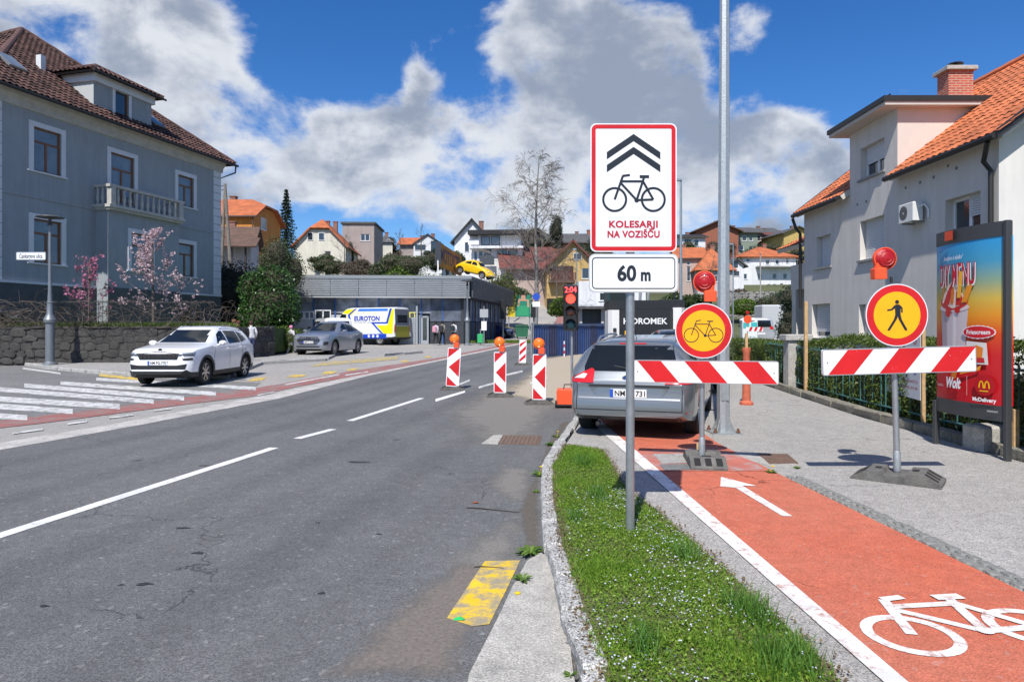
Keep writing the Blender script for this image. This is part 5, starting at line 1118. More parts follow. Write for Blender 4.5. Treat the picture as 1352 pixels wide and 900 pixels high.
# ---- big galvanised lamp column in the pavement
def column():
    g = GV(955, 571, PAV); t = thing('lamp_column', 'thick galvanised lamp column bolted beside the grey estate car', 'lamp post', g); k = g.y / FPX
    b = B(); b.tube([(0, 0, .02), (0, 0, 1.2), (.03, 0, 9.5)], [.098, .096, .06], 8); b.obj('column', mat('column_galv', (.42, .45, .46), .45, .55, var=.12, vscale=22, bump=.12, bscale=40), t)
    b = B(); b.box(-.22, .22, -.22, .22, 0, .02); pl = b.obj('base_plate', M_GALVD, t)
    for sx in (-1, 1):
        for sy in (-1, 1): b = B(); b.tube([(sx * .17, sy * .17, .018), (sx * .17, sy * .17, .09)], .017, 6); b.tube([(sx * .17, sy * .17, .025), (sx * .17, sy * .17, .05)], .03, 6); b.obj('anchor_bolt', mat('rusty_bolt', (.14, .06, .03), .8), pl)
    for a in (45, 135, 225, 315): b = B(); b.M = Matrix.Rotation(R(a), 4, 'Z'); b.add([(.09, -.006, .02), (.2, -.006, .02), (.09, -.006, .24), (.09, .006, .02), (.2, .006, .02), (.09, .006, .24)], [(0, 1, 2), (3, 5, 4), (0, 3, 4, 1), (1, 4, 5, 2), (0, 2, 5, 3)]); b.obj('gusset', M_GALVD, pl)
    b = B(); b.box(-.05, .05, -.101, -.085, .5, .9); b.obj('hatch', M_GALVD, t)
    b = B(); b.tube([(.03, 0, 9.45), (-.3, 0, 9.9), (-1.6, 0, 10.1)], .045, 8); b.obj('arm', M_GALV, t); b = B(); b.rbox(-2.3, -1.55, -.15, .15, 10.02, 10.14, .03); b.obj('luminaire', M_SBACK, t)
column()
# ---- thinner lamp posts
def lamp_post(px, base_py, top_py, Y, r, arm, label, m=None, base=True):
    x = (px - CX) * Y / FPX; zt = CAM_H + (YH - top_py) * Y / FPX; z0 = terr(x, Y) - .1; t = thing('lamp_post', label, 'lamp post', (x, Y, z0)); m = m or M_GALV
    b = B(); b.tube([(0, 0, 0), (0, 0, zt - z0)], [r, r * .65], 8); b.obj('pole', m, t, True)
    if arm: b = B(); b.rbox(min(0, arm), max(0, arm), -.12, .12, zt - z0 - .08, zt - z0 + .05, .03); b.obj('luminaire', m, t)
    return t
lamp_post(899, 440, 237, 40, .1, -.45, 'grey street lamp rising behind the tall bicycle sign')
lamp_post(968, 430, 322, 62, .07, -.4, 'slim street lamp beyond the lamp column near the stone wall')
lamp_post(1004, 420, 335, 70, .09, .01, 'concrete pole with double arms before the white hillside house', mat('pole_concrete', (.30, .29, .27), .8))
lamp_post(761, 440, 329, 55, .06, -.3, 'slim lamp post before the ochre house')
def heritage_lamp(g, H, label, name_sign=False, flip=1):
    t = thing('street_lamp', label, 'street lamp', g); s = H / 6.2
    b = B(); b.lathe([(.0, 0), (.26, 0), (.25, .05), (.17, .10), (.155, .12), (.15, 1.55), (.20, 1.58), (.215, 1.68), (.16, 1.80), (.11, 1.92), (.10, 2.3), (.12, 2.33), (.085, 2.36), (.065, H * .5), (.045, H - .25)], 18); b.obj('column', mat('lamp_grey', (.20, .22, .24), .5, .5, var=.1), t, True, angle=30)
    b = B(); b.lathe([(.045, H - .25), (.10, H - .22), (.06, H - .15), (.04, H - .05), (.09, H), (.14, H + .03)], 14); b.obj('collar', mat('lamp_dark', (.06, .065, .07), .5), t, True)
    b = B(); b.lathe([(0, H + .13), (.3, H + .12), (.46, H + .07), (.47, H + .05), (.3, H + .04), (0, H + .045)], 20); b.obj('disc_head', mat('lamp_dark', (.06, .065, .07)), t, True)
    if name_sign:
        k = g.y / FPX; z0, z1 = CAM_H + (YH - 343.5) * k - g.z, CAM_H + (YH - 333) * k - g.z; x0, x1 = (24 - 66.5) * k, (63 - 66.5) * k
        pl = plate_obj(t, 'name_plate', rrect(x0, x1, z0, z1, .04), -.09, -.07, M_SWH); e = B(); rframe(e, x0, x1, z0, z1, .04, .025, lambda x, z: Vector((x, -.092, z))); e.obj('edge', M_SBACK, pl)
        e = B(); letter(e, 'Cankarjeva ulica', x0 + .12, x1 - .12, z0 + .07, z1 - .07, lambda x, z: Vector((x, -.092, z)), .015); e.obj('lettering', M_SBLK, pl)
g66 = Vector(((66 - CX) * 25.5 / FPX, 25.5, gz(25.5) + .1)); heritage_lamp(g66, CAM_H + (YH - 289) * 25.5 / FPX - g66.z, 'ornate grey street lamp with street name plate before the stone wall', True)
gl = Vector((at(617, 449, 46).x, 46, gz(46))); heritage_lamp(gl, CAM_H + (YH - 372) * 46 / FPX - gl.z, 'ornate street lamp at the corner of the showroom')
# ---- round-topped advertising panel
def poster():
    a, c = GV(1240, 586, PAV), GV(1331, 608, PAV); o = a.lerp(c, .5); d = (c - a); Lw = d.length; d.normalize(); nn = Vector((d.y, -d.x, 0)) if False else Vector((-1, 0, 0)); nn = (nn - d * nn.dot(d)).normalized()
    t = thing('advertising_panel', 'curved advertising panel with red, yellow and blue ice cream poster', 'advertising panel', o)
    def S(u, v, off=0.0):      # u 0 far .. 1 near, v metres above the pavement
        return d * ((u - .5) * Lw) + nn * (.09 * 4 * u * (1 - u) + .03 + off) + Vector((0, 0, v))
    DK = mat('panel_grey', (.07, .072, .075), .5, .4)
    for u in (-.02, 1.02):
        b = B(); p = S(u, 0); b.M = Matrix.Translation(p) @ Matrix.Rotation(math.atan2(d.y, d.x), 4, 'Z'); b.rbox(-.03, .03, -.04, .03, -.02, 2.86 if u > .5 else .6, .006); b.obj('leg', DK, t)
    def surf(name, v0, v1, off, m, n=24, back=.1):
        b = B(); vs = []
        for i in range(n + 1):
            u = i / n; vs += [S(u, v0, off), S(u, v1, off), S(u, v1, off - back), S(u, v0, off - back)]
        fs = []
        for i in range(n):
            for j in range(4): fs.append((4 * i + j, 4 * i + (j + 1) % 4, 4 * i + 4 + (j + 1) % 4, 4 * i + 4 + j))
        fs += [(0, 1, 2, 3), (4 * n + 3, 4 * n + 2, 4 * n + 1, 4 * n)]
        b.add(vs, fs); return b.obj(name, m, t, True, angle=30)
    surf('bottom_band', .46, .645, .012, DK); surf('top_band', 2.68, 2.86, .012, DK)
    m = bpy.data.materials.new('poster_print'); m.use_nodes = True; nt = m.node_tree; bs = nt.nodes['Principled BSDF']; bs.inputs['Roughness'].default_value = .25
    tc = nt.nodes.new('ShaderNodeTexCoord'); sp = nt.nodes.new('ShaderNodeSeparateXYZ'); nt.links.new(tc.outputs['Object'], sp.inputs[0])
    mr = nt.nodes.new('ShaderNodeMapRange'); mr.inputs[1].default_value = .645; mr.inputs[2].default_value = 2.68; nt.links.new(sp.outputs[2], mr.inputs[0])
    cr = nt.nodes.new('ShaderNodeValToRGB'); nt.links.new(mr.outputs[0], cr.inputs[0]); el = cr.color_ramp.elements
    el[0].position = 0; el[0].color = (.52, .012, .02, 1); el[1].position = 1; el[1].color = (.03, .30, .60, 1)
    for p, c_ in ((.30, (.58, .016, .018, 1)), (.42, (.66, .07, .01, 1)), (.54, (.74, .28, .015, 1)), (.64, (.62, .42, .06, 1)), (.74, (.26, .36, .22, 1)), (.86, (.06, .30, .46, 1))): e = el.new(p); e.color = c_
    nt.links.new(cr.outputs[0], bs.inputs['Base Color'])
    po = surf('poster', .645, 2.68, .004, m)
    Hh = 2.035
    lay = [0]
    def art(name, pts, col, rough=.3):
        lay[0] += 1; off = .006 + .0012 * lay[0]; bm = bmesh.new(); bm.faces.new([bm.verts.new((p[0], p[1], 0)) for p in pts])
        for i in range(1, 24): bmesh.ops.bisect_plane(bm, geom=bm.verts[:] + bm.edges[:] + bm.faces[:], plane_co=(i / 24, 0, 0), plane_no=(1, 0, 0))
        b = B(); bm.verts.index_update(); b.add([S(.07 + .93 * v.co.x, .645 + v.co.y * Hh, off) for v in bm.verts], [tuple(v.index for v in f.verts) for f in bm.faces]); bm.free(); return b.obj(name, mat('print_' + name, col, rough), po)
    def words(name, txt, u0, u1, v0, v1, col, bold=.03, sh=0.0):
        lay[0] += 1; off = .006 + .0012 * lay[0]; b = B(); v, f = text_geo(txt, bold, 1.0); b.add([S(.07 + .93 * (u0 + (u1 - u0) * p[0] + sh * p[1]), .645 + (v0 + (v1 - v0) * p[1]) * Hh, off) for p in v], f); b.obj(name, mat('print_' + name, col, .35), po)
    ov = lambda cx, cy, rx, ry, n=28, j=0.0: [(cx + rx * (1 + j * (i % 2)) * math.cos(2 * math.pi * i / n), cy + ry * (1 + j * (i % 2)) * math.sin(2 * math.pi * i / n)) for i in range(n)]
    e_ = lambda pts: [(u, .585 + (v - .55) * .60) for u, v in pts]
    art('fry_back', [(.11, .60), (.17, .60), (.145, .735), (.09, .74)], (.62, .24, .02)); art('cup', [(.10, .26), (.50, .26), (.56, .585), (.06, .585)], (.58, .50, .51)); art('cup_shade', [(.10, .26), (.20, .26), (.18, .585), (.06, .585)], (.40, .32, .35)); art('cup_light', [(.30, .26), (.36, .26), (.38, .585), (.31, .585)], (.70, .62, .62)); art('cup_lip', ov(.31, .59, .27, .028), (.68, .56, .56))
    art('ice_low', ov(.31, .625, .25, .05), (.58, .04, .03)); art('ice_cream', e_([(.09, .62), (.16, .73), (.27, .82), (.33, .855), (.42, .76), (.50, .68), (.52, .62), (.42, .57), (.32, .55), (.2, .57)]), (.78, .60, .50)); art('sauce', e_([(.12, .60), (.22, .74), (.315, .84), (.30, .74), (.25, .60), (.2, .57)]), (.55, .02, .02)); art('sauce_side', e_([(.37, .58), (.38, .72), (.43, .74), (.49, .64), (.46, .58)]), (.58, .03, .02)); art('sauce_gold', e_([(.27, .60), (.29, .74), (.325, .85), (.345, .72), (.33, .60)]), (.66, .18, .02)); art('sauce_drip', ov(.23, .565, .055, .035), (.52, .02, .02)); art('sauce_drip_small', ov(.40, .575, .045, .022), (.54, .02, .02))
    art('fry_short', [(.47, .62), (.55, .62), (.66, .745), (.585, .76)], (.74, .27, .02))
    words('tagline', 'hrustljavo in sladko?', .14, .48, .895, .922, (.75, .80, .85), .01, .02); words('title_back', 'DIY MENU', .074, .680, .724, .860, (.8, .8, .8), .014); words('title', 'DIY MENU', .062, .668, .732, .868, (.50, .01, .03), .014); art('fry_long', [(.40, .65), (.465, .65), (.50, .81), (.44, .82)], (.82, .42, .04))
    art('tag_edge', ov(.71, .435, .22, .042, 40, -.07), (.8, .8, .8)); art('tag', ov(.71, .435, .20, .036), (.55, .012, .02)); words('tag_text', 'Friescream', .56, .86, .422, .448, (.85, .85, .85), .02)
    art('dip_tray', [(.52, .24), (.84, .24), (.82, .37), (.56, .38)], (.66, .62, .58)); art('dip', [(.56, .255), (.76, .25), (.78, .34), (.70, .355), (.60, .35)], (.70, .20, .02)); art('dip_red', [(.66, .25), (.80, .25), (.79, .28), (.68, .28)], (.5, .02, .02)); art('fallen_fry', [(.46, .17), (.74, .205), (.76, .235), (.66, .21), (.5, .205)], (.74, .30, .03)); art('fallen_fry_end', [(.30, .14), (.40, .145), (.42, .20), (.34, .20)], (.62, .17, .02))
    words('brand', 'Wolt', .20, .47, .082, .145, (.85, .85, .85), .04, .02); art('rule', [(.57, .045), (.575, .045), (.575, .165), (.57, .165)], (.8, .55, .5)); art('badge_disc', ov(.80, .115, .125, .062), (.42, .008, .012)); words('small_brand', 'foodora', .03, .16, .083, .1, (.75, .5, .5), .01)
    for sgn in (-1, 1):      # arches: two bent strokes
        lay[0] += 1; off = .006 + .0012 * lay[0]; b = B(); vs = []; n = 14
        for i in range(n + 1):
            a = math.pi * i / n; vs += [S(.814 + sgn * .032 + .032 * math.cos(a), .645 + (.098 + .045 * math.sin(a)) * Hh, off), S(.814 + sgn * .032 + .017 * math.cos(a), .645 + (.098 + .038 * math.sin(a)) * Hh, off)]
        b.add(vs, [(2 * i, 2 * i + 1, 2 * i + 3, 2 * i + 2) for i in range(n)]); b.obj('golden_arch', mat('print_gold', (.85, .48, .01), .3), po)
    art('smile', [(.745, .078), (.85, .078), (.85, .084), (.745, .084)], (.8, .5, .02)); words('delivery', 'McDelivery', .66, .94, .018, .04, (.85, .85, .85), .03)
    words('owner_tag', 'EUROPLAKAT', .84, .96, -.04, -.03, (.6, .6, .6), .01)
    art('orange_sticker', [(.20, 1.02), (.36, 1.02), (.36, 1.08), (.20, 1.08)], (.65, .07, .02))
poster()
# a second panel whose edge shows beside the first
p2 = GV(1352, 613, PAV) + Vector((.10, -.16, 0)); t2 = thing('advertising_panel', 'next advertising panel with purple and yellow poster edge', 'advertising panel', p2)
b = B(); b.rbox(-.05, .08, -.05, .05, 0, 2.8, .01); b.obj('leg', mat('panel_grey', (.07, .072, .075)), t2)
b = B(); b.box(-.02, .08, -1.15, -.052, .5, 1.5); b.obj('poster', mat('poster_purple', (.12, .03, .25), .3), t2); b = B(); b.box(-.02, .08, -1.15, -.052, 1.5, 2.7); b.obj('poster_top', mat('poster_yellow', (.5, .4, .05), .3), t2)
# ---- safety notice on two wooden posts by the hedge
def notice():
    a, c = GV(1180, 552, PAV), GV(1219, 567, PAV); o = a.lerp(c, .5); d = (c - a); L = d.length; ang = math.atan2(d.y, d.x); t = thing('safety_notice', 'white safety notice with round symbols on two wooden posts', 'notice', o, ang)
    P = mat('post_wood', (.50, .32, .15), .8, var=.25, vscale=12)
    for x_ in (-L / 2, L / 2): b = B(); b.rbox(x_ - .035, x_ + .035, -.025, .025, -.05, 1.75, .006); b.obj('post', P, t)
    sh = B(); sh.box(-L / 2 - .30, L / 2 - .03, -.033, -.027, .45, 1.66); s = sh.obj('sheet', mat('notice_white', (.70, .71, .72), .4, var=.06), t); xl, xr = -L / 2 - .30, L / 2 - .03; w = xr - xl
    fn = lambda x, z: Vector((x, -.0345, z)); fn2 = lambda x, z: Vector((x, -.0355, z))
    for i in range(4):
        cx = xl + w * (.14 + i * .24)
        for j, z in enumerate((1.40, .92)):
            b = B()
            if j == 0: ring2(b, cx, z, .065, .085, fn, 20); bar2(b, cx - .05, z + .05, cx + .05, z - .05, .018, fn2)
            else: disc2(b, cx, z, .085, fn, 20)
            b.obj('symbol', M_SRED if j == 0 else M_PBLUE, s)
    for z, tx in ((.70, 'VSTOP NA GRADBIŠČE'), (.60, 'ZA NEZAPOSLENE')):
        b = B(); letter(b, tx, xl + .08, xr - .1, z, z + .04, fn, .01); b.obj('lettering', mat('sign_red_text', (.45, .012, .03)), s)
notice()
# ---- orange marker post with wooden stake
mp = GV(985.5, 534, PAV); t = thing('marker_post', 'faded orange post with round foot and wooden stake at the hedge end', 'post', mp)
b = B(); b.lathe([(0, 0), (.135, 0), (.135, .05), (.10, .075), (.085, .09), (.075, .5), (.07, 1.05), (.09, 1.1), (.085, 1.15), (0, 1.16)], 16); b.obj('sleeve', mat('faded_orange', (.50, .12, .06), .7, var=.25, vscale=10), t, True, angle=30)
b = B(); b.rbox(-.025, .025, -.025, .025, 1.1, 1.45, .005); b.obj('stake', mat('post_wood', (.50, .32, .15)), t)
# wooden drainpipe guard board at the house end of the hedge and a pale stake behind the panel
for (px, py, tp, lab) in ((1064, 521, 398, 'tall wooden stake at the far end of the hedge'), (1340, 604, 540, 'wooden stake behind the advertising panel')):
    g = GV(px, py, PAV); b = B(); b.rbox(-.035, .035, -.035, .035, 0, (py - tp) * g.y / FPX, .006); tag(b.obj('wooden_stake', mat('post_wood', (.50, .32, .15)), loc=g), lab, 'stake')
# ================================================================== BUILDINGS
M_WIN = mat('window_glass', (.03, .04, .05), .05, spec=.9, coat=.5)
M_WINB = mat('window_glass_curtain', (.16, .19, .22), .12, spec=.8, var=.2, vscale=1.5)
M_WOOD = mat('window_wood', (.20, .075, .022), .5, var=.2, vscale=12)
M_TRIMW = mat('white_stucco', (.60, .62, .64), .8, var=.06, vscale=3)
M_PVC = mat('white_frame', (.72, .73, .74), .45)
M_SHUT = mat('roller_shutter', (.58, .59, .60), .6)
def plane_uv(P0, d):
    def f(px, py=None):
        k = (px - CX) / FPX; s = (k * P0[1] - P0[0]) / (d[0] - k * d[1]); Y = P0[1] + s * d[1]
        return s if py is None else (s, CAM_H + (YH - py) * Y / FPX)
    return f
def wall(parent, name, L, z0, z1, ops, M, m, rev=.14, top=None):
    """wall in the plane y=0 of M (outward -y) with openings (x0,x1,z0,z1) and reveals; top: list of extra gable points"""
    b = B(); b.M = M
    xs = sorted({0, L, *[o[0] for o in ops], *[o[1] for o in ops]}); zs = sorted({z0, z1, *[o[2] for o in ops], *[o[3] for o in ops]})
    for i in range(len(xs) - 1):
        for j in range(len(zs) - 1):
            cx, cz = (xs[i] + xs[i + 1]) / 2, (zs[j] + zs[j + 1]) / 2
            if any(o[0] < cx < o[1] and o[2] < cz < o[3] for o in ops): continue
            b.quad((xs[i], 0, zs[j]), (xs[i + 1], 0, zs[j]), (xs[i + 1], 0, zs[j + 1]), (xs[i], 0, zs[j + 1]))
    for x0, x1, a, c in ops:
        for p, q in (((x0, a), (x1, a)), ((x1, a), (x1, c)), ((x1, c), (x0, c)), ((x0, c), (x0, a))):
            b.quad((p[0], 0, p[1]), (p[0], rev, p[1]), (q[0], rev, q[1]), (q[0], 0, q[1]))
    if top: b.poly([(0, 0, z1), (L, 0, z1)] + [(x, 0, z) for x, z in top])
    return b.obj(name, m, parent, fix=False)
def window(parent, M, o, rev=.14, fm=None, gm=None, kind='T', sill=True, surround=0.0, sm=None, shutter=0.0):
    x0, x1, z0, z1 = o; fm = fm or M_PVC; gm = gm or M_WIN; w = x1 - x0; h = z1 - z0; t = min(.07, w * .09); y0, y1 = rev - .06, rev
    b = B(); b.M = M; b.box(x0, x1, y0, y1, z0, z0 + t); b.box(x0, x1, y0, y1, z1 - t, z1); b.box(x0, x0 + t, y0, y1, z0 + t, z1 - t); b.box(x1 - t, x1, y0, y1, z0 + t, z1 - t)
    cells = []
    if kind == 'T':      # transom over two casements
        zt = z0 + h * .68; b.box(x0 + t, x1 - t, y0, y1, zt - t * .6, zt + t * .6); xm = (x0 + x1) / 2; b.box(xm - t * .7, xm + t * .7, y0, y1, z0 + t, zt - t * .6)
        cells = [(x0 + t, x1 - t, zt + t * .6, z1 - t), (x0 + t, xm - t * .7, z0 + t, zt - t * .6), (xm + t * .7, x1 - t, z0 + t, zt - t * .6)]
    elif kind == 'V': xm = (x0 + x1) / 2; b.box(xm - t * .7, xm + t * .7, y0, y1, z0 + t, z1 - t); cells = [(x0 + t, xm - t * .7, z0 + t, z1 - t), (xm + t * .7, x1 - t, z0 + t, z1 - t)]
    else: cells = [(x0 + t, x1 - t, z0 + t, z1 - t)]
    wo = b.obj('window', fm, parent)
    for a, c, e, f in cells:
        b = B(); b.M = M; b.box(a, c, y1 - .03, y1 - .015, e, f); b.obj('pane', gm, wo)
    if shutter > 0:
        n = max(3, int(h * shutter / .07)); zs = z1 - h * shutter
        b = B(); b.M = M
        for i in range(n): a = zs + (z1 - zs) * i / n; b.box(x0 + t * .5, x1 - t * .5, y0 - .03, y0 - .01, a + .006, a + (z1 - zs) / n - .002)
        b.obj('shutter', M_SHUT, wo)
    if sill: b = B(); b.M = M; b.box(x0 - .08 - surround, x1 + .08 + surround, -.07, rev - .06, z0 - .07 - surround * .0, z0 - .001); b.obj('sill', sm or M_TRIMW, wo)
    if surround:
        b = B(); b.M = M; s = surround; b.box(x0 - s, x0, -.04, .02, z0, z1 + s); b.box(x1, x1 + s, -.04, .02, z0, z1 + s); b.box(x0, x1, -.04, .02, z1, z1 + s); b.obj('surround', sm or M_TRIMW, wo)
    return wo
def tiles(parent, poly, m, tw=.24, th=.33, name='roof_tiles', lift=.035, wave=.03):
    """overlapping pantiles over a planar 3D polygon whose first edge is the eave"""
    P = [Vector(p) for p in poly]; e1 = (P[1] - P[0]).normalized(); nrm = None
    for k in range(2, len(P)):
        nrm = e1.cross(P[k] - P[0])
        if nrm.length > 1e-3: break
    nrm.normalize()
    if nrm.z < 0: nrm = -nrm
    e2 = nrm.cross(e1)
    if (P[2] - P[0]).dot(e2) < 0: e2 = -e2
    pl = [((p - P[0]).dot(e1), (p - P[0]).dot(e2)) for p in P]
    us = [p[0] for p in pl]; vs = [p[1] for p in pl]
    U, V = np.meshgrid(np.arange(min(us), max(us), tw), np.arange(min(vs), max(vs), th)); U = U.ravel(); V = V.ravel()
    ins = in_poly(U + tw / 2, V + th / 2, pl); U, V = U[ins], V[ins]; n = len(U)
    prof = [(0, .0), (.18, .55), (.38, 1.0), (.60, .75), (.80, .15), (1.02, .05)]; k = len(prof)
    A = np.array(P[0]); E1 = np.array(e1); E2 = np.array(e2); NN = np.array(nrm); out = np.zeros((n, 2 * k, 3)); j = rng.normal(0, .004, n)
    for i, (a, h) in enumerate(prof):
        lo = A + np.outer(U + a * tw, E1) + np.outer(V - .04, E2) + np.outer(lift + h * wave + j, NN); hi = A + np.outer(U + a * tw, E1) + np.outer(V + th, E2) + np.outer(.012 + h * wave + j * .3, NN)
        out[:, i] = lo; out[:, k + i] = hi
    base = np.arange(n)[:, None] * 2 * k
    f = np.concatenate([base + np.array([[i, i + 1, k + i + 1, k + i]]) for i in range(k - 1)])
    o = npmesh(name, out.reshape(-1, 3), f, m, parent); o['kind'] = 'stuff'; return o
def slab(parent, name, poly, th, m):
    """planar polygon thickened downwards along its normal"""
    P = [Vector(p) for p in poly]; n = (P[1] - P[0]).cross(P[2] - P[0]).normalized()
    if n.z < 0: n = -n
    k = len(P); b = B(); b.add([*P, *[p - n * th for p in P]], [tuple(range(k)), tuple(range(2 * k - 1, k - 1, -1))] + [(i, (i + 1) % k, k + (i + 1) % k, k + i) for i in range(k)]); return b.obj(name, m, parent)
def Mx(x, y, z=0.0, a=0.0): return Matrix.Translation((x, y, z)) @ Matrix.Rotation(R(a), 4, 'Z')
M_TILEB = mat('tile_brown', (.085, .042, .034), .8, island=.6, var=.25, vscale=.8)
M_TILEO = mat('tile_orange', (.52, .15, .055), .75, island=.28, var=.2, vscale=.7)
# ---------------- grey villa on the left
def villa():
    d = Vector((.262, .965)).normalized(); A = Vector((-15.4, 36.0)) * 1.15; L = 12.2 * 1.15; P0 = A - d * L; rz = math.atan2(d.y, d.x); G0 = 1.9
    t = thing('villa', 'grey stucco villa with brown hipped roof, dormer and balcony above the stone wall', 'house', (P0.x, P0.y, 0), rz)
    f = plane_uv(P0, d); WALL = mat('villa_stucco', (.285, .315, .335), .9, streak=.10, var=.06, vscale=1.2, bump=.25, bscale=90); PL = mat('villa_plinth', (.085, .092, .095), .9, var=.15, vscale=2, bump=.3, bscale=60)
    ze = f(288, 214)[1]; zp = f(150, 381)[1]; Mf = Mx(0, 0); D = 12.0 * 1.15
    def op(x0, x1, y0, y1): s0, s1 = f(x0), f(x1); xm = (x0 + x1) / 2; return (s0, s1, f(xm, y1)[1], f(xm, y0)[1])
    ops = [op(44, 80.5, 172, 229), op(146, 177, 205, 266), op(234.7, 255.5, 233, 273), op(44, 81, 291, 348), op(234.7, 255.5, 322, 365)]
    ops[1] = (ops[1][0], ops[1][1], f(160, 268)[1], ops[1][3])
    cell = (f(236), f(262), 2.1, 2.75)
    wall(t, 'wall', L, zp, ze, ops, Mf, WALL); wall(t, 'plinth', L, G0 - .8, zp, [cell], Mx(0, -.05), PL)
    for o in ops: window(t, Mf, o, fm=M_WOOD, gm=M_WINB, surround=.22, sill=o is not ops[1])
    window(t, Mx(0, -.05), cell, fm=M_WOOD, kind='O', sill=False)
    for a, x, dd in ((90, L, D), (180, L, L), (270, 0, D)):
        pass
    wall(t, 'side_wall', D, G0 - .8, ze, [], Mx(L, 0, 0, 90), WALL); wall(t, 'back_wall', L, G0 - .8, ze, [], Mx(L, D, 0, 180), WALL); wall(t, 'side_wall', D, G0 - .8, ze, [], Mx(0, D, 0, 270), WALL)
    b = B(); b.box(-.03, L + .03, -.09, .0, zp - .05, zp + .06); b.obj('plinth_course', M_TRIMW, t)
    zs = f(150, 281)[1]; b = B(); b.box(0, L, -.035, .0, zs - .06, zs + .05); b.obj('string_course', WALL, t)
    # quoins, each block on its own
    nq = 16
    for xa, xb in ((.0, .52), (L - .62, L + .012)):
        for i in range(nq):
            z0 = zp + .06 + (ze - .55 - zp) * i / nq; z1 = zp + .06 + (ze - .55 - zp) * (i + 1) / nq
            b = B(); b.rbox(xa - .02, xb, -.05, .02, z0 + .015, z1 - .015, .012); b.obj('quoin', M_TRIMW, t)
    # cornice and eave
    CW = mat('villa_cornice', (.42, .41, .38), .85, var=.15, vscale=3, stain=.3, stcol=(.2, .18, .15), stscale=2)
    b = B(); b.prism([(-.0, ze - .62), (-.08, ze - .60), (-.12, ze - .35), (-.28, ze - .20), (-.34, ze - .04), (-.34, ze + .02), (.0, ze + .02)], -.12, L + .12, 'x'); b.obj('cornice', CW, t)
    ov = .62; e = [(-ov, -ov), (L + ov, -ov), (L + ov, D + ov), (-ov, D + ov)]; zr = f(5, 43)[1] * 1.0; ap = (L / 2, D / 2, CAM_H + (YH - 40) * (P0 + d * L / 2 + Vector((-d.y, d.x)) * D / 2).y / FPX)
    zc = ze - .02
    for i in range(4):
        p, q = e[i], e[(i + 1) % 4]; poly = [(*p, zc), (*q, zc), ap]; slab(t, 'roof', poly, .12, mat('roof_under', (.05, .035, .03), .8))
        if i in (0, 3, 1): tiles(t, poly, M_TILEB, .28, .38, 'roof_tiles' if i == 0 else 'side_roof_tiles', .075, .06)
    for p in e:
        b = B(); v0, v1 = Vector((*p, zc + .06)), Vector(ap) + Vector((0, 0, .06)); n = 22
        b.tube([v0.lerp(v1, i / n) + Vector((0, 0, .015 * (i % 2))) for i in range(n + 1)], .12, 8); b.obj('hip_tiles', M_TILEB, t)
    b = B(); b.tube([(-ov, -ov - .06, zc - .06), (L + ov + .12, -ov - .06, zc - .06)], .075, 8); b.obj('gutter', M_TRIM, t)
    b = B(); b.tube([(L + ov, -ov, zc - .1), (L + ov - .05, -ov, zc - .5), (L + .1, .1, zc - .9), (L + .1, .1, G0)], .05, 8); b.obj('downpipe', M_TRIM, t)
    # skylights
    sl = (ap[2] - zc) / (D / 2 + ov); ang = math.atan(sl)
    for sx, yy in ((f(48), 1.5), (f(222), 1.0)):
        b = B(); b.M = Matrix.Translation((sx, yy, zc + (yy + ov) * sl + .12)) @ Matrix.Rotation(ang, 4, 'X'); b.box(-.42, .42, -.6, .6, 0, .1); o = b.obj('skylight', mat('skylight_frame', (.3, .31, .32), .4, .5), t)
        b = B(); b.M = Matrix.Translation((sx, yy, zc + (yy + ov) * sl + .12)) @ Matrix.Rotation(ang, 4, 'X'); b.box(-.34, .34, -.52, .52, .1, .108); b.obj('pane', M_WINB, o)
    # dormer flush with the facade
    s0, s1 = f(129), f(205); zt = f(129, 96)[1]; yb = .25; md = Mx(s0, yb); fd = lambda px, py: (f(px) - s0, f(px, py)[1])
    dop = (f(157) - s0, f(175) - s0, f(166, 154)[1], f(166, 117)[1])
    wall(t, 'dormer_wall', s1 - s0, zc - .1, zt, [dop], md, WALL); window(t, md, dop, fm=M_WOOD, gm=M_WIN, kind='O', surround=.16)
    dep = (zt - zc) / sl
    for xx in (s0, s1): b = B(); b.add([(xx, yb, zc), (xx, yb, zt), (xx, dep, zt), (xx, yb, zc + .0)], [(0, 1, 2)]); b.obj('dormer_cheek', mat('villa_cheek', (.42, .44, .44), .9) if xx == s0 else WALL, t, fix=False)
    b = B(); b.box(s0 - .12, s1 + .12, yb - .14, dep + .2, zt - .38, zt + .02); b.obj('dormer_cornice', M_TRIMW, t)
    q = .42; w = s1 - s0; ex = [(s0 - q, yb - q), (s1 + q, yb - q), (s1 + q, 5.2), (s0 - q, 5.2)]; hr = (w / 2 + q) * math.tan(R(27)); rx = (s0 + s1) / 2; ry = yb - q + w / 2 + q; zz = zt + .03
    for poly in ([(*ex[0], zz), (*ex[1], zz), (rx, ry, zz + hr)], [(*ex[3], zz), (*ex[0], zz), (rx, ry, zz + hr), (rx, 5.2, zz + hr)], [(*ex[1], zz), (*ex[2], zz), (rx, 5.2, zz + hr), (rx, ry, zz + hr)]):
        slab(t, 'dormer_roof', poly, .1, mat('roof_under', (.05, .035, .03))); tiles(t, poly, M_TILEB, .28, .36, 'dormer_tiles', .075, .06)
    for p in (ex[0], ex[1]): b = B(); b.tube([(*p, zz + .05), (rx, ry, zz + hr + .05)], .11, 8); b.obj('hip_tiles', M_TILEB, t)
    b = B(); b.tube([(rx, ry, zz + hr + .05), (rx, 5.2, zz + hr + .05)], .11, 8); b.obj('ridge_tiles', M_TILEB, t)
    b = B(); b.tube([(s0 - q, yb - q - .05, zz - .05), (s1 + q + .1, yb - q - .05, zz - .05)], .06, 8); b.obj('gutter', M_TRIM, t)
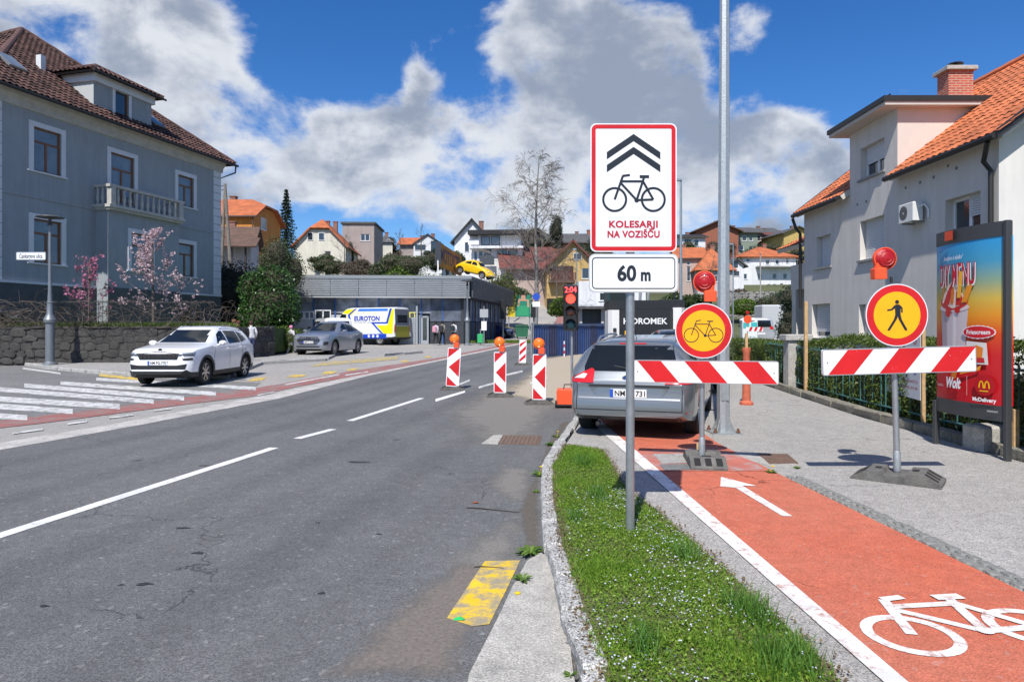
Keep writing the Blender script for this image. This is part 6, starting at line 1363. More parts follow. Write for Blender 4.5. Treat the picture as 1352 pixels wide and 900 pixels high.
    b = B(); b.box(s0 - 1.1, s0 - .85, 2.2, 2.5, zc + 1.6, zc + 3.0); b.obj('flue', M_TRIMW, t)
    # bay with balcony
    x0, x1 = f(126), f(221); pr = .75; zb = f(178, 288)[1]; zg = G0 - .8
    P1 = P0 + d * x0 + Vector((d.y, -d.x)) * pr; fb = plane_uv(P1, d)
    bo = (fb(173), fb(199.5), fb(186, 358)[1], fb(186, 309)[1]); mb = Mx(x0, -pr)
    wall(t, 'bay_wall', x1 - x0, zp, zb, [bo], mb, WALL); window(t, mb, bo, fm=M_WOOD, gm=M_WINB, surround=.2)
    wall(t, 'bay_plinth', x1 - x0, zg, zp, [], Mx(x0, -pr - .04), PL)
    wall(t, 'bay_side', pr, zg, zb, [], Mx(x0, 0, 0, 270), WALL); wall(t, 'bay_side', pr, zg, zb, [], Mx(x1, -pr, 0, 90), WALL)
    b = B(); b.box(x0 - .1, x1 + .1, -pr - .2, 0, zb, zb + .12); b.box(x0 - .18, x1 + .18, -pr - .3, 0, zb + .12, zb + .26); b.obj('balcony_floor', CW, t)
    zh = zb + 1.22
    b = B(); b.box(x0 - .14, x1 + .14, -pr - .26, -pr - .02, zh - .13, zh); b.obj('handrail', CW, t)
    for xx in (x0, x1): b = B(); b.box(xx - .1, xx + .1, -pr - .02, 0, zh - .13, zh); b.obj('handrail', CW, t)
    bal = B(); bal.lathe([(.05, 0), (.07, .02), (.07, .08), (.05, .12), (.085, .26), (.09, .36), (.06, .55), (.045, .68), (.065, .74), (.065, .82)], 8); first = None
    n = 12
    for i in range(n + 1):
        xx = x0 + .08 + (x1 - x0 - .16) * i / n
        if i in (0, n): b = B(); b.box(xx - .14, xx + .14, -pr - .25, -pr + .02, zb + .26, zh - .13); b.obj('balcony_pier', CW, t); continue
        if first is None: first = bal.obj('baluster', CW, t, True); o = first
        else: o = first.copy(); COL.objects.link(o); o.parent = t
        o.location = (xx, -pr - .12, zb + .26)
    for i in range(2):
        for xx in (x0, x1): o = first.copy(); COL.objects.link(o); o.parent = t; o.location = (xx, -pr + .3 + i * .3, zb + .26)
villa()
# ---------------- retaining wall with stones, raised garden
def stone_wall(name, label, pts, z0f, h, m, mm, sw=(.3, .62), sh=(.22, .36), cat='wall'):
    t = thing(name, label, cat, (pts[0][0], pts[0][1], 0)); o = Vector((pts[0][0], pts[0][1], 0)); random.seed(11)
    for p, q in zip(pts, pts[1:]):
        p, q = Vector((*p, 0)), Vector((*q, 0)); dd = q - p; L = dd.length; M = Matrix.Translation(p - o) @ Matrix.Rotation(math.atan2(dd.y, dd.x), 4, 'Z'); zb = z0f
        b = B(); b.M = M; b.box(0, L, .07, .4, zb - .3, zb + h); b.obj('mortar_core', mm, t); z = zb - .05
        while z < zb + h - .05:
            hh = min(random.uniform(*sh), zb + h - z); x = 0
            while x < L - .02:
                w = min(random.uniform(*sw), L - x); b = B(); d0 = random.uniform(0, .06); k = random.randint(6, 8); zc = z + hh / 2 + random.uniform(-.06, .06); pts = []
                for a_ in range(k): aa = 2 * math.pi * (a_ + random.uniform(-.25, .25)) / k; sq = 1 / max(abs(math.cos(aa)), abs(math.sin(aa))) ** .75; pts.append((math.cos(aa) * sq * w * .52, math.sin(aa) * sq * hh * .56 * random.uniform(.85, 1.1)))
                b.M = M @ Matrix.Translation((x + w / 2, .07, min(max(zc, zb + .05), zb + h - hh * .42)))
                vs = [(p, .04, q_) for p, q_ in pts] + [(p * .97, d0 - .05, q_ * .97) for p, q_ in pts] + [(p * .72, d0 - .068, q_ * .72) for p, q_ in pts]; fs = [tuple(range(2 * k, 3 * k))]
                for r_ in (0, k): fs += [(r_ + i_, r_ + (i_ + 1) % k, r_ + k + (i_ + 1) % k, r_ + k + i_) for i_ in range(k)]
                b.add(vs, fs); b.obj('stone', m, t); x += w
            z += hh
    return t
M_STONE = mat('wall_stone', (.052, .049, .046), .9, var=.45, vscale=2.2, bump=.8, bscale=25, stain=.5, stcol=(.04, .042, .035), stscale=1.5); M_MORT = mat('mortar', (.040, .038, .036), .95, var=.3, bump=.5)
zt_ = CAM_H + (YH - 431) * 26.4 / FPX; zb_ = gz(26.4) + .08
stone_wall('retaining_wall', 'dark rubble stone retaining wall below the grey villa', [(-32, 27.2), (-20.5, 26.3), (-12.2, 26.9), (-10.9, 31.5)], zb_, zt_ - zb_, M_STONE, M_MORT)
b = B(); b.prism([(-40, 27.6), (-20.5, 26.5), (-12.4, 27.1), (-11.1, 31.6), (-11.5, 38), (-15, 46), (-45, 46)], zt_ - 1.2, zt_ - .04); struct(b.obj('garden_terrace', mat('garden_grass', (.06, .10, .02), .95, var=.4, vscale=1.5, bump=.7, bscale=20)))
# ---------------- light house on the right
def right_house():
    K = Vector((10.5, 24.5)); L = 9.8; D = 9.6; t = thing('apartment_house', 'pale rendered house with orange tiled roof, flush dormer and brick chimney', 'house', (K.x, K.y, 0), R(-90))
    f = plane_uv(K, Vector((0, -1))); WALL = mat('house_render', (.60, .565, .52), .9, streak=.09, var=.05, vscale=1.3, bump=.2, bscale=120, stain=.12, stcol=(.35, .33, .3), stscale=1.2); ze = 5.88; zg = gz(20)
    def op(x0, x1, y0, y1): xm = (x0 + x1) / 2; return (f(x0), f(x1), f(xm, y1)[1], f(xm, y0)[1])
    s0, s1 = f(1122), f(1185)
    ops = [op(1078, 1097, 311, 352), op(1135.5, 1167.5, 288, 341), op(1072, 1096, 401, 446), op(1134, 1165, 401, 448), op(1248, 1294.5, 258, 345)]
    zd = f(1185, 143)[1]; dop = op(1136, 1167.5, 189, 231)
    wall(t, 'wall', L, zg - .5, ze, ops, Mx(0, 0), WALL, .26)
    for o, sh, k in zip(ops, (.95, .97, .82, .97, .0), 'VVOVV'): window(t, Mx(0, 0), o, .26, gm=M_WIN, kind=k, shutter=sh, sm=mat('sill_grey', (.25, .25, .25), .7))
    b = B(); o = ops[4]; b.M = None; n = 9
    for i in range(n): z = o[3] - .5 + .5 * i / n; b.box((o[0] + o[1]) / 2, o[1] - .04, .17, .19, z + .006, z + .05)
    b.obj('half_shutter', M_SHUT, t)
    wall(t, 'dormer_front', s1 - s0, ze, zd, [(dop[0] - s0, dop[1] - s0, dop[2], dop[3])], Mx(s0, 0), WALL, .26); window(t, Mx(s0, 0), (dop[0] - s0, dop[1] - s0, dop[2], dop[3]), .26, kind='V', shutter=.55, sm=mat('sill_grey', (.25, .25, .25)))
    zr = 9.55; sl = (zr - ze) / (D / 2); GW = mat('gable_render', (.66, .64, .60), .9, streak=.08, var=.04, vscale=1.5, bump=.2, bscale=120)
    wall(t, 'gable_wall', D, zg - .5, ze, [(1.4, 2.6, 3.4, 4.9)], Mx(L, 0, 0, 90), GW, .2, top=[(D / 2, zr)]); window(t, Mx(L, 0, 0, 90), (1.4, 2.6, 3.4, 4.9), .2)
    wall(t, 'gable_wall', D, zg - .5, ze, [], Mx(0, D, 0, 270), WALL, .2, top=[(D / 2, zr)]); wall(t, 'back_wall', L, zg - .5, ze, [], Mx(L, D, 0, 180), WALL)
    ov = .30; lo = ze - ov * sl; xg0, xg1 = -.12, L + .40; UN = mat('soffit', (.52, .48, .44), .85)
    planes = [[(xg0, -ov, lo), (s0, -ov, lo), (s0, D / 2, zr), (xg0, D / 2, zr)], [(s1, -ov, lo), (xg1, -ov, lo), (xg1, D / 2, zr), (s1, D / 2, zr)], [(xg1, D + ov, lo), (xg0, D + ov, lo), (xg0, D / 2, zr), (xg1, D / 2, zr)], [(s0, (zd - ze) / sl, zd), (s1, (zd - ze) / sl, zd), (s1, D / 2, zr), (s0, D / 2, zr)]]
    for p in planes:
        p = [(a, c, e + .16) for a, c, e in p]; slab(t, 'roof', p, .16, UN); tiles(t, p, M_TILEO, .23, .34, 'roof_tiles')
    b = B(); n = 30
    b.tube([(xg0 + (xg1 - xg0) * i / n, D / 2, zr + .2 + .012 * (i % 2)) for i in range(n + 1)], .12, 8); b.obj('ridge_tiles', M_TILEO, t)
    BK = mat('verge_black', (.02, .019, .018), .5)
    for a, c in ((xg0, s0 - .02), (s1 + .02, xg1)):
        b = B(); b.tube([(a, -ov - .07, lo + .08), (c, -ov - .07, lo + .08)], .075, 8); b.obj('gutter', BK, t)
    for xx in (xg0, xg1): b = B(); b.prism([(-ov - .05, lo + .0), (D / 2, zr + .03), (D / 2, zr + .24), (-ov - .05, lo + .2)], xx - .02, xx + .05, 'x'); b.obj('verge_board', BK, t)
    for xx in (L - .12, -.12):
        b = B(); b.tube([(xx + .3 if xx > 1 else xx, -ov - .07, lo + .0), (xx, -.25, lo - .35), (xx, -.09, lo - .55), (xx, -.09, 2.4 if xx < 1 else zg)], .055, 8); b.obj('downpipe', BK, t)
    # dormer cheeks, roof slab and chimney
    PK = mat('dormer_cheek', (.60, .54, .48), .9, var=.04); dep = (zd - ze) / sl
    for xx, mm in ((s1, PK), (s0, WALL)): b = B(); b.poly([(xx, 0, ze - .02), (xx, 0, zd), (xx, dep + .15, zd)]); b.obj('dormer_cheek', mm, t, fix=False)
    b = B(); b.box(s0 - .32, s1 + .3, -.5, dep + .8, zd, zd + .10); b.obj('dormer_roof', UN, t); b = B(); b.box(s0 - .36, s1 + .34, -.55, dep + .8, zd + .10, zd + .24); b.obj('dormer_fascia', BK, t)
    for i in range(8): b = B(); b.tube([(s0 + (s1 - s0) * i / 7, -.3, zd + .24), (s0 + (s1 - s0) * i / 7, -.3, zd + .32)], .02, 5); b.obj('snow_guard_foot', BK, t)
    b = B(); b.tube([(s0, -.3, zd + .32), (s1 + .2, -.3, zd + .32)], .018, 6); b.obj('snow_guard', BK, t)
    br = bpy.data.materials.new('chimney_brick'); br.use_nodes = True; nt = br.node_tree; bt = nt.nodes.new('ShaderNodeTexBrick'); tc = nt.nodes.new('ShaderNodeTexCoord'); sx_ = nt.nodes.new('ShaderNodeSeparateXYZ'); ad_ = nt.nodes.new('ShaderNodeMath'); cb_x = nt.nodes.new('ShaderNodeCombineXYZ'); nt.links.new(tc.outputs['Object'], sx_.inputs[0]); nt.links.new(sx_.outputs[0], ad_.inputs[0]); nt.links.new(sx_.outputs[1], ad_.inputs[1]); nt.links.new(ad_.outputs[0], cb_x.inputs[0]); nt.links.new(sx_.outputs[2], cb_x.inputs[1]); nt.links.new(cb_x.outputs[0], bt.inputs[0])
    bt.inputs['Scale'].default_value = 1; bt.inputs['Brick Width'].default_value = .25; bt.inputs['Row Height'].default_value = .075; bt.inputs['Mortar Size'].default_value = .012; bt.inputs['Color1'].default_value = (.50, .10, .05, 1); bt.inputs['Color2'].default_value = (.38, .07, .04, 1); bt.inputs['Mortar'].default_value = (.42, .33, .26, 1); nt.links.new(bt.outputs[0], nt.nodes['Principled BSDF'].inputs[0]); nt.nodes['Principled BSDF'].inputs['Roughness'].default_value = .9
    yc = 3.3; Yc = (K.x + yc) * FPX / (1261 - CX); xc = K.y - Yc; zt = CAM_H + (YH - 97) * Yc / FPX
    b = B(); b.box(-.28, .28, -.38, .38, -2.2, 0); ch = b.obj('chimney', br, t, loc=(xc, yc, zt)); b = B(); b.rbox(-.38, .38, -.48, .48, 0, .12, .02); b.obj('chimney_cap', M_CONC, ch)
    b = B(); b.lathe([(.0, .34), (.2, .30), (.24, .27), (.06, .26), (.06, .12)], 12); b.obj('chimney_cowl', BK, ch)
    # air conditioner
    sx, z = f(1213, 281); b = B(); b.rbox(-.33, .33, -.34, -.08, -.24, .24, .02); ac = b.obj('air_conditioner', mat('ac_white', (.66, .66, .64), .5), t, loc=(sx, 0, z))
    b = B(); ring2(b, -.10, 0, .03, .18, lambda u, v: (u, -.343, v), 20); b.obj('fan_grille', mat('ac_grille', (.10, .10, .10), .6), ac)
    for xx in (-.22, .22): b = B(); b.box(xx - .02, xx + .02, -.34, 0, -.28, -.24); b.obj('bracket', M_GALVD, ac)
    b = B(); b.tube([(.32, -.2, .1), (.42, -.1, .15), (.46, -.03, .0), (.46, -.03, -.2)], .025, 6); b.obj('pipe', M_PVC, ac)
    # wall vents: small dark holes in a row
    for px, py in ((1263, 222), (1252, 219), (1233, 234), (1215, 241), (1196, 248), (1144, 266), (1132, 270)):
        s_, z_ = f(px, py); b = B(); b.cbox((s_, -.006, z_), (.07, .012, .07)); b.obj('wall_vent', mat('vent_dark', (.2, .19, .18), .9), t)
    # annex behind: loggia with its own roof
    b = B(); b.box(-1.9, -.02, .3, 3.5, 3.15, 4.1); b.obj('loggia_parapet', WALL, t); b = B(); b.box(-1.8, -1.45, .3, .7, zg - .4, 3.15); b.obj('loggia_pillar', WALL, t); b = B(); b.box(-.5, -.1, .3, .7, zg - .4, 3.15); b.obj('loggia_pillar', WALL, t)
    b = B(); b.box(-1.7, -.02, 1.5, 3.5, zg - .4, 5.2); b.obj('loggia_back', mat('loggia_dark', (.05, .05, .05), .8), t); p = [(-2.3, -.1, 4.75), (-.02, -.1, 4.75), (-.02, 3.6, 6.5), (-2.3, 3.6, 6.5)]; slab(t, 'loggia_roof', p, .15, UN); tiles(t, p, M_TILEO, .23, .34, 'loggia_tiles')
right_house()
# ---------------- flat roofed car showroom
def showroom():
    C = Vector((-3.4, 48.0)); Lf = Vector((-18.2, 46.9)); d = (C - Lf); L = d.length; d.normalize(); rz = math.atan2(d.y, d.x); ds = Vector((2.9, 17.6)); Ls = ds.length; ds.normalize()
    z0 = gz(48) ; t = thing('showroom', 'flat roofed showroom with silver ribbed fascia and dark panelled walls', 'building', (Lf.x, Lf.y, 0), rz)
    inv = Matrix.Rotation(-rz, 4, 'Z'); sd = inv @ Vector((ds.x, ds.y, 0)); sa = math.degrees(math.atan2(sd.y, sd.x))
    FAS = mat('ribbed_fascia', (.36, .38, .40), .42, .6, var=.06, vscale=1); zt, zb = 5.35, 3.88
    DARK = mat('mural_wall', (.10, .12, .16), .6, var=.75, vscale=.9, detail=9, stain=.6, stcol=(.02, .022, .03), stscale=.6); BLU = mat('mullion_blue', (.03, .10, .30), .5); BASE = mat('base_panel', (.035, .04, .05), .6, var=.2)
    MUR = mat('mural_panel', (.22, .24, .28), .5, var=.6, vscale=1.3, stain=.8, stcol=(.05, .05, .07), stscale=1.1)
    Mf = Mx(0, 0); Ms = Mx(L, 0, 0, sa)
    # core
    q = Vector((L, 0, 0)) + sd * Ls; core = [(0.2, .2), (L - .2, .2), (q.x - .2, q.y), (.2, q.y)]
    b = B(); b.prism(core, z0 - .3, zt - .25); b.obj('wall_core', mat('core_dark', (.03, .032, .036), .7), t)
    b = B(); b.prism([(-.1, -.1), (L, -.1), (q.x, q.y), (-.1, q.y)], zt - .2, zt - .1); b.obj('roof_deck', mat('roof_felt', (.13, .13, .13), .9), t)
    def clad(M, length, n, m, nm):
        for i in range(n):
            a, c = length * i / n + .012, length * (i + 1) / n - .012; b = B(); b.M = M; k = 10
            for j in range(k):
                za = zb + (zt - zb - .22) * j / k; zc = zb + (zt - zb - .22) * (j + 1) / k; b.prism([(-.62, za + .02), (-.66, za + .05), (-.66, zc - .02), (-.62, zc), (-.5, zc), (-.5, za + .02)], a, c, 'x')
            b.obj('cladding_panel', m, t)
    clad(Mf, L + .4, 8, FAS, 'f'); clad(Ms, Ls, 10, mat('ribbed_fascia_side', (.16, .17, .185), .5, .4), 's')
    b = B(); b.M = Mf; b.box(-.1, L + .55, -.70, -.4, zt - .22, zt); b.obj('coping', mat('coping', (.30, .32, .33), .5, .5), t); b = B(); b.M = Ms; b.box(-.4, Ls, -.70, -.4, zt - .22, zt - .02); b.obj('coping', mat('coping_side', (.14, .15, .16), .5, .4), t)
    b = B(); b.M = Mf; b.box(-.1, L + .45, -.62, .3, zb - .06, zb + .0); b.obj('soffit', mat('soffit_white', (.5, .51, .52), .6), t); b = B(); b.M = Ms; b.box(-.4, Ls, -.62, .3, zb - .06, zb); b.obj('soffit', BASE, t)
    # front wall: mural band, then bays
    n = 10
    for i in range(n):
        a, c = L * i / n, L * (i + 1) / n; b = B(); b.M = Mf; b.box(a + .05, c - .05, .08, .16, 2.75, zb - .05); b.obj('mural_panel', MUR if i % 3 else DARK, t)
        b = B(); b.M = Mf; b.box(a - .045, a + .045, .02, .2, z0 - .2, zb - .02); b.obj('mullion', BLU, t)
        if i < 8:
            b = B(); b.M = Mf; b.box(a + .06, c - .06, .05, .15, z0, 2.65); b.obj('roller_door' if i < 5 else 'wall_panel', mat('pale_door', (.42, .43, .44), .6, var=.1) if i < 5 else mat('grey_slat_wall', (.24, .26, .28), .6, .3), t)
    for i, (px0, px1, py0, py1, m, fm) in enumerate(((390, 401, 411, 421, M_WINB, M_PVC), (416, 437, 409, 423, M_WIN, M_PVC), (402, 415, 411, 421, M_WINB, M_PVC), (534, 548, 412, 427, M_WIN, mat('yellow_frame', (.62, .55, .12), .5)))):
        f = plane_uv(Lf, d); xm = (px0 + px1) / 2; o = (f(px0), f(px1), f(xm, py1)[1], f(xm, py0)[1]); window(t, Mx(0, -.02), o, .06, fm=fm, gm=m, kind='V', sill=False)
    # pale slatted pier at the corner and the door
    f = plane_uv(Lf, d); xa, xb = f(527), f(549)
    for j in range(12): b = B(); b.M = Mf; z = z0 + j * .155; b.box(xa, xb, -.16, -.03, z + .01, z + .145); b.obj('pier_slat', mat('slat_silver', (.40, .42, .44), .45, .4), t)
    b = B(); b.M = Mf; b.box(xb + .02, xb + .14, -.2, .1, z0, 3.3); b.obj('corner_post', mat('slat_silver', (.40, .42, .44)), t)
    dx0, dx1 = f(556), f(566); b = B(); b.M = Mf
    b.box(dx0, dx0 + .12, -.06, .1, z0, 2.55); b.box(dx1 - .12, dx1, -.06, .1, z0, 2.55); b.box(dx0, dx1, -.06, .1, 2.45, 2.57); b.box(dx0 + .12, dx1 - .12, -.06, .1, z0, z0 + .25); dr_ = b.obj('door', mat('slat_silver', (.40, .42, .44)), t); b = B(); b.M = Mf; b.box(dx0 + .12, dx1 - .12, .0, .02, z0 + .25, 2.45); b.obj('pane', M_WIN, dr_); b = B(); b.M = Mf; b.tube([(dx1 - .2, -.1, 1.2), (dx1 - .2, -.1, 1.9)], .025, 6); b.obj('door_handle', M_CHROME, dr_)
    b = B(); b.M = Mf; b.box(dx1 + .1, L, .04, .15, 2.2, zb - .05); b.obj('mural_panel', DARK, t); b = B(); b.M = Mf; b.box(dx1 + .1, L, .03, .15, z0, 2.15); b.obj('base_panel', BASE, t)
    ns = 18
    for i in range(ns):
        a, c = Ls * i / ns, Ls * (i + 1) / ns; b = B(); b.M = Ms; b.box(a + .06, c - .04, .05, .15, 2.25, zb - .05); b.obj('mural_panel', DARK if i % 2 else MUR, t); b = B(); b.M = Ms; b.box(a + .06, c - .04, .05, .15, z0, 2.18); b.obj('base_panel', BASE, t); b = B(); b.M = Ms; b.box(a - .04, a + .05, .0, .2, z0, zb - .02); b.obj('mullion', BLU if i % 2 else BASE, t)
showroom()
# ---- lettering board on the showroom roof
def roof_sign():
    a, c = at(577, 372, 50), at(608, 372, 60); o = a.lerp(c, .5); d = c - a; d.z = 0; L = d.length; ang = math.atan2(d.y, d.x); z0 = 5.3
    t = thing('roof_sign', 'weathered orange board with dark letters on stilts on the showroom roof', 'sign', (o.x, o.y, z0), ang); zA, zB = 1.05, 2.75
    b = B(); b.box(-L / 2, L / 2, -.12, .12, zA, zB); bd = b.obj('board', mat('rust_orange', (.55, .22, .02), .7, var=.35, vscale=2), t)
    b = B(); b.box(-L / 2 - .06, -L / 2, -.3, .12, zA, zB); b.obj('end_plate', mat('sign_dark', (.03, .035, .05), .6), t)
    b = B(); letter(b, 'MOTORTEL', -L / 2 + .7, L / 2 - .7, zA + .35, zB - .3, lambda x, z: Vector((x, -.125, z)), .03); b.obj('lettering', mat('sign_letters', (.035, .03, .09), .6), bd)
    W_ = mat('white_steel', (.6, .6, .58), .5)
    for i in range(5):
        x = -L / 2 + .3 + (L - .6) * i / 4; b = B(); b.tube([(x, 0, -.1), (x, 0, zA)], .06, 6); b.obj('stilt', W_, t); b = B(); b.tube([(x - 1.3 if i == 0 else x - .6, -.3, -.1), (x, 0, zA + (.8 if i == 0 else .05))], .05, 6); b.obj('brace', W_, t)
roof_sign()
# ---------------- houses on the slope
WALLS = {}
def rmat(n, c): return mat('roof_' + n, c, .8, var=.3, vscale=1.4, bump=.5, bscale=9, island=.15, rows=1.5)
R_OR = rmat('orange', (.44, .125, .045)); R_RED = rmat('redbrown', (.16, .05, .04)); R_GRY = rmat('grey', (.09, .09, .092)); R_BLK = rmat('black', (.022, .023, .026)); R_BRN = rmat('brown', (.12, .07, .05))
def wmat(n, c): return mat('render_' + n, c, .9, var=.08, vscale=.8, bump=.15, bscale=30, streak=.14)
def house(label, px, Y, ang, wx, wy, py_eave, py_ridge, wm, rm, roof='gx', wins=(), ov=.5, hh=0.0, z0=None, gm=None, extra=None, name='house', frame=None):
    """corner seen at px, depth Y; x axis turned by ang; wins: (face, px0, px1, py0, py1)"""
    Kx = (px - CX) * Y / FPX; t = thing(name, label, 'house', (Kx, Y, 0), R(ang)); K = Vector((Kx, Y)); ax = Vector((math.cos(R(ang)), math.sin(R(ang)))); ay = Vector((-ax.y, ax.x))
    zt = lambda py, yy=Y: CAM_H + (YH - py) * yy / FPX
    ze, zr = zt(py_eave), zt(py_ridge); zb = terr(Kx, Y) - 1.5 if z0 is None else z0
    faces = {'f': (K, ax, wx, Mx(0, 0)), 'l': (K + ay * wy, -ay, wy, Mx(0, wy, 0, 270)), 'r': (K + ax * wx, ay, wy, Mx(wx, 0, 0, 90)), 'b': (K + ax * wx + ay * wy, -ax, wx, Mx(wx, wy, 0, 180))}
    tops = {}
    if roof == 'gy': xt = wx / 2 * (1 - hh); zk = ze + (zr - ze) * (1 - hh); g = [(wx - xt, zk), (xt, zk)] if hh else [(wx / 2, zr)]; tops = {'f': g, 'b': g}
    if roof == 'gx': xt = wy / 2 * (1 - hh); zk = ze + (zr - ze) * (1 - hh); g = [(wy - xt, zk), (xt, zk)] if hh else [(wy / 2, zr)]; tops = {'l': g, 'r': g}
    for k, (P, dv_, ln, M) in faces.items():
        ops = []
        f = plane_uv(P, dv_)
        for w in wins:
            if w[0] == k: xm = (w[1] + w[2]) / 2; a, c = sorted((f(w[1]), f(w[2]))); a, c = max(a, .1), min(c, ln - .1); ops.append((a, c, f(xm, w[4])[1], f(xm, w[3])[1]))
        inw = [o for o in ops if o[3] <= ze and o[1] > o[0]]
        wall(t, 'wall', ln, zb, ze, inw, M, wm, .12, top=tops.get(k))
        for o in ops:
            if o[1] <= o[0]: continue
            if o in inw: window(t, M, o, .12, fm=frame, gm=gm, kind='V' if o[1] - o[0] > 1.0 else 'O')
            else: window(t, M @ Matrix.Translation((0, -.1, 0)), o, .09, fm=frame, gm=gm, kind='O', sill=False)
    th = .2
    if roof == 'flat':
        b = B(); b.box(-ov, wx + ov, -ov, wy + ov, ze, ze + max(.25, zr - ze)); b.obj('roof', rm, t)
    else:
        if roof == 'gx': sw = lambda x, y, z: (y, x, z); a_, b_ = wy, wx
        else: sw = lambda x, y, z: (x, y, z); a_, b_ = wx, wy
        if roof == 'hip':
            r_ = min(wx, wy) / 2; lo = ze - .1; E = [(-ov, -ov), (wx + ov, -ov), (wx + ov, wy + ov), (-ov, wy + ov)]
            Ra, Rb = ((r_, wy / 2), (wx - r_, wy / 2)) if wx >= wy else ((wx / 2, r_), (wx / 2, wy - r_))
            P = [[(*E[0], lo), (*E[1], lo), (*Rb, zr), (*Ra, zr)], [(*E[2], lo), (*E[3], lo), (*Ra, zr), (*Rb, zr)], [(*E[1], lo), (*E[2], lo), (*Rb, zr)], [(*E[3], lo), (*E[0], lo), (*Ra, zr)]] if wx >= wy else [[(*E[3], lo), (*E[0], lo), (*Ra, zr), (*Rb, zr)], [(*E[1], lo), (*E[2], lo), (*Rb, zr), (*Ra, zr)], [(*E[0], lo), (*E[1], lo), (*Ra, zr)], [(*E[2], lo), (*E[3], lo), (*Rb, zr)]]
        else:
            sl = (zr - ze) / (a_ / 2); lo = ze - ov * sl; u = th * .7
            if hh:
                xt = a_ / 2 * (1 - hh); zk = ze + (zr - ze) * (1 - hh); ins = hh * a_ / 2
                P = [[sw(-ov, b_ + ov, lo + u), sw(-ov, -ov, lo + u), sw(xt, -ov, zk + u), sw(a_ / 2, ins, zr + u), sw(a_ / 2, b_ - ins, zr + u), sw(xt, b_ + ov, zk + u)], [sw(a_ + ov, -ov, lo + u), sw(a_ + ov, b_ + ov, lo + u), sw(a_ - xt, b_ + ov, zk + u), sw(a_ / 2, b_ - ins, zr + u), sw(a_ / 2, ins, zr + u), sw(a_ - xt, -ov, zk + u)],
                     [sw(xt, -ov, zk + u), sw(a_ - xt, -ov, zk + u), sw(a_ / 2, ins, zr + u)], [sw(a_ - xt, b_ + ov, zk + u), sw(xt, b_ + ov, zk + u), sw(a_ / 2, b_ - ins, zr + u)]]
            else: P = [[sw(-ov, b_ + ov, lo + u), sw(-ov, -ov, lo + u), sw(a_ / 2, -ov, zr + u), sw(a_ / 2, b_ + ov, zr + u)], [sw(a_ + ov, -ov, lo + u), sw(a_ + ov, b_ + ov, lo + u), sw(a_ / 2, b_ + ov, zr + u), sw(a_ / 2, -ov, zr + u)]]
        for p in P: slab(t, 'roof', p, th, rm)
        if roof != 'hip':
            for e_ in (-ov, a_ + ov):
                b = B(); b.tube([sw(e_, -ov, lo + .02), sw(e_, b_ + ov, lo + .02)], .07, 6); b.obj('gutter', mat('far_gutter', (.10, .08, .07), .6), t)
        cx_, cy_ = sw(a_ * .62, b_ * random.uniform(.35, .7), 0)[:2]; hb = zr - .25 * (zr - ze)
        b = B(); b.box(cx_ - .3, cx_ + .3, cy_ - .3, cy_ + .3, hb - 1, zr + .55); b.box(cx_ - .36, cx_ + .36, cy_ - .36, cy_ + .36, zr + .55, zr + .65); b.obj('chimney', mat('far_chimney', (.24, .12, .09), .9, var=.3, vscale=4), t)
    return t, zt
def chim(t, x, y, z0, z1, m, w=.5): b = B(); b.box(x - w / 2, x + w / 2, y - w / 2, y + w / 2, z0, z1); b.box(x - w / 2 - .06, x + w / 2 + .06, y - w / 2 - .06, y + w / 2 + .06, z1, z1 + .12); b.obj('chimney', m, t)
BRK = wmat('brick', (.28, .10, .06)); CRM = wmat('cream', (.62, .59, .50)); WHT = wmat('white', (.68, .69, .71)); OCH = wmat('ochre', (.50, .34, .13)); MAU = wmat('mauve', (.34, .29, .27)); PNK = wmat('pink', (.42, .33, .29)); GRN = wmat('green', (.22, .26, .21)); YEL = wmat('yellow', (.50, .36, .12)); ORW = wmat('orange', (.55, .22, .045)); LGR = wmat('lightgrey', (.46, .45, .45))
t, zt = house('bright orange house with half-hipped tile roof behind the villa', 335, 69, 88, 7.2, 9, 283, 256, ORW, R_OR, 'gy', (('f', 344, 351, 288, 304),), hh=.45, z0=2.5)
b = B(); b.tube([(-.3, .0, zt(283)), (-.15, -.05, 6)], .07, 6); b.obj('downpipe', R_BRN, t)
t, zt = house('low white annex with brown lean-to roof in front of the orange house', 279, 62, 10, 3.4, 4, 318, 296, LGR, R_BRN, 'gx', (('f', 290, 296, 303, 316),), z0=2.0)
for k in range(3): b = B(); b.tube([(3.2 - k * 1.2, -1.2, 2.5), (3.2 - k * 1.2, -1.2, zt(324))], .1, 6); b.obj('porch_post', mat('dark_timber', (.04, .03, .025), .8), t)
slab(t, 'porch_roof', [(-.3, -1.8, zt(327)), (4.2, -1.8, zt(327)), (4.2, .2, zt(312)), (-.3, .2, zt(312))], .12, R_BRN)
t, zt = house('cream gabled house with half-hipped orange roof and four small windows', 389, 95, 4, 7.0, 11, 322, 288, CRM, R_OR, 'gy', (('f', 406, 413.5, 307, 317.5), ('f', 420.5, 428.5, 307, 317.5), ('f', 428.5, 437, 331.5, 345), ('f', 428.5, 437, 356, 364)), hh=.42, z0=5.5)
chim(t, 3.6, 5, zt(296), zt(285), BRK)
house('mauve flat-roofed block behind the cream house', 452, 108, 2, 5.0, 9, 295.5, 293, MAU, R_GRY, 'flat', (('f', 476, 488, 309, 318),), .25, z0=8)
house('small pale house with grey hipped roof next to a dark thuja', 499, 124, 12, 2.6, 5, 319, 309, CRM, R_GRY, 'hip', (('f', 511, 515, 316, 323),), .4)
house('low house with red tile roof seen over the bushes', 528, 132, 0, 5.5, 6, 322, 312, MAU, R_OR, 'gx')
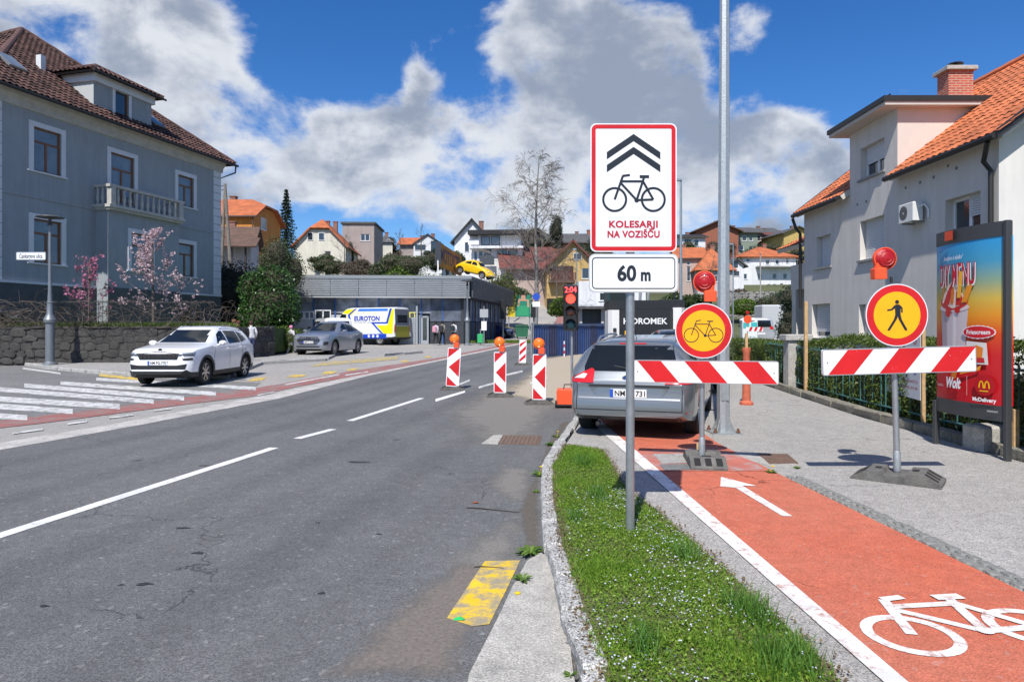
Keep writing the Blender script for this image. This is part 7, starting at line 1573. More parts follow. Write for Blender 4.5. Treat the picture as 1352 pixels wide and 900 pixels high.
house('white gabled house with black roof and dark corner window', 546, 118, 2, 4.9, 9, 322, 309.5, WHT, R_BLK, 'gy', (('f', 548, 562, 323, 330), ('f', 569, 578, 318, 334)), .25, frame=M_TRIM)
# modern white villa of two volumes
t, zt = house('modern white villa with steep black roof, flat roofed wing and glazed balcony', 600, 92, -4, 4.8, 11, 316, 290, WHT, R_BLK, 'gy', (('f', 614, 619, 320, 332), ('f', 611, 615, 340, 352)), .5, z0=4.5, frame=M_TRIM)
b = B(); w0 = (626 - 600) * 92 / FPX; w1 = (690 - 600) * 92 / FPX; z1, z2, z3 = zt(312), zt(327), zt(400)
b.box(w0, w1, -1.2, 6, z3 - 2, z2 - .3); b.box(w0 + .6, w1 - .2, -.6, 6, z2 - .3, z1); b.obj('wing', WHT, t)
b = B(); b.box(w0 - .6, w1 + .6, -2.0, 6.5, z1, z1 + .55); b.obj('wing_roof', R_BLK, t); b = B(); b.box(w0 - .4, w1 + .2, -2.2, -.5, z2 - .35, z2 - .05); b.obj('balcony_slab', WHT, t)
px2x = lambda p: (p - 600) * 92 / FPX
for a, c, y0, y1, yy in ((636, 648, 313, 325, -.62), (649, 661, 313, 325, -.62), (634.5, 638, 333, 345, -1.22), (641, 643, 333, 346, -1.22), (644, 650, 331, 338, -1.22), (658, 670, 331, 343, -1.22), (628, 631, 334, 348, -1.22), (672, 684, 331, 346, -1.22)):
    window(t, Mx(0, yy), (px2x(a), px2x(c), zt(y1), zt(y0)), .03, fm=M_TRIM, gm=M_WINB if yy > -1 else M_WIN, kind='O', sill=False)
b = B(); b.box(px2x(636), px2x(655), -2.3, -2.2, zt(352), zt(340)); b.obj('balcony_panel', mat('anthracite', (.05, .06, .07), .5), t); b = B(); b.box(px2x(620), px2x(634), -1.4, -1.25, zt(325), zt(318)); b.obj('side_balcony', WHT, t)
t, zt = house('brick house with dark roof on the skyline behind the birch', 716, 126, 0, 10, 7, 319, 306, BRK, R_GRY, 'gx', (('f', 765, 771, 321, 328),), .6); chim(t, 9, 3.5, zt(308), zt(301), BRK, .7)
t, zt = house('ochre house wing with red-brown roof and pink side wall', 668, 88, 6, 5.8, 8, 350, 322, PNK, R_RED, 'gx', (('f', 686, 691, 355, 363), ('f', 672, 678, 372, 384)), .9, z0=2.2)
t, zt = house('ochre gabled house with brown timber balcony', 722, 85, 2, 6.4, 9, 351, 318, OCH, R_RED, 'gy', (('f', 757, 768, 334, 343), ('f', 768, 778, 354, 368), ('f', 748, 756, 372, 386)), .7, z0=2.2)
q = lambda p: (p - 722) * 85 / FPX
b = B(); b.box(q(724), q(758), -1.2, -.02, zt(374), zt(370)); b.obj('balcony_floor', R_BRN, t)
for i in range(14): b = B(); x = q(724) + (q(758) - q(724)) * i / 13; b.box(x - .08, x + .08, -1.22, -1.16, zt(370), zt(360)); b.obj('balcony_board', mat('balcony_timber', (.10, .035, .025), .8), t)
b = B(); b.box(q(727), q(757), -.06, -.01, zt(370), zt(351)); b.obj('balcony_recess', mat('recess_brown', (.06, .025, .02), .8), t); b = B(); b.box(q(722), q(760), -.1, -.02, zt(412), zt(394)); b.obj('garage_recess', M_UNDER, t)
# right-hand slope
house('white house with black roof on the skyline behind the street lamp', 898, 124, 0, 4.6, 7, 313, 307, WHT, R_BLK, 'gx', (('f', 904, 912.5, 316, 324), ('f', 917, 922, 317, 324)), .5, frame=M_TRIM)
house('tall brown brick gabled house half hidden by the lamp column', 919, 132, 0, 8.2, 9, 304, 292, BRK, R_BRN, 'gy', (), .8)
house('grey-green block of flats with balconies right of the lamp column', 966, 134, 4, 5.2, 8, 306, 297, GRN, R_GRY, 'gx', (('f', 970, 976, 310, 318), ('f', 980, 986, 311, 318), ('f', 989, 994, 313, 318), ('f', 989, 994, 325, 330), ('f', 972, 982, 324, 330)), .6)
house('flats with pink stair wall and grey roof on the hill', 996, 138, 0, 5.0, 8, 307, 298, PNK, R_GRY, 'gx', (('f', 1000, 1004, 311, 318),), .5)
house('pale flats with dark red roof on the hill', 1013, 136, 2, 4.0, 8, 310, 301, LGR, R_RED, 'gx', (('f', 1016, 1021, 313, 320), ('f', 1027, 1032, 313, 319)), .5)
house('yellow house with grey roof peeping over the loggia roof', 1035, 128, 6, 5.5, 9, 307, 299, YEL, R_GRY, 'gy', (), .6)
t, zt = house('long house with orange roofs and tall slit window below the lamp', 893, 96, -6, 4.0, 6, 340, 325, PNK, R_OR, 'gx', (('f', 907, 911, 345, 350), ('f', 907, 911.5, 352, 371)), .4, z0=3)
t, zt = house('orange hipped house wing behind the red lamp', 921, 93, -4, 4.7, 7, 356, 325, LGR, R_OR, 'hip', (('f', 940, 948, 364, 372),), .5, z0=3)
t, zt = house('white terraced house with orange roofs and long balcony', 981, 108, 3, 8.6, 8, 338, 322, WHT, R_OR, 'hip', (('f', 985.5, 990, 341.5, 346), ('f', 982, 986.5, 361.5, 368.5), ('f', 1001, 1006, 361, 368), ('f', 1013, 1017, 375, 381), ('f', 1020.5, 1025, 375, 381), ('f', 1030, 1034, 374, 380), ('f', 1038, 1041, 341, 347), ('f', 1011, 1016, 342, 349), ('f', 1024, 1029, 342, 349), ('f', 1020, 1025, 361, 368), ('f', 1034, 1039, 361, 368)), .6, z0=4)
b = B(); b.box(2.0, 8.8, -1.5, 0, zt(353), zt(351.5)); b.obj('balcony_slab', LGR, t)
for i in range(12): b = B(); x = 2.05 + 6.7 * i / 11; b.tube([(x, -1.45, zt(351.5)), (x, -1.45, zt(344))], .03, 5); b.obj('railing_post', M_GALVD, t)
b = B(); b.tube([(2.0, -1.45, zt(344)), (8.8, -1.45, zt(344))], .035, 5); b.obj('railing', M_GALVD, t)
house('white glazed house front beside the lamp column', 962, 99, 0, 2.2, 5, 349, 341, WHT, R_GRY, 'gy', (('f', 965, 974, 345, 353), ('f', 966, 976, 358, 364)), .5, z0=3, frame=M_TRIM)
# rubble wall under the white terraced house
zw = CAM_H + (YH - 425) * 80 / FPX; stone_wall('rubble_wall', 'pale rubble stone wall below the white terraced house', [((960 - CX) * 80 / FPX, 80), ((1032 - CX) * 78 / FPX, 78)], zw - .6, 4.1, mat('pale_rubble', (.22, .21, .195), .9, var=.4, vscale=1.5, bump=.6, bscale=8), M_MORT, (.5, 1.0), (.4, .7))
# white flat building behind the signal
tb = thing('shop_building', 'white flat roofed shop building behind the portable signal', 'building', ((764 - CX) * 66 / FPX, 66, 0)); zz = lambda py: CAM_H + (YH - py) * 66 / FPX
b = B(); b.box(0, 6.5, 0, 8, zz(404), zz(371)); b.obj('upper_storey', WHT, tb); b = B(); b.box(.3, 6.2, .6, 8, zz(440), zz(404)); b.obj('shop_front', mat('shop_dark', (.03, .03, .032), .4), tb)
for x in (.1, 2.2, 4.3, 6.2): b = B(); b.box(x, x + .25, .1, .4, zz(440), zz(404)); b.obj('pillar', LGR, tb)
b = B(); b.box(-.4, 6.8, -.8, .3, zz(408), zz(404.5)); b.obj('awning', R_GRY, tb); window(tb, Mx(0, -.01), (2.0, 2.7, zz(397), zz(386)), .03, kind='O')
# blue corrugated hoarding
def hoarding():
    a, c = Vector((*G(705, 472.5), 0)), Vector(((812 - CX) * 37 / FPX, 37, 0)); d = c - a; L = d.length; a.z = gz(a.y); t = thing('hoarding', 'dark blue corrugated sheet hoarding round the works', 'fence', a, math.atan2(d.y, d.x)); n = 12; h = (472.5 - 427.5) * a.y / FPX
    for i in range(n):
        b = B(); x0, x1 = L * i / n, L * (i + 1) / n; k = 12; vs = []
        for j in range(k + 1): x = x0 + (x1 - x0) * j / k; y = (.05 if (j % 4) in (1, 2) else 0.0) + .012 * (i % 2); vs += [(x, y, -.1), (x, y, h + (gz(a.y + d.y * x / L) - a.z) * 1.0 - random.uniform(0, .03)), ]
        b.add(vs, [(2 * j, 2 * j + 2, 2 * j + 3, 2 * j + 1) for j in range(k)]); b.obj('sheet', mat('hoarding_blue_%d' % (i % 3), ((.02, .05, .16), (.035, .06, .15), (.03, .035, .08))[i % 3], .5, var=.25, vscale=2), t, fix=False)
    for i in range(5): x = L * i / 4; b = B(); b.box(x - .04, x + .04, .08, .16, -.1, h + .05); b.obj('post', M_GALVD, t)
    b = B(); b.box(-.02, L, -.03, -.0, h - .06, h + .0); b.obj('top_rail', mat('hoarding_rail', (.10, .12, .18), .5), t)
hoarding()
# excavator seen from behind
def excavator():
    Y = 22.0; k = Y / FPX; x0 = (803.5 - CX) * k; t = thing('excavator', 'black and white excavator seen from behind above the estate car', 'excavator', ((854 - CX) * k, Y, gz(Y) + PAV), R(-3)); zg = gz(Y) + PAV
    X = lambda p: (p - 854) * k; Z = lambda y: CAM_H + (YH - y) * k - zg
    WH = mat('machine_white', (.68, .68, .66), .4); BK = mat('machine_black', (.015, .016, .018), .45); 
    vs = [(X(818), 0), (X(822), -.12), (X(884), -.12), (X(888), 0), (X(888), 1.4), (X(818), 1.4)]
    b = B(); b.prism(vs, .95, Z(408.5)); b.obj('counterweight', BK, t)
    for p in ([(X(803.5), .1), (X(808), -.05), (X(817.7), -.02), (X(817.7), 1.4), (X(803.5), 1.4)], [(X(888.3), -.02), (X(899), -.05), (X(904), .1), (X(904), 1.4), (X(888.3), 1.4)]): b = B(); b.prism(p, .95, Z(409) if p[0][0] < 0 else Z(406)); b.obj('side_cowl', WH, t)
    b = B(); b.box(X(808), X(905), .15, 3.2, Z(408), Z(396)); b.obj('engine_cover', BK, t); b = B(); b.rbox(X(870), X(903), .2, 1.6, Z(407), Z(395), .05); b.obj('rear_box', BK, t)
    b = B(); b.rbox(X(806), X(838), .9, 2.6, Z(396), Z(360), .08); cab = b.obj('cab', mat('cab_green', (.02, .05, .05), .4), t); b = B(); b.box(X(809), X(835), .88, .9, Z(400), Z(366)); b.obj('pane', M_GLASS, cab)
    b = B(); letter(b, 'HIDROMEK', X(823), X(880), Z(427.5), Z(420), lambda x, z: Vector((x, -.123, z)), .02); b.obj('lettering', mat('machine_text', (.78, .78, .78), .4), t)
    for a, c in ((824.5, 831), (871, 881)): b = B(); b.box(X(a), X(c), -.13, -.12, Z(442), Z(436.5)); b.obj('reflector', M_SYEL, t)
    b = B(); b.box(X(809.5), X(814), -.07, -.04, Z(438), Z(433)); b.obj('tail_light', BK, t)
    for sx in (-1, 1):
        b = B(); r = .45; pts = [(-.2 + r * math.sin(a), r - r * math.cos(a)) for a in np.linspace(math.pi, 2 * math.pi, 8)] + [(3.0 + r * math.sin(a), r - r * math.cos(a)) for a in np.linspace(0, math.pi, 8)]; b.prism(pts, sx * 1.25 - .3, sx * 1.25 + .3, 'x'); b.obj('track', M_TYRE, t)
    b = B(); b.box(-.8, .8, .4, 2.6, .45, .97); b.obj('undercarriage', BK, t)
    for px in (850, 861): b = B(); b.tube([(X(px), 1.0, Z(410)), (X(px + 1), 1.0, Z(384)), (X(px - 3), 1.2, Z(370))], .05, 8); b.obj('exhaust', M_GALVD, t)
    b = B(); b.tube([(X(845), 2.8, Z(410)), (X(842), 4.2, Z(340)), (X(848), 6.2, Z(372)), (X(852), 6.6, Z(420))], [.25, .22, .16, .14], 8); b.obj('boom', M_ORG, t); b = B(); b.prism([(6.2, .1), (7.2, .1), (7.3, .8), (6.5, 1.0)], -.5, .5, 'x'); b.obj('bucket', BK, t)
    b = B(); b.box(X(904), X(914), 2.2, 3.6, Z(406), Z(392)); b.obj('tool_box', BK, t)
    b = B(); b.tube([(X(893), .4, Z(395)), (X(893), .4, Z(370)), (X(890), .4, Z(368))], .03, 6); b.obj('mirror_arm', BK, t)
excavator()
# ================================================================== PLANTS
M_BARK = mat('bark', (.09, .075, .06), .9, var=.35, vscale=6, bump=.6, bscale=20); M_CORE = mat('inner_shade', (.045, .04, .025), .95)  # M_CORE: dark colour painting the shade inside foliage
def lump_points(n, lumps, shell=.35):
    """points near the surface of several ellipsoids (cx,cy,cz,rx,ry,rz)"""
    out = []; vol = np.array([l[3] * l[5] for l in lumps]); cnt = (n * vol / vol.sum()).astype(int)
    for l, c in zip(lumps, cnt):
        d = rng.normal(0, 1, (c, 3)); d /= np.linalg.norm(d, axis=1)[:, None]; r = 1 - shell * rng.uniform(0, 1, c) ** 1.5 + rng.normal(0, .04, c)
        out.append(np.array(l[:3]) + d * r[:, None] * np.array(l[3:]))
    return np.concatenate(out)
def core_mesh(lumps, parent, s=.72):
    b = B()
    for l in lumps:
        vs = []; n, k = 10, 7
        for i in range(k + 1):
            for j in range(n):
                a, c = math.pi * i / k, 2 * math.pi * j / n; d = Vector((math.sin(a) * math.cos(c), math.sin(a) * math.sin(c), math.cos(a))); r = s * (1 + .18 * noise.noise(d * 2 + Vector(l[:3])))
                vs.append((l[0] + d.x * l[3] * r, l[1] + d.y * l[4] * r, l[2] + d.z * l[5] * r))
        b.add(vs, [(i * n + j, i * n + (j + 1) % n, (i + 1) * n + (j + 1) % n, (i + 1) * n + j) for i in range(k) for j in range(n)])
    o = b.obj('inner_shade_core', M_CORE, parent, fix=False); return o  # solid dark core, painted shade behind the leaves
def shrub(label, base, lumps, n, size, m, name='shrub', cat='shrub', core=.72, stem=.06, up=.3):
    t = thing(name, label, cat, base); P = lump_points(n, lumps); o = leaves('foliage' if name != 'tree' else 'crown', P, rng.uniform(size * .7, size * 1.3, len(P)), m, t, up=up); o['kind'] = 'stuff'
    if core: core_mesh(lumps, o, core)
    zmax = max(l[2] for l in lumps); b = B(); l = lumps[0]
    b.tube([(l[0], l[1], -.3), (l[0] * 1.02, l[1], zmax * .5), (l[0], l[1], zmax)], [stem * 1.4, stem, stem * .5], 6); b.obj('trunk', M_BARK, t); return t
def rl(n, rx, ry, rz, z0, sp=.6, s=(.35, .6)):
    """random lumps filling an ellipsoid"""
    out = [(0, 0, z0 + rz, rx * .78, ry * .78, rz * .8)]
    for i in range(n):
        d = Vector((random.gauss(0, 1), random.gauss(0, 1), random.gauss(0, 1))).normalized(); k = random.uniform(*s); out.append((d.x * rx * sp, d.y * ry * sp, z0 + rz + d.z * rz * sp, rx * k, ry * k, rz * k))
    return out
L_LAU = leafmat('leaf_laurel', (.018, .05, .012), (.06, .13, .03), .32, .12); L_OLV = leafmat('leaf_olive', (.03, .06, .02), (.09, .12, .045), .5, .2); L_HED = leafmat('leaf_hedge', (.06, .13, .012), (.15, .22, .03), .5, .25); L_YEW = leafmat('leaf_conifer', (.008, .022, .012), (.022, .045, .022), .6, .1); L_BOX = leafmat('leaf_box', (.045, .085, .012), (.13, .17, .03), .5, .25); L_BRN = leafmat('leaf_brown', (.07, .05, .035), (.13, .10, .07), .8, .1); L_THU = leafmat('leaf_thuja', (.02, .045, .01), (.05, .085, .02), .6, .15)
random.seed(21)
def PG(px, py, Y): v = at(px, py, Y); return v
# big evergreen by the villa, olive shrub behind it, clipped hedge in front
g = at(357, 425, 40); shrub('large glossy evergreen magnolia bush between the villa and the showroom', Vector((g.x, 40, gz(40))), rl(9, 2.25, 2.0, 2.05, .55), 15000, .085, L_LAU)
g = at(375, 400, 45); shrub('taller olive-green shrub behind the glossy evergreen', Vector((g.x, 43.6, gz(43))), rl(7, 1.7, 1.5, 2.4, 2.0), 9000, .06, L_OLV)
g = at(300, 420, 44); shrub('dark ivy-covered mass beside the villa corner', Vector((g.x, 46, gz(46))), rl(8, 2.6, 1.6, 3.0, .3), 9000, .08, L_YEW)
g = at(352, 446, 34); shrub('low clipped bright green hedge behind the white car', Vector((g.x, 34, gz(34))), [(x, 0, .75 + .1 * (i % 2), .62, .6, .62) for i, x in enumerate((-1.0, -.4, .2, .8, 1.2))], 9000, .035, L_HED)
b = B(); b.rbox(-1.5, 1.3, -.5, .3, -.2, .42, .04); tag(b.obj('planter_wall', M_STONE, loc=(g.x - .3, 34.3, gz(34))), 'low stone planter under the clipped hedge', 'planter')
# planting behind the showroom roof
g = at(550, 362, 70); shrub('leafy green laurel hedge above the showroom roof', Vector((g.x, 70, 3.0)), [(x, 0, 2.4 + .5 * math.sin(i * 2.1), 1.5, 1.3, 1.9 + .5 * math.sin(i)) for i, x in enumerate((-3.2, -2.0, -.6, .8, 2.2, 3.4))], 7000, .13, L_HED)
g = at(497, 362, 72); shrub('dark green shrub beside the bare bushes above the showroom', Vector((g.x, 72, 3.2)), rl(6, 1.5, 1.3, 2.0, 1.2), 4500, .11, L_OLV)
g = at(645, 380, 72); shrub('olive ivy bank behind the yellow car', Vector((g.x + .6, 72, 2.0)), [(x, 0, 2.8 + .25 * i, 1.3, 1.0, 2.1) for i, x in enumerate((-1.8, -.8, .3, 1.3))], 6000, .1, L_BOX)
g = at(494, 330, 112); shrub('dark narrow thuja between the mauve block and small pale house', Vector((g.x, 112, terr(0, 112))), [(0, 0, z, .62, .62, 1.4) for z in (1.2, 2.8, 4.4, 6.0)], 3500, .12, L_YEW)
g = at(448, 340, 100); shrub('dark conifer beside the cream house wall', Vector((g.x + 1.4, 101, terr(0, 101))), [(0, 0, z, .9 - z * .08, .8, 1.5) for z in (1.2, 2.8, 4.4, 5.8)], 3000, .13, L_YEW)
for i, (px, py, Y, rx, rz, m, lab) in enumerate(((915, 395, 70, 2.0, .9, L_THU, 'dark thuja hedge below the long orange-roofed house'), (983, 404, 76, 2.2, 1.0, L_HED, 'green thuja hedge above the rubble wall'), (1020, 398, 90, 1.6, .8, L_BOX, 'rounded shrub under the white terraced house'), (760, 330, 118, 3.0, 1.6, L_OLV, 'shrub beside the brick house on the skyline'), (690, 330, 110, 2.2, 1.8, L_YEW, 'dark conifer behind the birch'), (735, 300, 120, 1.4, 3.4, L_YEW, 'tall dark conifer on the skyline right of the birch'),
                                                 (520, 345, 96, 3.0, 1.5, L_BRN, 'brown leafless bushes below the small pale house'), (470, 355, 84, 2.6, 1.5, L_BRN, 'brown bushes under the mauve block'), (600, 345, 80, 1.6, 1.6, L_OLV, 'shrub below the modern white villa'), (885, 400, 60, 1.2, 1.2, L_OLV, 'shrub behind the excavator cab'))):
    g = at(px, py, Y); shrub(lab, Vector((g.x, Y, g.z - rz)), rl(5, rx, rx * .7, rz, -.2, .6), 3200, .12, m)
EX = [(430, 352, 88, 2.0, 1.1, L_OLV, 'olive shrub at the foot of the cream house'), (540, 352, 92, 2.6, 1.2, L_OLV, 'shrub row below the white gabled house'), (575, 345, 104, 2.2, 1.4, L_YEW, 'dark shrub between the white gabled house and the modern villa'), (510, 330, 128, 2.4, 1.6, L_BRN, 'brown thicket beside the small pale house'), (655, 345, 98, 2.0, 2.0, L_BRN, 'brown thicket behind the ochre wing'), (700, 318, 122, 3.2, 1.6, L_OLV, 'shrubs below the brick skyline house'), (790, 345, 100, 2.2, 2.2, L_YEW, 'dark trees behind the tall bicycle sign'), (905, 335, 116, 2.4, 1.3, L_OLV, 'shrub behind the long orange-roofed house'), (950, 335, 112, 2.4, 1.4, L_BRN, 'brown thicket behind the orange hipped wing'), (1005, 335, 122, 2.6, 1.3, L_OLV, 'olive shrubs above the white terraced house'), (1040, 345, 116, 2.4, 1.6, L_YEW, 'dark shrubs right of the white terraced house'), (975, 395, 88, 2.0, 1.0, L_BRN, 'brown bushes behind the green thuja hedge'), (1030, 405, 66, 1.6, 1.2, L_OLV, 'olive shrub over the end of the rubble wall'), (680, 392, 80, 1.6, 1.0, L_OLV, 'shrub behind the billboard'), (745, 405, 70, 1.4, .8, L_HED, 'green shrub by the garage recess')]
for px, py, Y, rx, rz, m, lab in EX:
    g = at(px, py, Y); shrub(lab, Vector((g.x, Y, g.z - rz)), rl(8, rx * 1.45, rx, rz * 1.35, -.2, .7, (.22, .45)), 4200, .10, m)
g = at(1046, 440, 40); shrub('dark spreading conifer beside the loggia', Vector((g.x, 40, gz(40))), [(x, 0, z, .75, .7, .8) for x, z in ((0, .6), (.3, 1.3), (-.3, 1.1), (0, 1.9), (.2, 2.5), (-.1, 3.0), (.35, .6))], 6000, .06, L_YEW, name='conifer_shrub')
def conifer(px, base_py, top_py, Y, rad, n, label):
    g = at(px, base_py, Y); H = (base_py - top_py) * Y / FPX; t = thing('spruce_tree', label, 'tree', g)
    b = B(); b.tube([(0, 0, -2), (0, 0, H * .6), (0, 0, H)], [.22, .13, .02], 6); b.obj('trunk', M_BARK, t); P = []
    layers = 22
    for i in range(layers):
        f = (i + .5) / layers; z = H * f; r = rad * (1 - f) ** .85 + .06; k = max(5, int(13 * (1 - f) + 4))
        for j in range(k):
            a = 2 * math.pi * (j + random.random() * .8) / k; rr = r * random.uniform(.72, 1.12); m = int(n / layers / k) + 2; s = rng.uniform(.12, 1, m)
            P.append(np.c_[np.cos(a) * rr * s + rng.normal(0, .06, m), np.sin(a) * rr * s + rng.normal(0, .06, m), z - rr * .28 * s + rng.normal(0, .07, m)])
    P = np.concatenate(P); o = leaves('crown', P, rng.uniform(.07, .17, len(P)), L_YEW, t, up=.4, aspect=.45); o['kind'] = 'stuff'
conifer(378, 340, 250, 88, 1.9, 7000, 'dark pointed spruce between the orange and the cream house')
def bare_tree(name, label, base, H, spread, m, seed, lv=4, droop=.0, twig=.012, trunk_r=.2, nb=9, lean=(0, 0), white=None):
    random.seed(seed); t = thing(name, label, 'tree', base); bt = B(); bb = B()
    top = Vector((lean[0], lean[1], H)); tp = [Vector((math.sin(i * .9) * .02 * H * .3, math.cos(i * 1.3) * .015 * H * .3, 0)) + top * (i / 8) for i in range(9)]; tp[0] = Vector((0, 0, -.3))
    bt.tube(tp, [trunk_r * (1 - i / 8) ** .8 + .02 for i in range(9)], 8); bt.obj('trunk', white or m, t, True)
    def br(p, d, L, r, l):
        k = 4; pts = [p]; dd = d.copy()
        for i in range(k): dd = (dd + Vector((random.uniform(-.18, .18), random.uniform(-.18, .18), random.uniform(-.05, .14) - droop * (l <= 1) * .9))).normalized(); pts.append(pts[-1] + dd * L / k)
        bb.tube(pts, [max(r * (1 - .18 * i), twig * .6) for i in range(k + 1)], 3 if l < 3 else 5, False)
        if l == 0: return
        for j in range(3 + (l == 1) * 2):
            q = pts[random.randint(1, k)]; nd = (dd + Vector((random.gauss(0, .55), random.gauss(0, .55), random.gauss(.05, .4) - droop * .3))).normalized(); br(q, nd, L * random.uniform(.5, .75), max(r * .55, twig), l - 1)
    lo_ = .06 if name == 'magnolia_tree' else .22
    for i in range(nb):
        f = lo_ + (.96 - lo_) * (i + random.random() * .5) / nb; p = top * f; a = i * 2.4 + random.random(); e = random.uniform(.25, .8); d = Vector((math.cos(a) * (1 - e * .5), math.sin(a) * (1 - e * .5), e)); br(p, d.normalized(), spread * (1.15 - f * .75) * random.uniform(.8, 1.1), trunk_r * .32 * (1.2 - f), lv - 1)
    o = bb.obj('crown', m, t, fix=False); o['kind'] = 'stuff'; return t
M_BIR = mat('birch_twig', (.17, .145, .125), .85, var=.2); M_BIRT = mat('birch_bark', (.22, .205, .19), .8, var=.6, vscale=1.2, stain=.7, stcol=(.04, .035, .03), stscale=.9)
g = Vector(((706 - CX) * 60 / FPX, 60, gz(60))); bare_tree('birch_tree', 'tall bare birch with pale trunk rising over the road end', g, (440 - 200) * 60 / FPX, 3.7, M_BIR, 5, 5, .22, .012, .20, 30, (.3, 0), M_BIRT)
for i, (px, py, tp, Y, lab, sp) in enumerate(((455, 360, 318, 90, 'small bare tree before the mauve block', 2.0), (556, 340, 298, 108, 'thin bare tree before the white gabled house', 1.4), (528, 340, 303, 112, 'thin bare sapling beside the small pale house', 1.3), (675, 400, 330, 76, 'bare shrubby tree before the pink wall', 2.2), (735, 415, 350, 72, 'dark bare fruit tree in front of the timber balcony', 2.0), (940, 375, 350, 84, 'bare bush beside the orange hipped wing', 1.6), (310, 425, 345, 50, 'bare creeper-like tree by the villa corner', 1.8))):
    g = at(px, py, Y); bare_tree('bare_tree', lab, g, (py - tp) * Y / FPX, sp, mat('grey_twig', (.12, .10, .085), .9), 30 + i, 3, 0, .014, .09, 9)
# blossoming magnolias in the villa garden
def magnolia(px, py, tp, Y, n, cols, seed, label, w):
    g = at(px, py, Y); t = bare_tree('magnolia_tree', label, g, (py - tp) * Y / FPX, w, mat('grey_twig', (.12, .10, .085)), seed, 3, -.1, .008, .05, 17)
    cr = [c for c in t.children if c.name.startswith('crown')][0]; V = np.array([v.co for v in cr.data.vertices]); P = V[rng.integers(0, len(V), n)] + rng.normal(0, .05, (n, 3)); P = P[P[:, 2] < .95 * P[:, 2].max()]
    Q = np.repeat(P, 3, 0) + rng.normal(0, .025, (len(P) * 3, 3)); o = leaves('blossom', Q, rng.uniform(.035, .07, len(Q)), leafmat('petal_%d' % seed, *cols, .6, .35), t, up=.8, aspect=.7); o['kind'] = 'stuff'
zg_ = 1.7
magnolia(202, 432, 305, 28.6, 900, ((.55, .38, .42), (.75, .62, .64)), 3, 'pale pink magnolia in bloom before the villa bay', 1.15); magnolia(118, 432, 342, 28.0, 260, ((.50, .14, .28), (.66, .30, .42)), 8, 'deep pink magnolia in bloom left of the lit bay corner', .85)
# vine tangle and railing on the retaining wall
def vines():
    t = thing('vine_hedge', 'brown leafless vine tangle climbing the iron railing on the stone wall', 'vine', (-20, 26.6, zt_ - .05)); random.seed(4); b = B()
    for i in range(1100):
        x = random.uniform(-8, 9); dn = 1.25 if x < 1.5 else .8
        if random.random() > (1 if x < 2 else .55): continue
        p = Vector((x, random.uniform(-.12, .25), random.uniform(0, .9))); d = Vector((random.gauss(0, 1), random.gauss(0, .25), random.gauss(0, .45))).normalized(); pts = [p]
        for k in range(5): d = (d + Vector((random.gauss(0, .35), random.gauss(0, .2), random.gauss(-.02, .35)))).normalized(); q = pts[-1] + d * random.uniform(.14, .3); q.z = min(max(q.z, .02), 1.3 * dn); pts.append(q)
        b.tube(pts, [random.choice((.004, .006, .006, .008, .013))] * 6, 3, False)
    o = b.obj('canes', mat('vine_cane', (.085, .068, .055), .9, var=.3, vscale=5), t, fix=False); o['kind'] = 'stuff'
    r = thing('iron_railing', 'thin dark iron railing along the top of the stone wall', 'railing', (-20, 26.7, zt_ - .05)); K = mat('iron_black', (.015, .015, .016), .6)
    for z in (.25, 1.0): bb = B(); bb.tube([(-9, 0, z), (8.2, .25, z)], .015, 5); bb.obj('rail', K, r)
    bb = B(); bb.tube([(0, 0, 0), (0, 0, 1.1)], .011, 5); f = None
    for i in range(100):
        x = -9 + 17.2 * i / 99
        if f is None: f = bb.obj('bar', K, r); o = f
        else: o = f.copy(); COL.objects.link(o); o.parent = r
        o.location = (x, .25 * (x + 9) / 17.2, 0)
vines()
gq = np.c_[rng.uniform(-21, -11.8, 16000), rng.uniform(26.9, 29.5, 16000)]; o = blades('garden_grass_blades', gq, rng.uniform(.08, .28, len(gq)), rng.uniform(.01, .025, len(gq)), .6, L_HED, zt_ - .05); tag(o, 'bright green garden grass on top of the stone wall', 'grass', kind='stuff')
gx, gy = G(650, 452); gq = np.c_[rng.uniform(gx - 3.2, gx + 3.6, 9000), rng.uniform(gy - 1.6, gy + 1.4, 9000)]; o = blades('roadside_grass', gq, rng.uniform(.05, .22, len(gq)), rng.uniform(.02, .05, len(gq)), .6, L_HED, gz(gy) + .0); tag(o, 'strip of rough grass at the showroom corner', 'grass', kind='stuff')
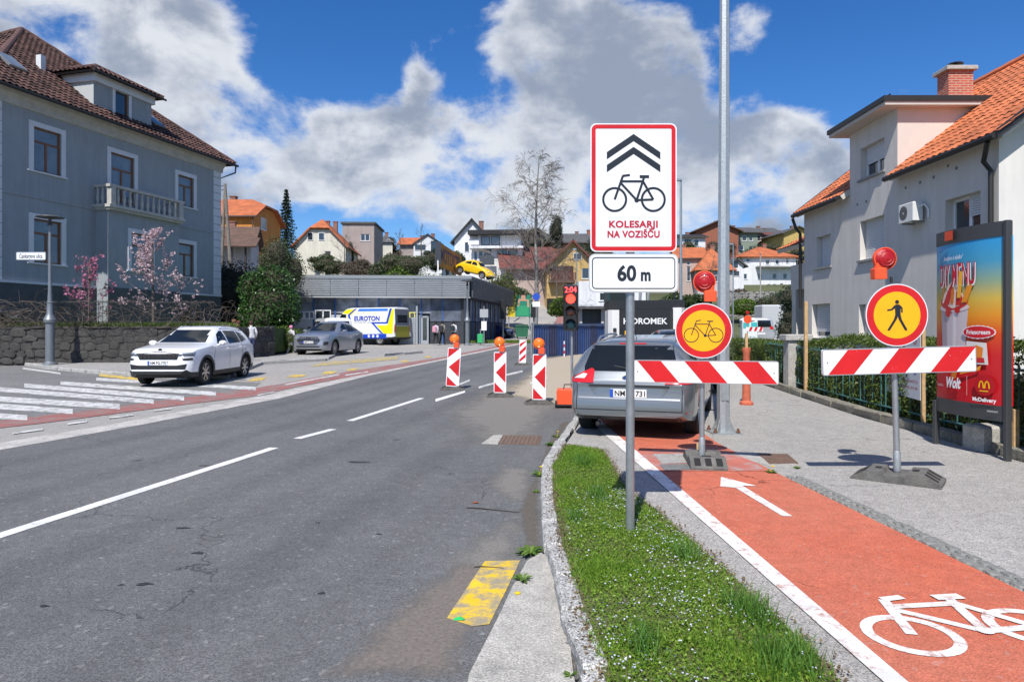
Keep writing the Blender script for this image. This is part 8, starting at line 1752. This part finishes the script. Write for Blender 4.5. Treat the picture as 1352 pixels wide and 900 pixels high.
# box hedge, fence and low kerb by the footway
def hx(y): return float(np.interp(y, [p[1] for p in HEDX], [p[0] for p in HEDX]))
def hedge():
    t = thing('box_hedge', 'dense clipped box hedge behind the green fence along the footway', 'hedge', (0, 0, 0)); P = []; y0, y1 = 5.5, 23; n = 52000
    yy = y0 + (y1 - y0) * rng.uniform(0, 1, n) ** 1.25; xo = np.interp(yy, [p[1] for p in HEDX], [p[0] for p in HEDX]) + .34; face = rng.uniform(0, 1, n)
    u = rng.uniform(0, 1, n); top = np.interp(yy, [14, 18], [1.34, 1.02]) + np.array([.10 * noise.noise(Vector((0, y * 1.3, 0))) + .05 * noise.noise(Vector((3, y * 5, 0))) for y in yy])
    bul = np.array([.10 * noise.noise(Vector((7, y * 1.8, z * 2.5))) for y, z in zip(yy, u)])
    front = face < .62; X = np.where(front, xo + bul + np.abs(rng.normal(0, .06, n)), xo + u * 1.0); Z = np.where(front, .02 + u * top, top + bul * .4 + rng.normal(0, .035, n)); P = np.c_[X, yy, Z + np.array([gz(y) for y in yy]) + PAV]
    o = leaves('foliage', P, rng.uniform(.016, .034, n), L_BOX, t, up=.3); o['kind'] = 'stuff'
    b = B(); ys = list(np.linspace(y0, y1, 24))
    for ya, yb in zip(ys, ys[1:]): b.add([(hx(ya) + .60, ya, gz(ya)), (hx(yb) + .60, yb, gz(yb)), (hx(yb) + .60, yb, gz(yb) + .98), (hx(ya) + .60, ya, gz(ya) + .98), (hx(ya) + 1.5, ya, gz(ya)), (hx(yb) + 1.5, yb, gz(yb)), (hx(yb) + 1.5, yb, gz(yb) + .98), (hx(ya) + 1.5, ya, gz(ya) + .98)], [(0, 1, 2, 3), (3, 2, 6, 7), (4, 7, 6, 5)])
    b.obj('inner_shade_core', M_CORE, t)  # dark sheets painting the shade inside the hedge
    f = thing('metal_fence', 'sea-green metal bar fence in front of the box hedge', 'fence', (0, 0, 0)); GR = mat('fence_green', (.05, .15, .13), .5, var=.2, vscale=8); bb = B(); bb.tube([(0, 0, .12), (0, 0, 1.12)], .012, 6); first = None; y = 6.2; i = 0
    while y < 19:
        if i % 8 in (1, 2, 4, 5, 7):
            if first is None: first = bb.obj('bar', GR, f); o = first
            else: o = first.copy(); COL.objects.link(o); o.parent = f
            o.location = (hx(y) + .36, y, gz(y) + PAV)
        y += .16; i += 1
    for z in (.2, 1.05):
        b = B(); b.tube([(hx(y) + .36, y, gz(y) + PAV + z) for y in (6.2, 9, 11, 13, 16, 19)], .02, 6); b.obj('rail', GR, f)
    kerb_run('kerb_stone', [(hx(y) + .14, y) for y in (5.5, 7.5, 9.5, 11.5, 13.5, 16, 19, 23)], .2, PAV + .13, 1.0, slab_obj, mat('mossy_kerb', (.21, .195, .155), .9, var=.4, vscale=8, bump=.7, stain=.5, stcol=(.09, .085, .03), stscale=5), jit=.02)
slab_obj = [o for o in bpy.data.objects if o.name == 'pavement'][0]
hedge()
gy_ = 16.6; t = thing('gate_post', 'square concrete gate post with flat cap at the hedge end', 'gate post', (hx(gy_) + .32, gy_, gz(gy_) + PAV)); b = B(); b.rbox(-.16, .16, -.16, .16, -.1, 1.22, .01); b.obj('shaft', M_CONC, t); b = B(); b.rbox(-.24, .42, -.22, .22, 1.22, 1.36, .02); b.obj('cap', M_CONC, t)
b = B(); b.rbox(-.35, .35, -.2, .2, 0, .32, .03); tag(b.obj('concrete_block', M_CONC, loc=(hx(8.9) + .3, 8.9, PAV)), 'loose concrete block under the advertising panel', 'block')
# ================================================================== PEOPLE (skinned figures)
def person(px, Y, Hm, face, cols, label, z=None, backpack=None, stride=.18, skirt=False, hold=False):
    """cols: hair, skin, top, legs, shoes"""
    x = (px - CX) * Y / FPX; t = thing('person', label, 'person', (x, Y, gz(Y) if z is None else z), face); s = Hm / 1.75
    J = dict(pel=(0, 0, .95), ch=(0, .01, 1.25), ne=(0, 0, 1.47), he=(0, .02, 1.58), ht=(0, .01, 1.70), hl=(.09, 0, .90), hr=(-.09, 0, .90), kl=(.10, stride * .6, .50), kr=(-.10, -stride * .2, .49), al=(.10, stride * .5, .09), ar=(-.10, -stride * 1.3, .12), tl=(.11, stride * .5 + .16, .04), tr=(-.11, -stride * 1.3 + .15, .05),
             sl=(.17, 0, 1.40), sr=(-.17, 0, 1.40), el=(.24, -.06, 1.14), er=(-.24, .02, 1.14), wl=(.23, .10 if not hold else .25, .92 if not hold else 1.08), wr=(-.23, .14 if not hold else .25, .92 if not hold else 1.08), ml=(.22, .16 if not hold else .33, .85 if not hold else 1.1), mr=(-.22, .18 if not hold else .33, .85 if not hold else 1.1))
    Rr = dict(pel=.145, ch=.15, ne=.06, he=.095, ht=.085, hl=.095, hr=.095, kl=.065, kr=.065, al=.045, ar=.045, tl=.04, tr=.04, sl=.07, sr=.07, el=.048, er=.048, wl=.034, wr=.034, ml=.035, mr=.035)
    K = list(J); E = [('pel', 'ch'), ('ch', 'ne'), ('ne', 'he'), ('he', 'ht'), ('pel', 'hl'), ('pel', 'hr'), ('hl', 'kl'), ('hr', 'kr'), ('kl', 'al'), ('kr', 'ar'), ('al', 'tl'), ('ar', 'tr'), ('ch', 'sl'), ('ch', 'sr'), ('sl', 'el'), ('sr', 'er'), ('el', 'wl'), ('er', 'wr'), ('wl', 'ml'), ('wr', 'mr')]
    me = bpy.data.meshes.new('body'); me.from_pydata([tuple(c * s for c in J[k]) for k in K], [(K.index(a), K.index(c)) for a, c in E], []); o = bpy.data.objects.new('body', me); COL.objects.link(o)
    o.modifiers.new('s', 'SKIN'); sv_ = me.skin_vertices[0].data
    for k, v in zip(K, sv_): v.radius = (Rr[k] * s * (1.15 if k in ('ch', 'pel') else 1), Rr[k] * s * (.8 if k in ('ch', 'pel') else 1)); v.use_root = k == 'pel'
    o.modifiers.new('u', 'SUBSURF').levels = 2; dg = bpy.context.evaluated_depsgraph_get(); dg.update(); m2 = bpy.data.meshes.new_from_object(o.evaluated_get(dg)); o.modifiers.clear(); o.data = m2; m2.materials.clear()
    for i, c in enumerate(cols): m2.materials.append(mat('cloth_%.2f_%.2f_%.2f' % c, c, .85))
    for p in m2.polygons:
        c = p.center / s; zz = c.z
        p.material_index = (0 if (zz > 1.62 or (zz > 1.52 and c.y < .0)) else 1) if zz > 1.47 else 4 if zz < .12 else (1 if (abs(c.x) > .17 and zz < .95 and zz > .7) else 2 if (zz > .92 or (skirt and zz > .62)) else 3); p.use_smooth = True
    o.parent = t
    b = B(); b.lathe([(0, .06), (.06, .055), (.1, .02), (.108, -.03), (.1, -.09)], 12, c=(0, -.012, 1.66)); b.v = [(x_ * s, y_ * s, z_ * s) for x_, y_, z_ in b.v]; b.obj('hair', mat('cloth_%.2f_%.2f_%.2f' % cols[0], cols[0]), t, True)
    if backpack: b = B(); b.rbox(-.15 * s, .15 * s, -.30 * s, -.10 * s, .98 * s, 1.40 * s, .05); b.obj('backpack', mat('pack_%.2f_%.2f' % backpack[:2], backpack, .8), t)
    if skirt: b = B(); b.lathe([(.15, 1.0), (.17, .9), (.24, .58), (.22, .58), (.14, .98)], 14); b.v = [(x_ * s, y_ * s * .85, z_ * s) for x_, y_, z_ in b.v]; b.obj('skirt', mat('skirt_grey', (.22, .23, .27), .9), t, True)
SK = (.48, .28, .20); BRN = (.05, .025, .015); BLK = (.012, .011, .012); WH = (.62, .62, .64); DK = (.03, .03, .035); PINK = (.62, .22, .38)
person(384.5, 33.8, 1.5, R(-20), (PINK, SK, (.66, .62, .66), (.62, .58, .62), (.6, .55, .58)), 'person in pink hood and white jacket with grey skirt walking past the silver car', skirt=True, hold=True)
person(309.5, 30.5, 1.72, R(-60), ((.16, .08, .04), SK, DK, DK, BLK), 'person with fair brown hair and dark clothes behind the white car', z=gz(30.5) + .1); person(314.5, 31.2, 1.66, R(100), ((.10, .03, .02), SK, (.10, .04, .04), DK, BLK), 'person with reddish hair in brown top behind the white car', z=gz(31) + .1)
person(331.5, 29.8, 1.66, R(40), (BRN, SK, WH, (.10, .12, .25), BLK), 'person in a white top behind the rear of the white car', z=gz(29.8) + .1)
person(575.5, 45.6, 1.6, R(-30), (BLK, SK, (.5, .45, .5), BLK, WH), 'person with pink backpack walking along the showroom wall', backpack=(.6, .28, .36)); person(584, 46.2, 1.66, R(-25), (BLK, SK, (.20, .19, .16), BLK, DK), 'person in olive top between the two walkers with backpacks', backpack=(.03, .03, .035)); person(599, 45.9, 1.66, R(-20), (BLK, SK, (.58, .60, .62), (.04, .045, .06), BLK), 'person in pale striped jacket with black backpack beside the street lamp', backpack=(.02, .022, .03))
# ================================================================== SMALL THINGS IN THE BACKGROUND
def billboard():
    Y = 72; a = at(670.5, 418, Y); k = Y / FPX; t = thing('billboard', 'billboard with yellow and green poster at the road end', 'billboard', (a.x, Y, a.z)); w, h = 30 * k, 29 * k
    for x in (.1, w - .1): b = B(); b.tube([(x, .15, -2.5), (x, .15, h)], .06, 6); b.obj('leg', M_GALVD, t)
    b = B(); b.box(0, w, 0, .1, .0, h); bd = b.obj('board', M_SBACK, t); F = lambda d: (lambda x, z: Vector((x * w, -d, z * h)))
    for pts, c, d in (([(0, 0), (.32, 0), (.32, 1), (0, 1)], (.60, .46, .02), .004), ([(.33, 0), (1, 0), (1, 1), (.33, 1)], (.02, .20, .12), .004), ([(.40, .05), (.92, .05), (.9, .5), (.45, .5)], (.03, .30, .14), .008), ([(.42, .45), (.5, .5), (.52, .72), (.85, .72), (.86, .45), (.94, .42), (.92, .78), (.45, .8)], (.55, .30, .20), .012), ([(.58, .78), (.78, .78), (.76, 1), (.6, 1)], (.5, .27, .18), .016), ([(.55, .86), (.60, .98), (.76, .98), (.82, .86), (.84, 1), (.53, 1)], (.05, .025, .02), .02), ([(.03, .55), (.29, .6), (.29, .72), (.03, .68)], (.6, .12, .03), .008), ([(.04, .2), (.28, .25), (.28, .45), (.04, .4)], (.7, .55, .1), .008)):
        b = B(); poly2(b, pts, F(d)); b.obj('print', mat('print_%.2f_%.2f_%.2f' % c, c, .5), bd)
billboard()
def far_signal(px, py0, py1, Y, label):
    g = at(px, py1, Y); k = Y / FPX; t = thing('traffic_light', label, 'traffic light', Vector((g.x, Y, gz(Y)))); z0, z1 = g.z - gz(Y), CAM_H + (YH - py0) * k - gz(Y); b = B(); b.tube([(0, .15, 0), (0, .15, z1)], .07, 8); b.obj('pole', M_GALVD, t); b = B(); b.rbox(-.25, .25, -.15, .12, z0, z1, .04); b.obj('signal_head', mat('signal_black', (.012, .012, .012)), t)
far_signal(705, 401, 419, 55, 'black traffic signal head on a pole beside the birch'); far_signal(664, 396, 421, 58, 'black traffic signal seen from the side beyond the showroom')
Y = 60; g = at(689, 432.5, Y); t = thing('waste_container', 'green wheeled waste container below the billboard', 'container', (g.x, Y, gz(Y)))
b = B(); b.prism([(-.5, .15), (.5, .15), (.58, 1.05), (-.58, 1.05)], -.45, .45, 'y'); b.obj('bin', mat('bin_green', (.02, .12, .06), .5), t); b = B(); b.prism([(-.62, 1.05), (.62, 1.05), (.5, 1.25), (-.5, 1.25)], -.5, .5, 'y'); b.obj('lid', mat('lid_green', (.03, .10, .06), .5), t)
for x_ in (-.4, .4): b = B(); b.lathe([(0, -.05), (.09, -.05), (.09, .05), (0, .05)], 10, 'x', (x_, -.3, .09)); b.obj('wheel', M_TYRE, t)
g = at(634, 449, 46); t = thing('litter_bin', 'small bright green litter bin by the showroom corner', 'bin', (g.x, 46.2, gz(46))); b = B(); b.rbox(-.2, .2, -.2, .2, .15, .75, .04); b.obj('bin', mat('bin_bright', (.03, .35, .12), .5), t); b = B(); b.tube([(0, .24, 0), (0, .24, 1.1)], .03, 6); b.obj('post', M_GALVD, t)
g = at(639, 448, 44); t = thing('notice_post', 'white notice plates on a thin post by the showroom corner', 'sign', (g.x, 44, gz(44))); k = 44 / FPX; b = B(); b.tube([(0, .05, 0), (0, .05, 2.6)], .03, 6); b.obj('post', M_GALVD, t)
for py0, py1, w, m in ((424, 436, 7, M_SWH), (408, 419, 11, mat('sign_grey', (.35, .36, .37), .6))): z0, z1 = CAM_H + (YH - py1) * k - gz(44), CAM_H + (YH - py0) * k - gz(44); b = B(); b.box(-w * k / 2, w * k / 2, -.0, .02, z0, z1); b.obj('plate', m, t)
g = at(708, 400, 54); t = thing('direction_sign', 'blue round road sign beside the birch trunk', 'sign', (g.x, 54, gz(54))); b = B(); b.tube([(0, 0, 0), (0, 0, 3.6)], .04, 6); b.obj('post', M_GALVD, t); b = B(); b.lathe([(0, -.06), (.3, -.06), (.3, -.04), (0, -.04)], 18, 'y', (0, 0, 3.5)); b.obj('disc', M_PBLUE, t); b = B(); b.box(-.3, .3, -.06, -.04, 2.7, 3.1); b.obj('plate', M_SWH, t)
# portable toilet, small excavation sign and stack beyond the hedge
Y = 46; g = at(988.5, 446, Y); t = thing('portable_toilet', 'white and turquoise portable toilet beyond the hedge', 'portable toilet', (g.x, Y, gz(Y) + .1), R(-8)); k = Y / FPX
b = B(); b.rbox(-.5, .5, -.5, .5, -.1, 1.55, .06); b.obj('cabin', mat('toilet_white', (.66, .70, .70), .5), t); b = B(); b.lathe([(.60, 1.55), (.56, 1.65), (.35, 1.74), (0, 1.78)], 12); b.obj('roof', mat('toilet_roof', (.7, .72, .72), .5), t)
for x_ in (-.25, .25): b = B(); b.box(x_ - .2, x_ + .2, -.52, -.5, 1.05, 1.42); b.obj('vent_panel', mat('toilet_teal', (.05, .42, .42), .5), t)
b = B(); b.box(-.3, .3, -.515, -.5, -.6, .55); b.obj('door', mat('toilet_door', (.55, .60, .60), .5), t)
g = at(987, 436, 40); t = thing('works_sign', 'orange round works sign with a red lamp beyond the hedge', 'sign', (g.x, 40, gz(40))); b = B(); b.tube([(0, .03, 0), (0, .03, 2.0)], .03, 6); b.obj('post', M_GALVD, t); b = B(); b.lathe([(0, -.02), (.24, -.02), (.24, .0), (0, .0)], 18, 'y', (0, 0, 1.75)); b.obj('disc', M_ORG, t); b = B(); b.lathe([(0, -.03), (.1, -.03), (.1, .06), (0, .06)], 12, 'y', (0, 0, 2.15)); b.obj('lamp', M_LRED, t); b = B(); b.box(-.1, .9, -.03, -.01, 1.05, 1.3); b.obj('board', M_SWH, t)
for i in range(3): b = B(); b.add([(.05 + i * .3, -.032, 1.05), (.2 + i * .3, -.032, 1.05), (.3 + i * .3, -.032, 1.3), (.15 + i * .3, -.032, 1.3)], [(0, 1, 2, 3)]); b.obj('red_stripe', M_SRED, t)
b = B(); b.rbox(-1.2, 1.2, -1, 1, 0, 2.9, .1); tag(b.obj('site_cabin', mat('cabin_grey', (.45, .46, .47), .6), loc=(at(1026, 440, 56).x, 57, gz(56))), 'grey site cabin behind the silver van', 'cabin')
# timber utility pole by the villa with its strut and wires
g = at(310, 350, 52); t = thing('utility_pole', 'old timber utility pole with leaning strut beside the villa', 'pole', (g.x, 52, gz(52))); PT = mat('grey_timber', (.20, .18, .155), .9, var=.3, vscale=5); k = 52 / FPX
zt2 = CAM_H + (YH - 243) * k - gz(52); b = B(); b.tube([((311 - 310) * k, 0, 0), ((297 - 310) * k, 0, zt2)], [.17, .11], 8); b.obj('pole', PT, t); b = B(); b.tube([((289 - 310) * k, 0, 0), ((296.5 - 310) * k, 0, zt2 - .6)], [.14, .1], 8); b.obj('strut', PT, t)
for z in (.2, .5): b = B(); b.tube([((297 - 310) * k - .45, 0, zt2 - z), ((297 - 310) * k + .1, 0, zt2 - z + .1)], .03, 5); b.obj('insulator_arm', M_TRIM, t)
# works pipe / lone chair-like scraps near the signal

for o in bpy.data.objects:
    if o.parent is None and o.get('category') and not o.get('group'):
        n = o.name.split('.')[0]
        gname = {'house': 'houses on the slope', 'shrub': 'shrubs and hedges around the buildings', 'bare_tree': 'bare trees between the houses', 'person': 'people on foot', 'parked_car': 'parked cars', 'parked_van': 'parked vans', 'road_barrier': 'closure barriers across path and footway', 'kerb_weed': 'weeds in the joints of the kerb', 'lamp_post': 'slim lamp posts', 'street_lamp': 'ornate street lamps', 'magnolia_tree': 'blossoming magnolias in the villa garden', 'traffic_light': 'traffic signals beyond the showroom', 'wooden_stake': 'wooden stakes along the hedge', 'twig': 'twigs on the carriageway', 'advertising_panel': 'advertising panels by the hedge'}.get(n)
        if gname: o['group'] = gname
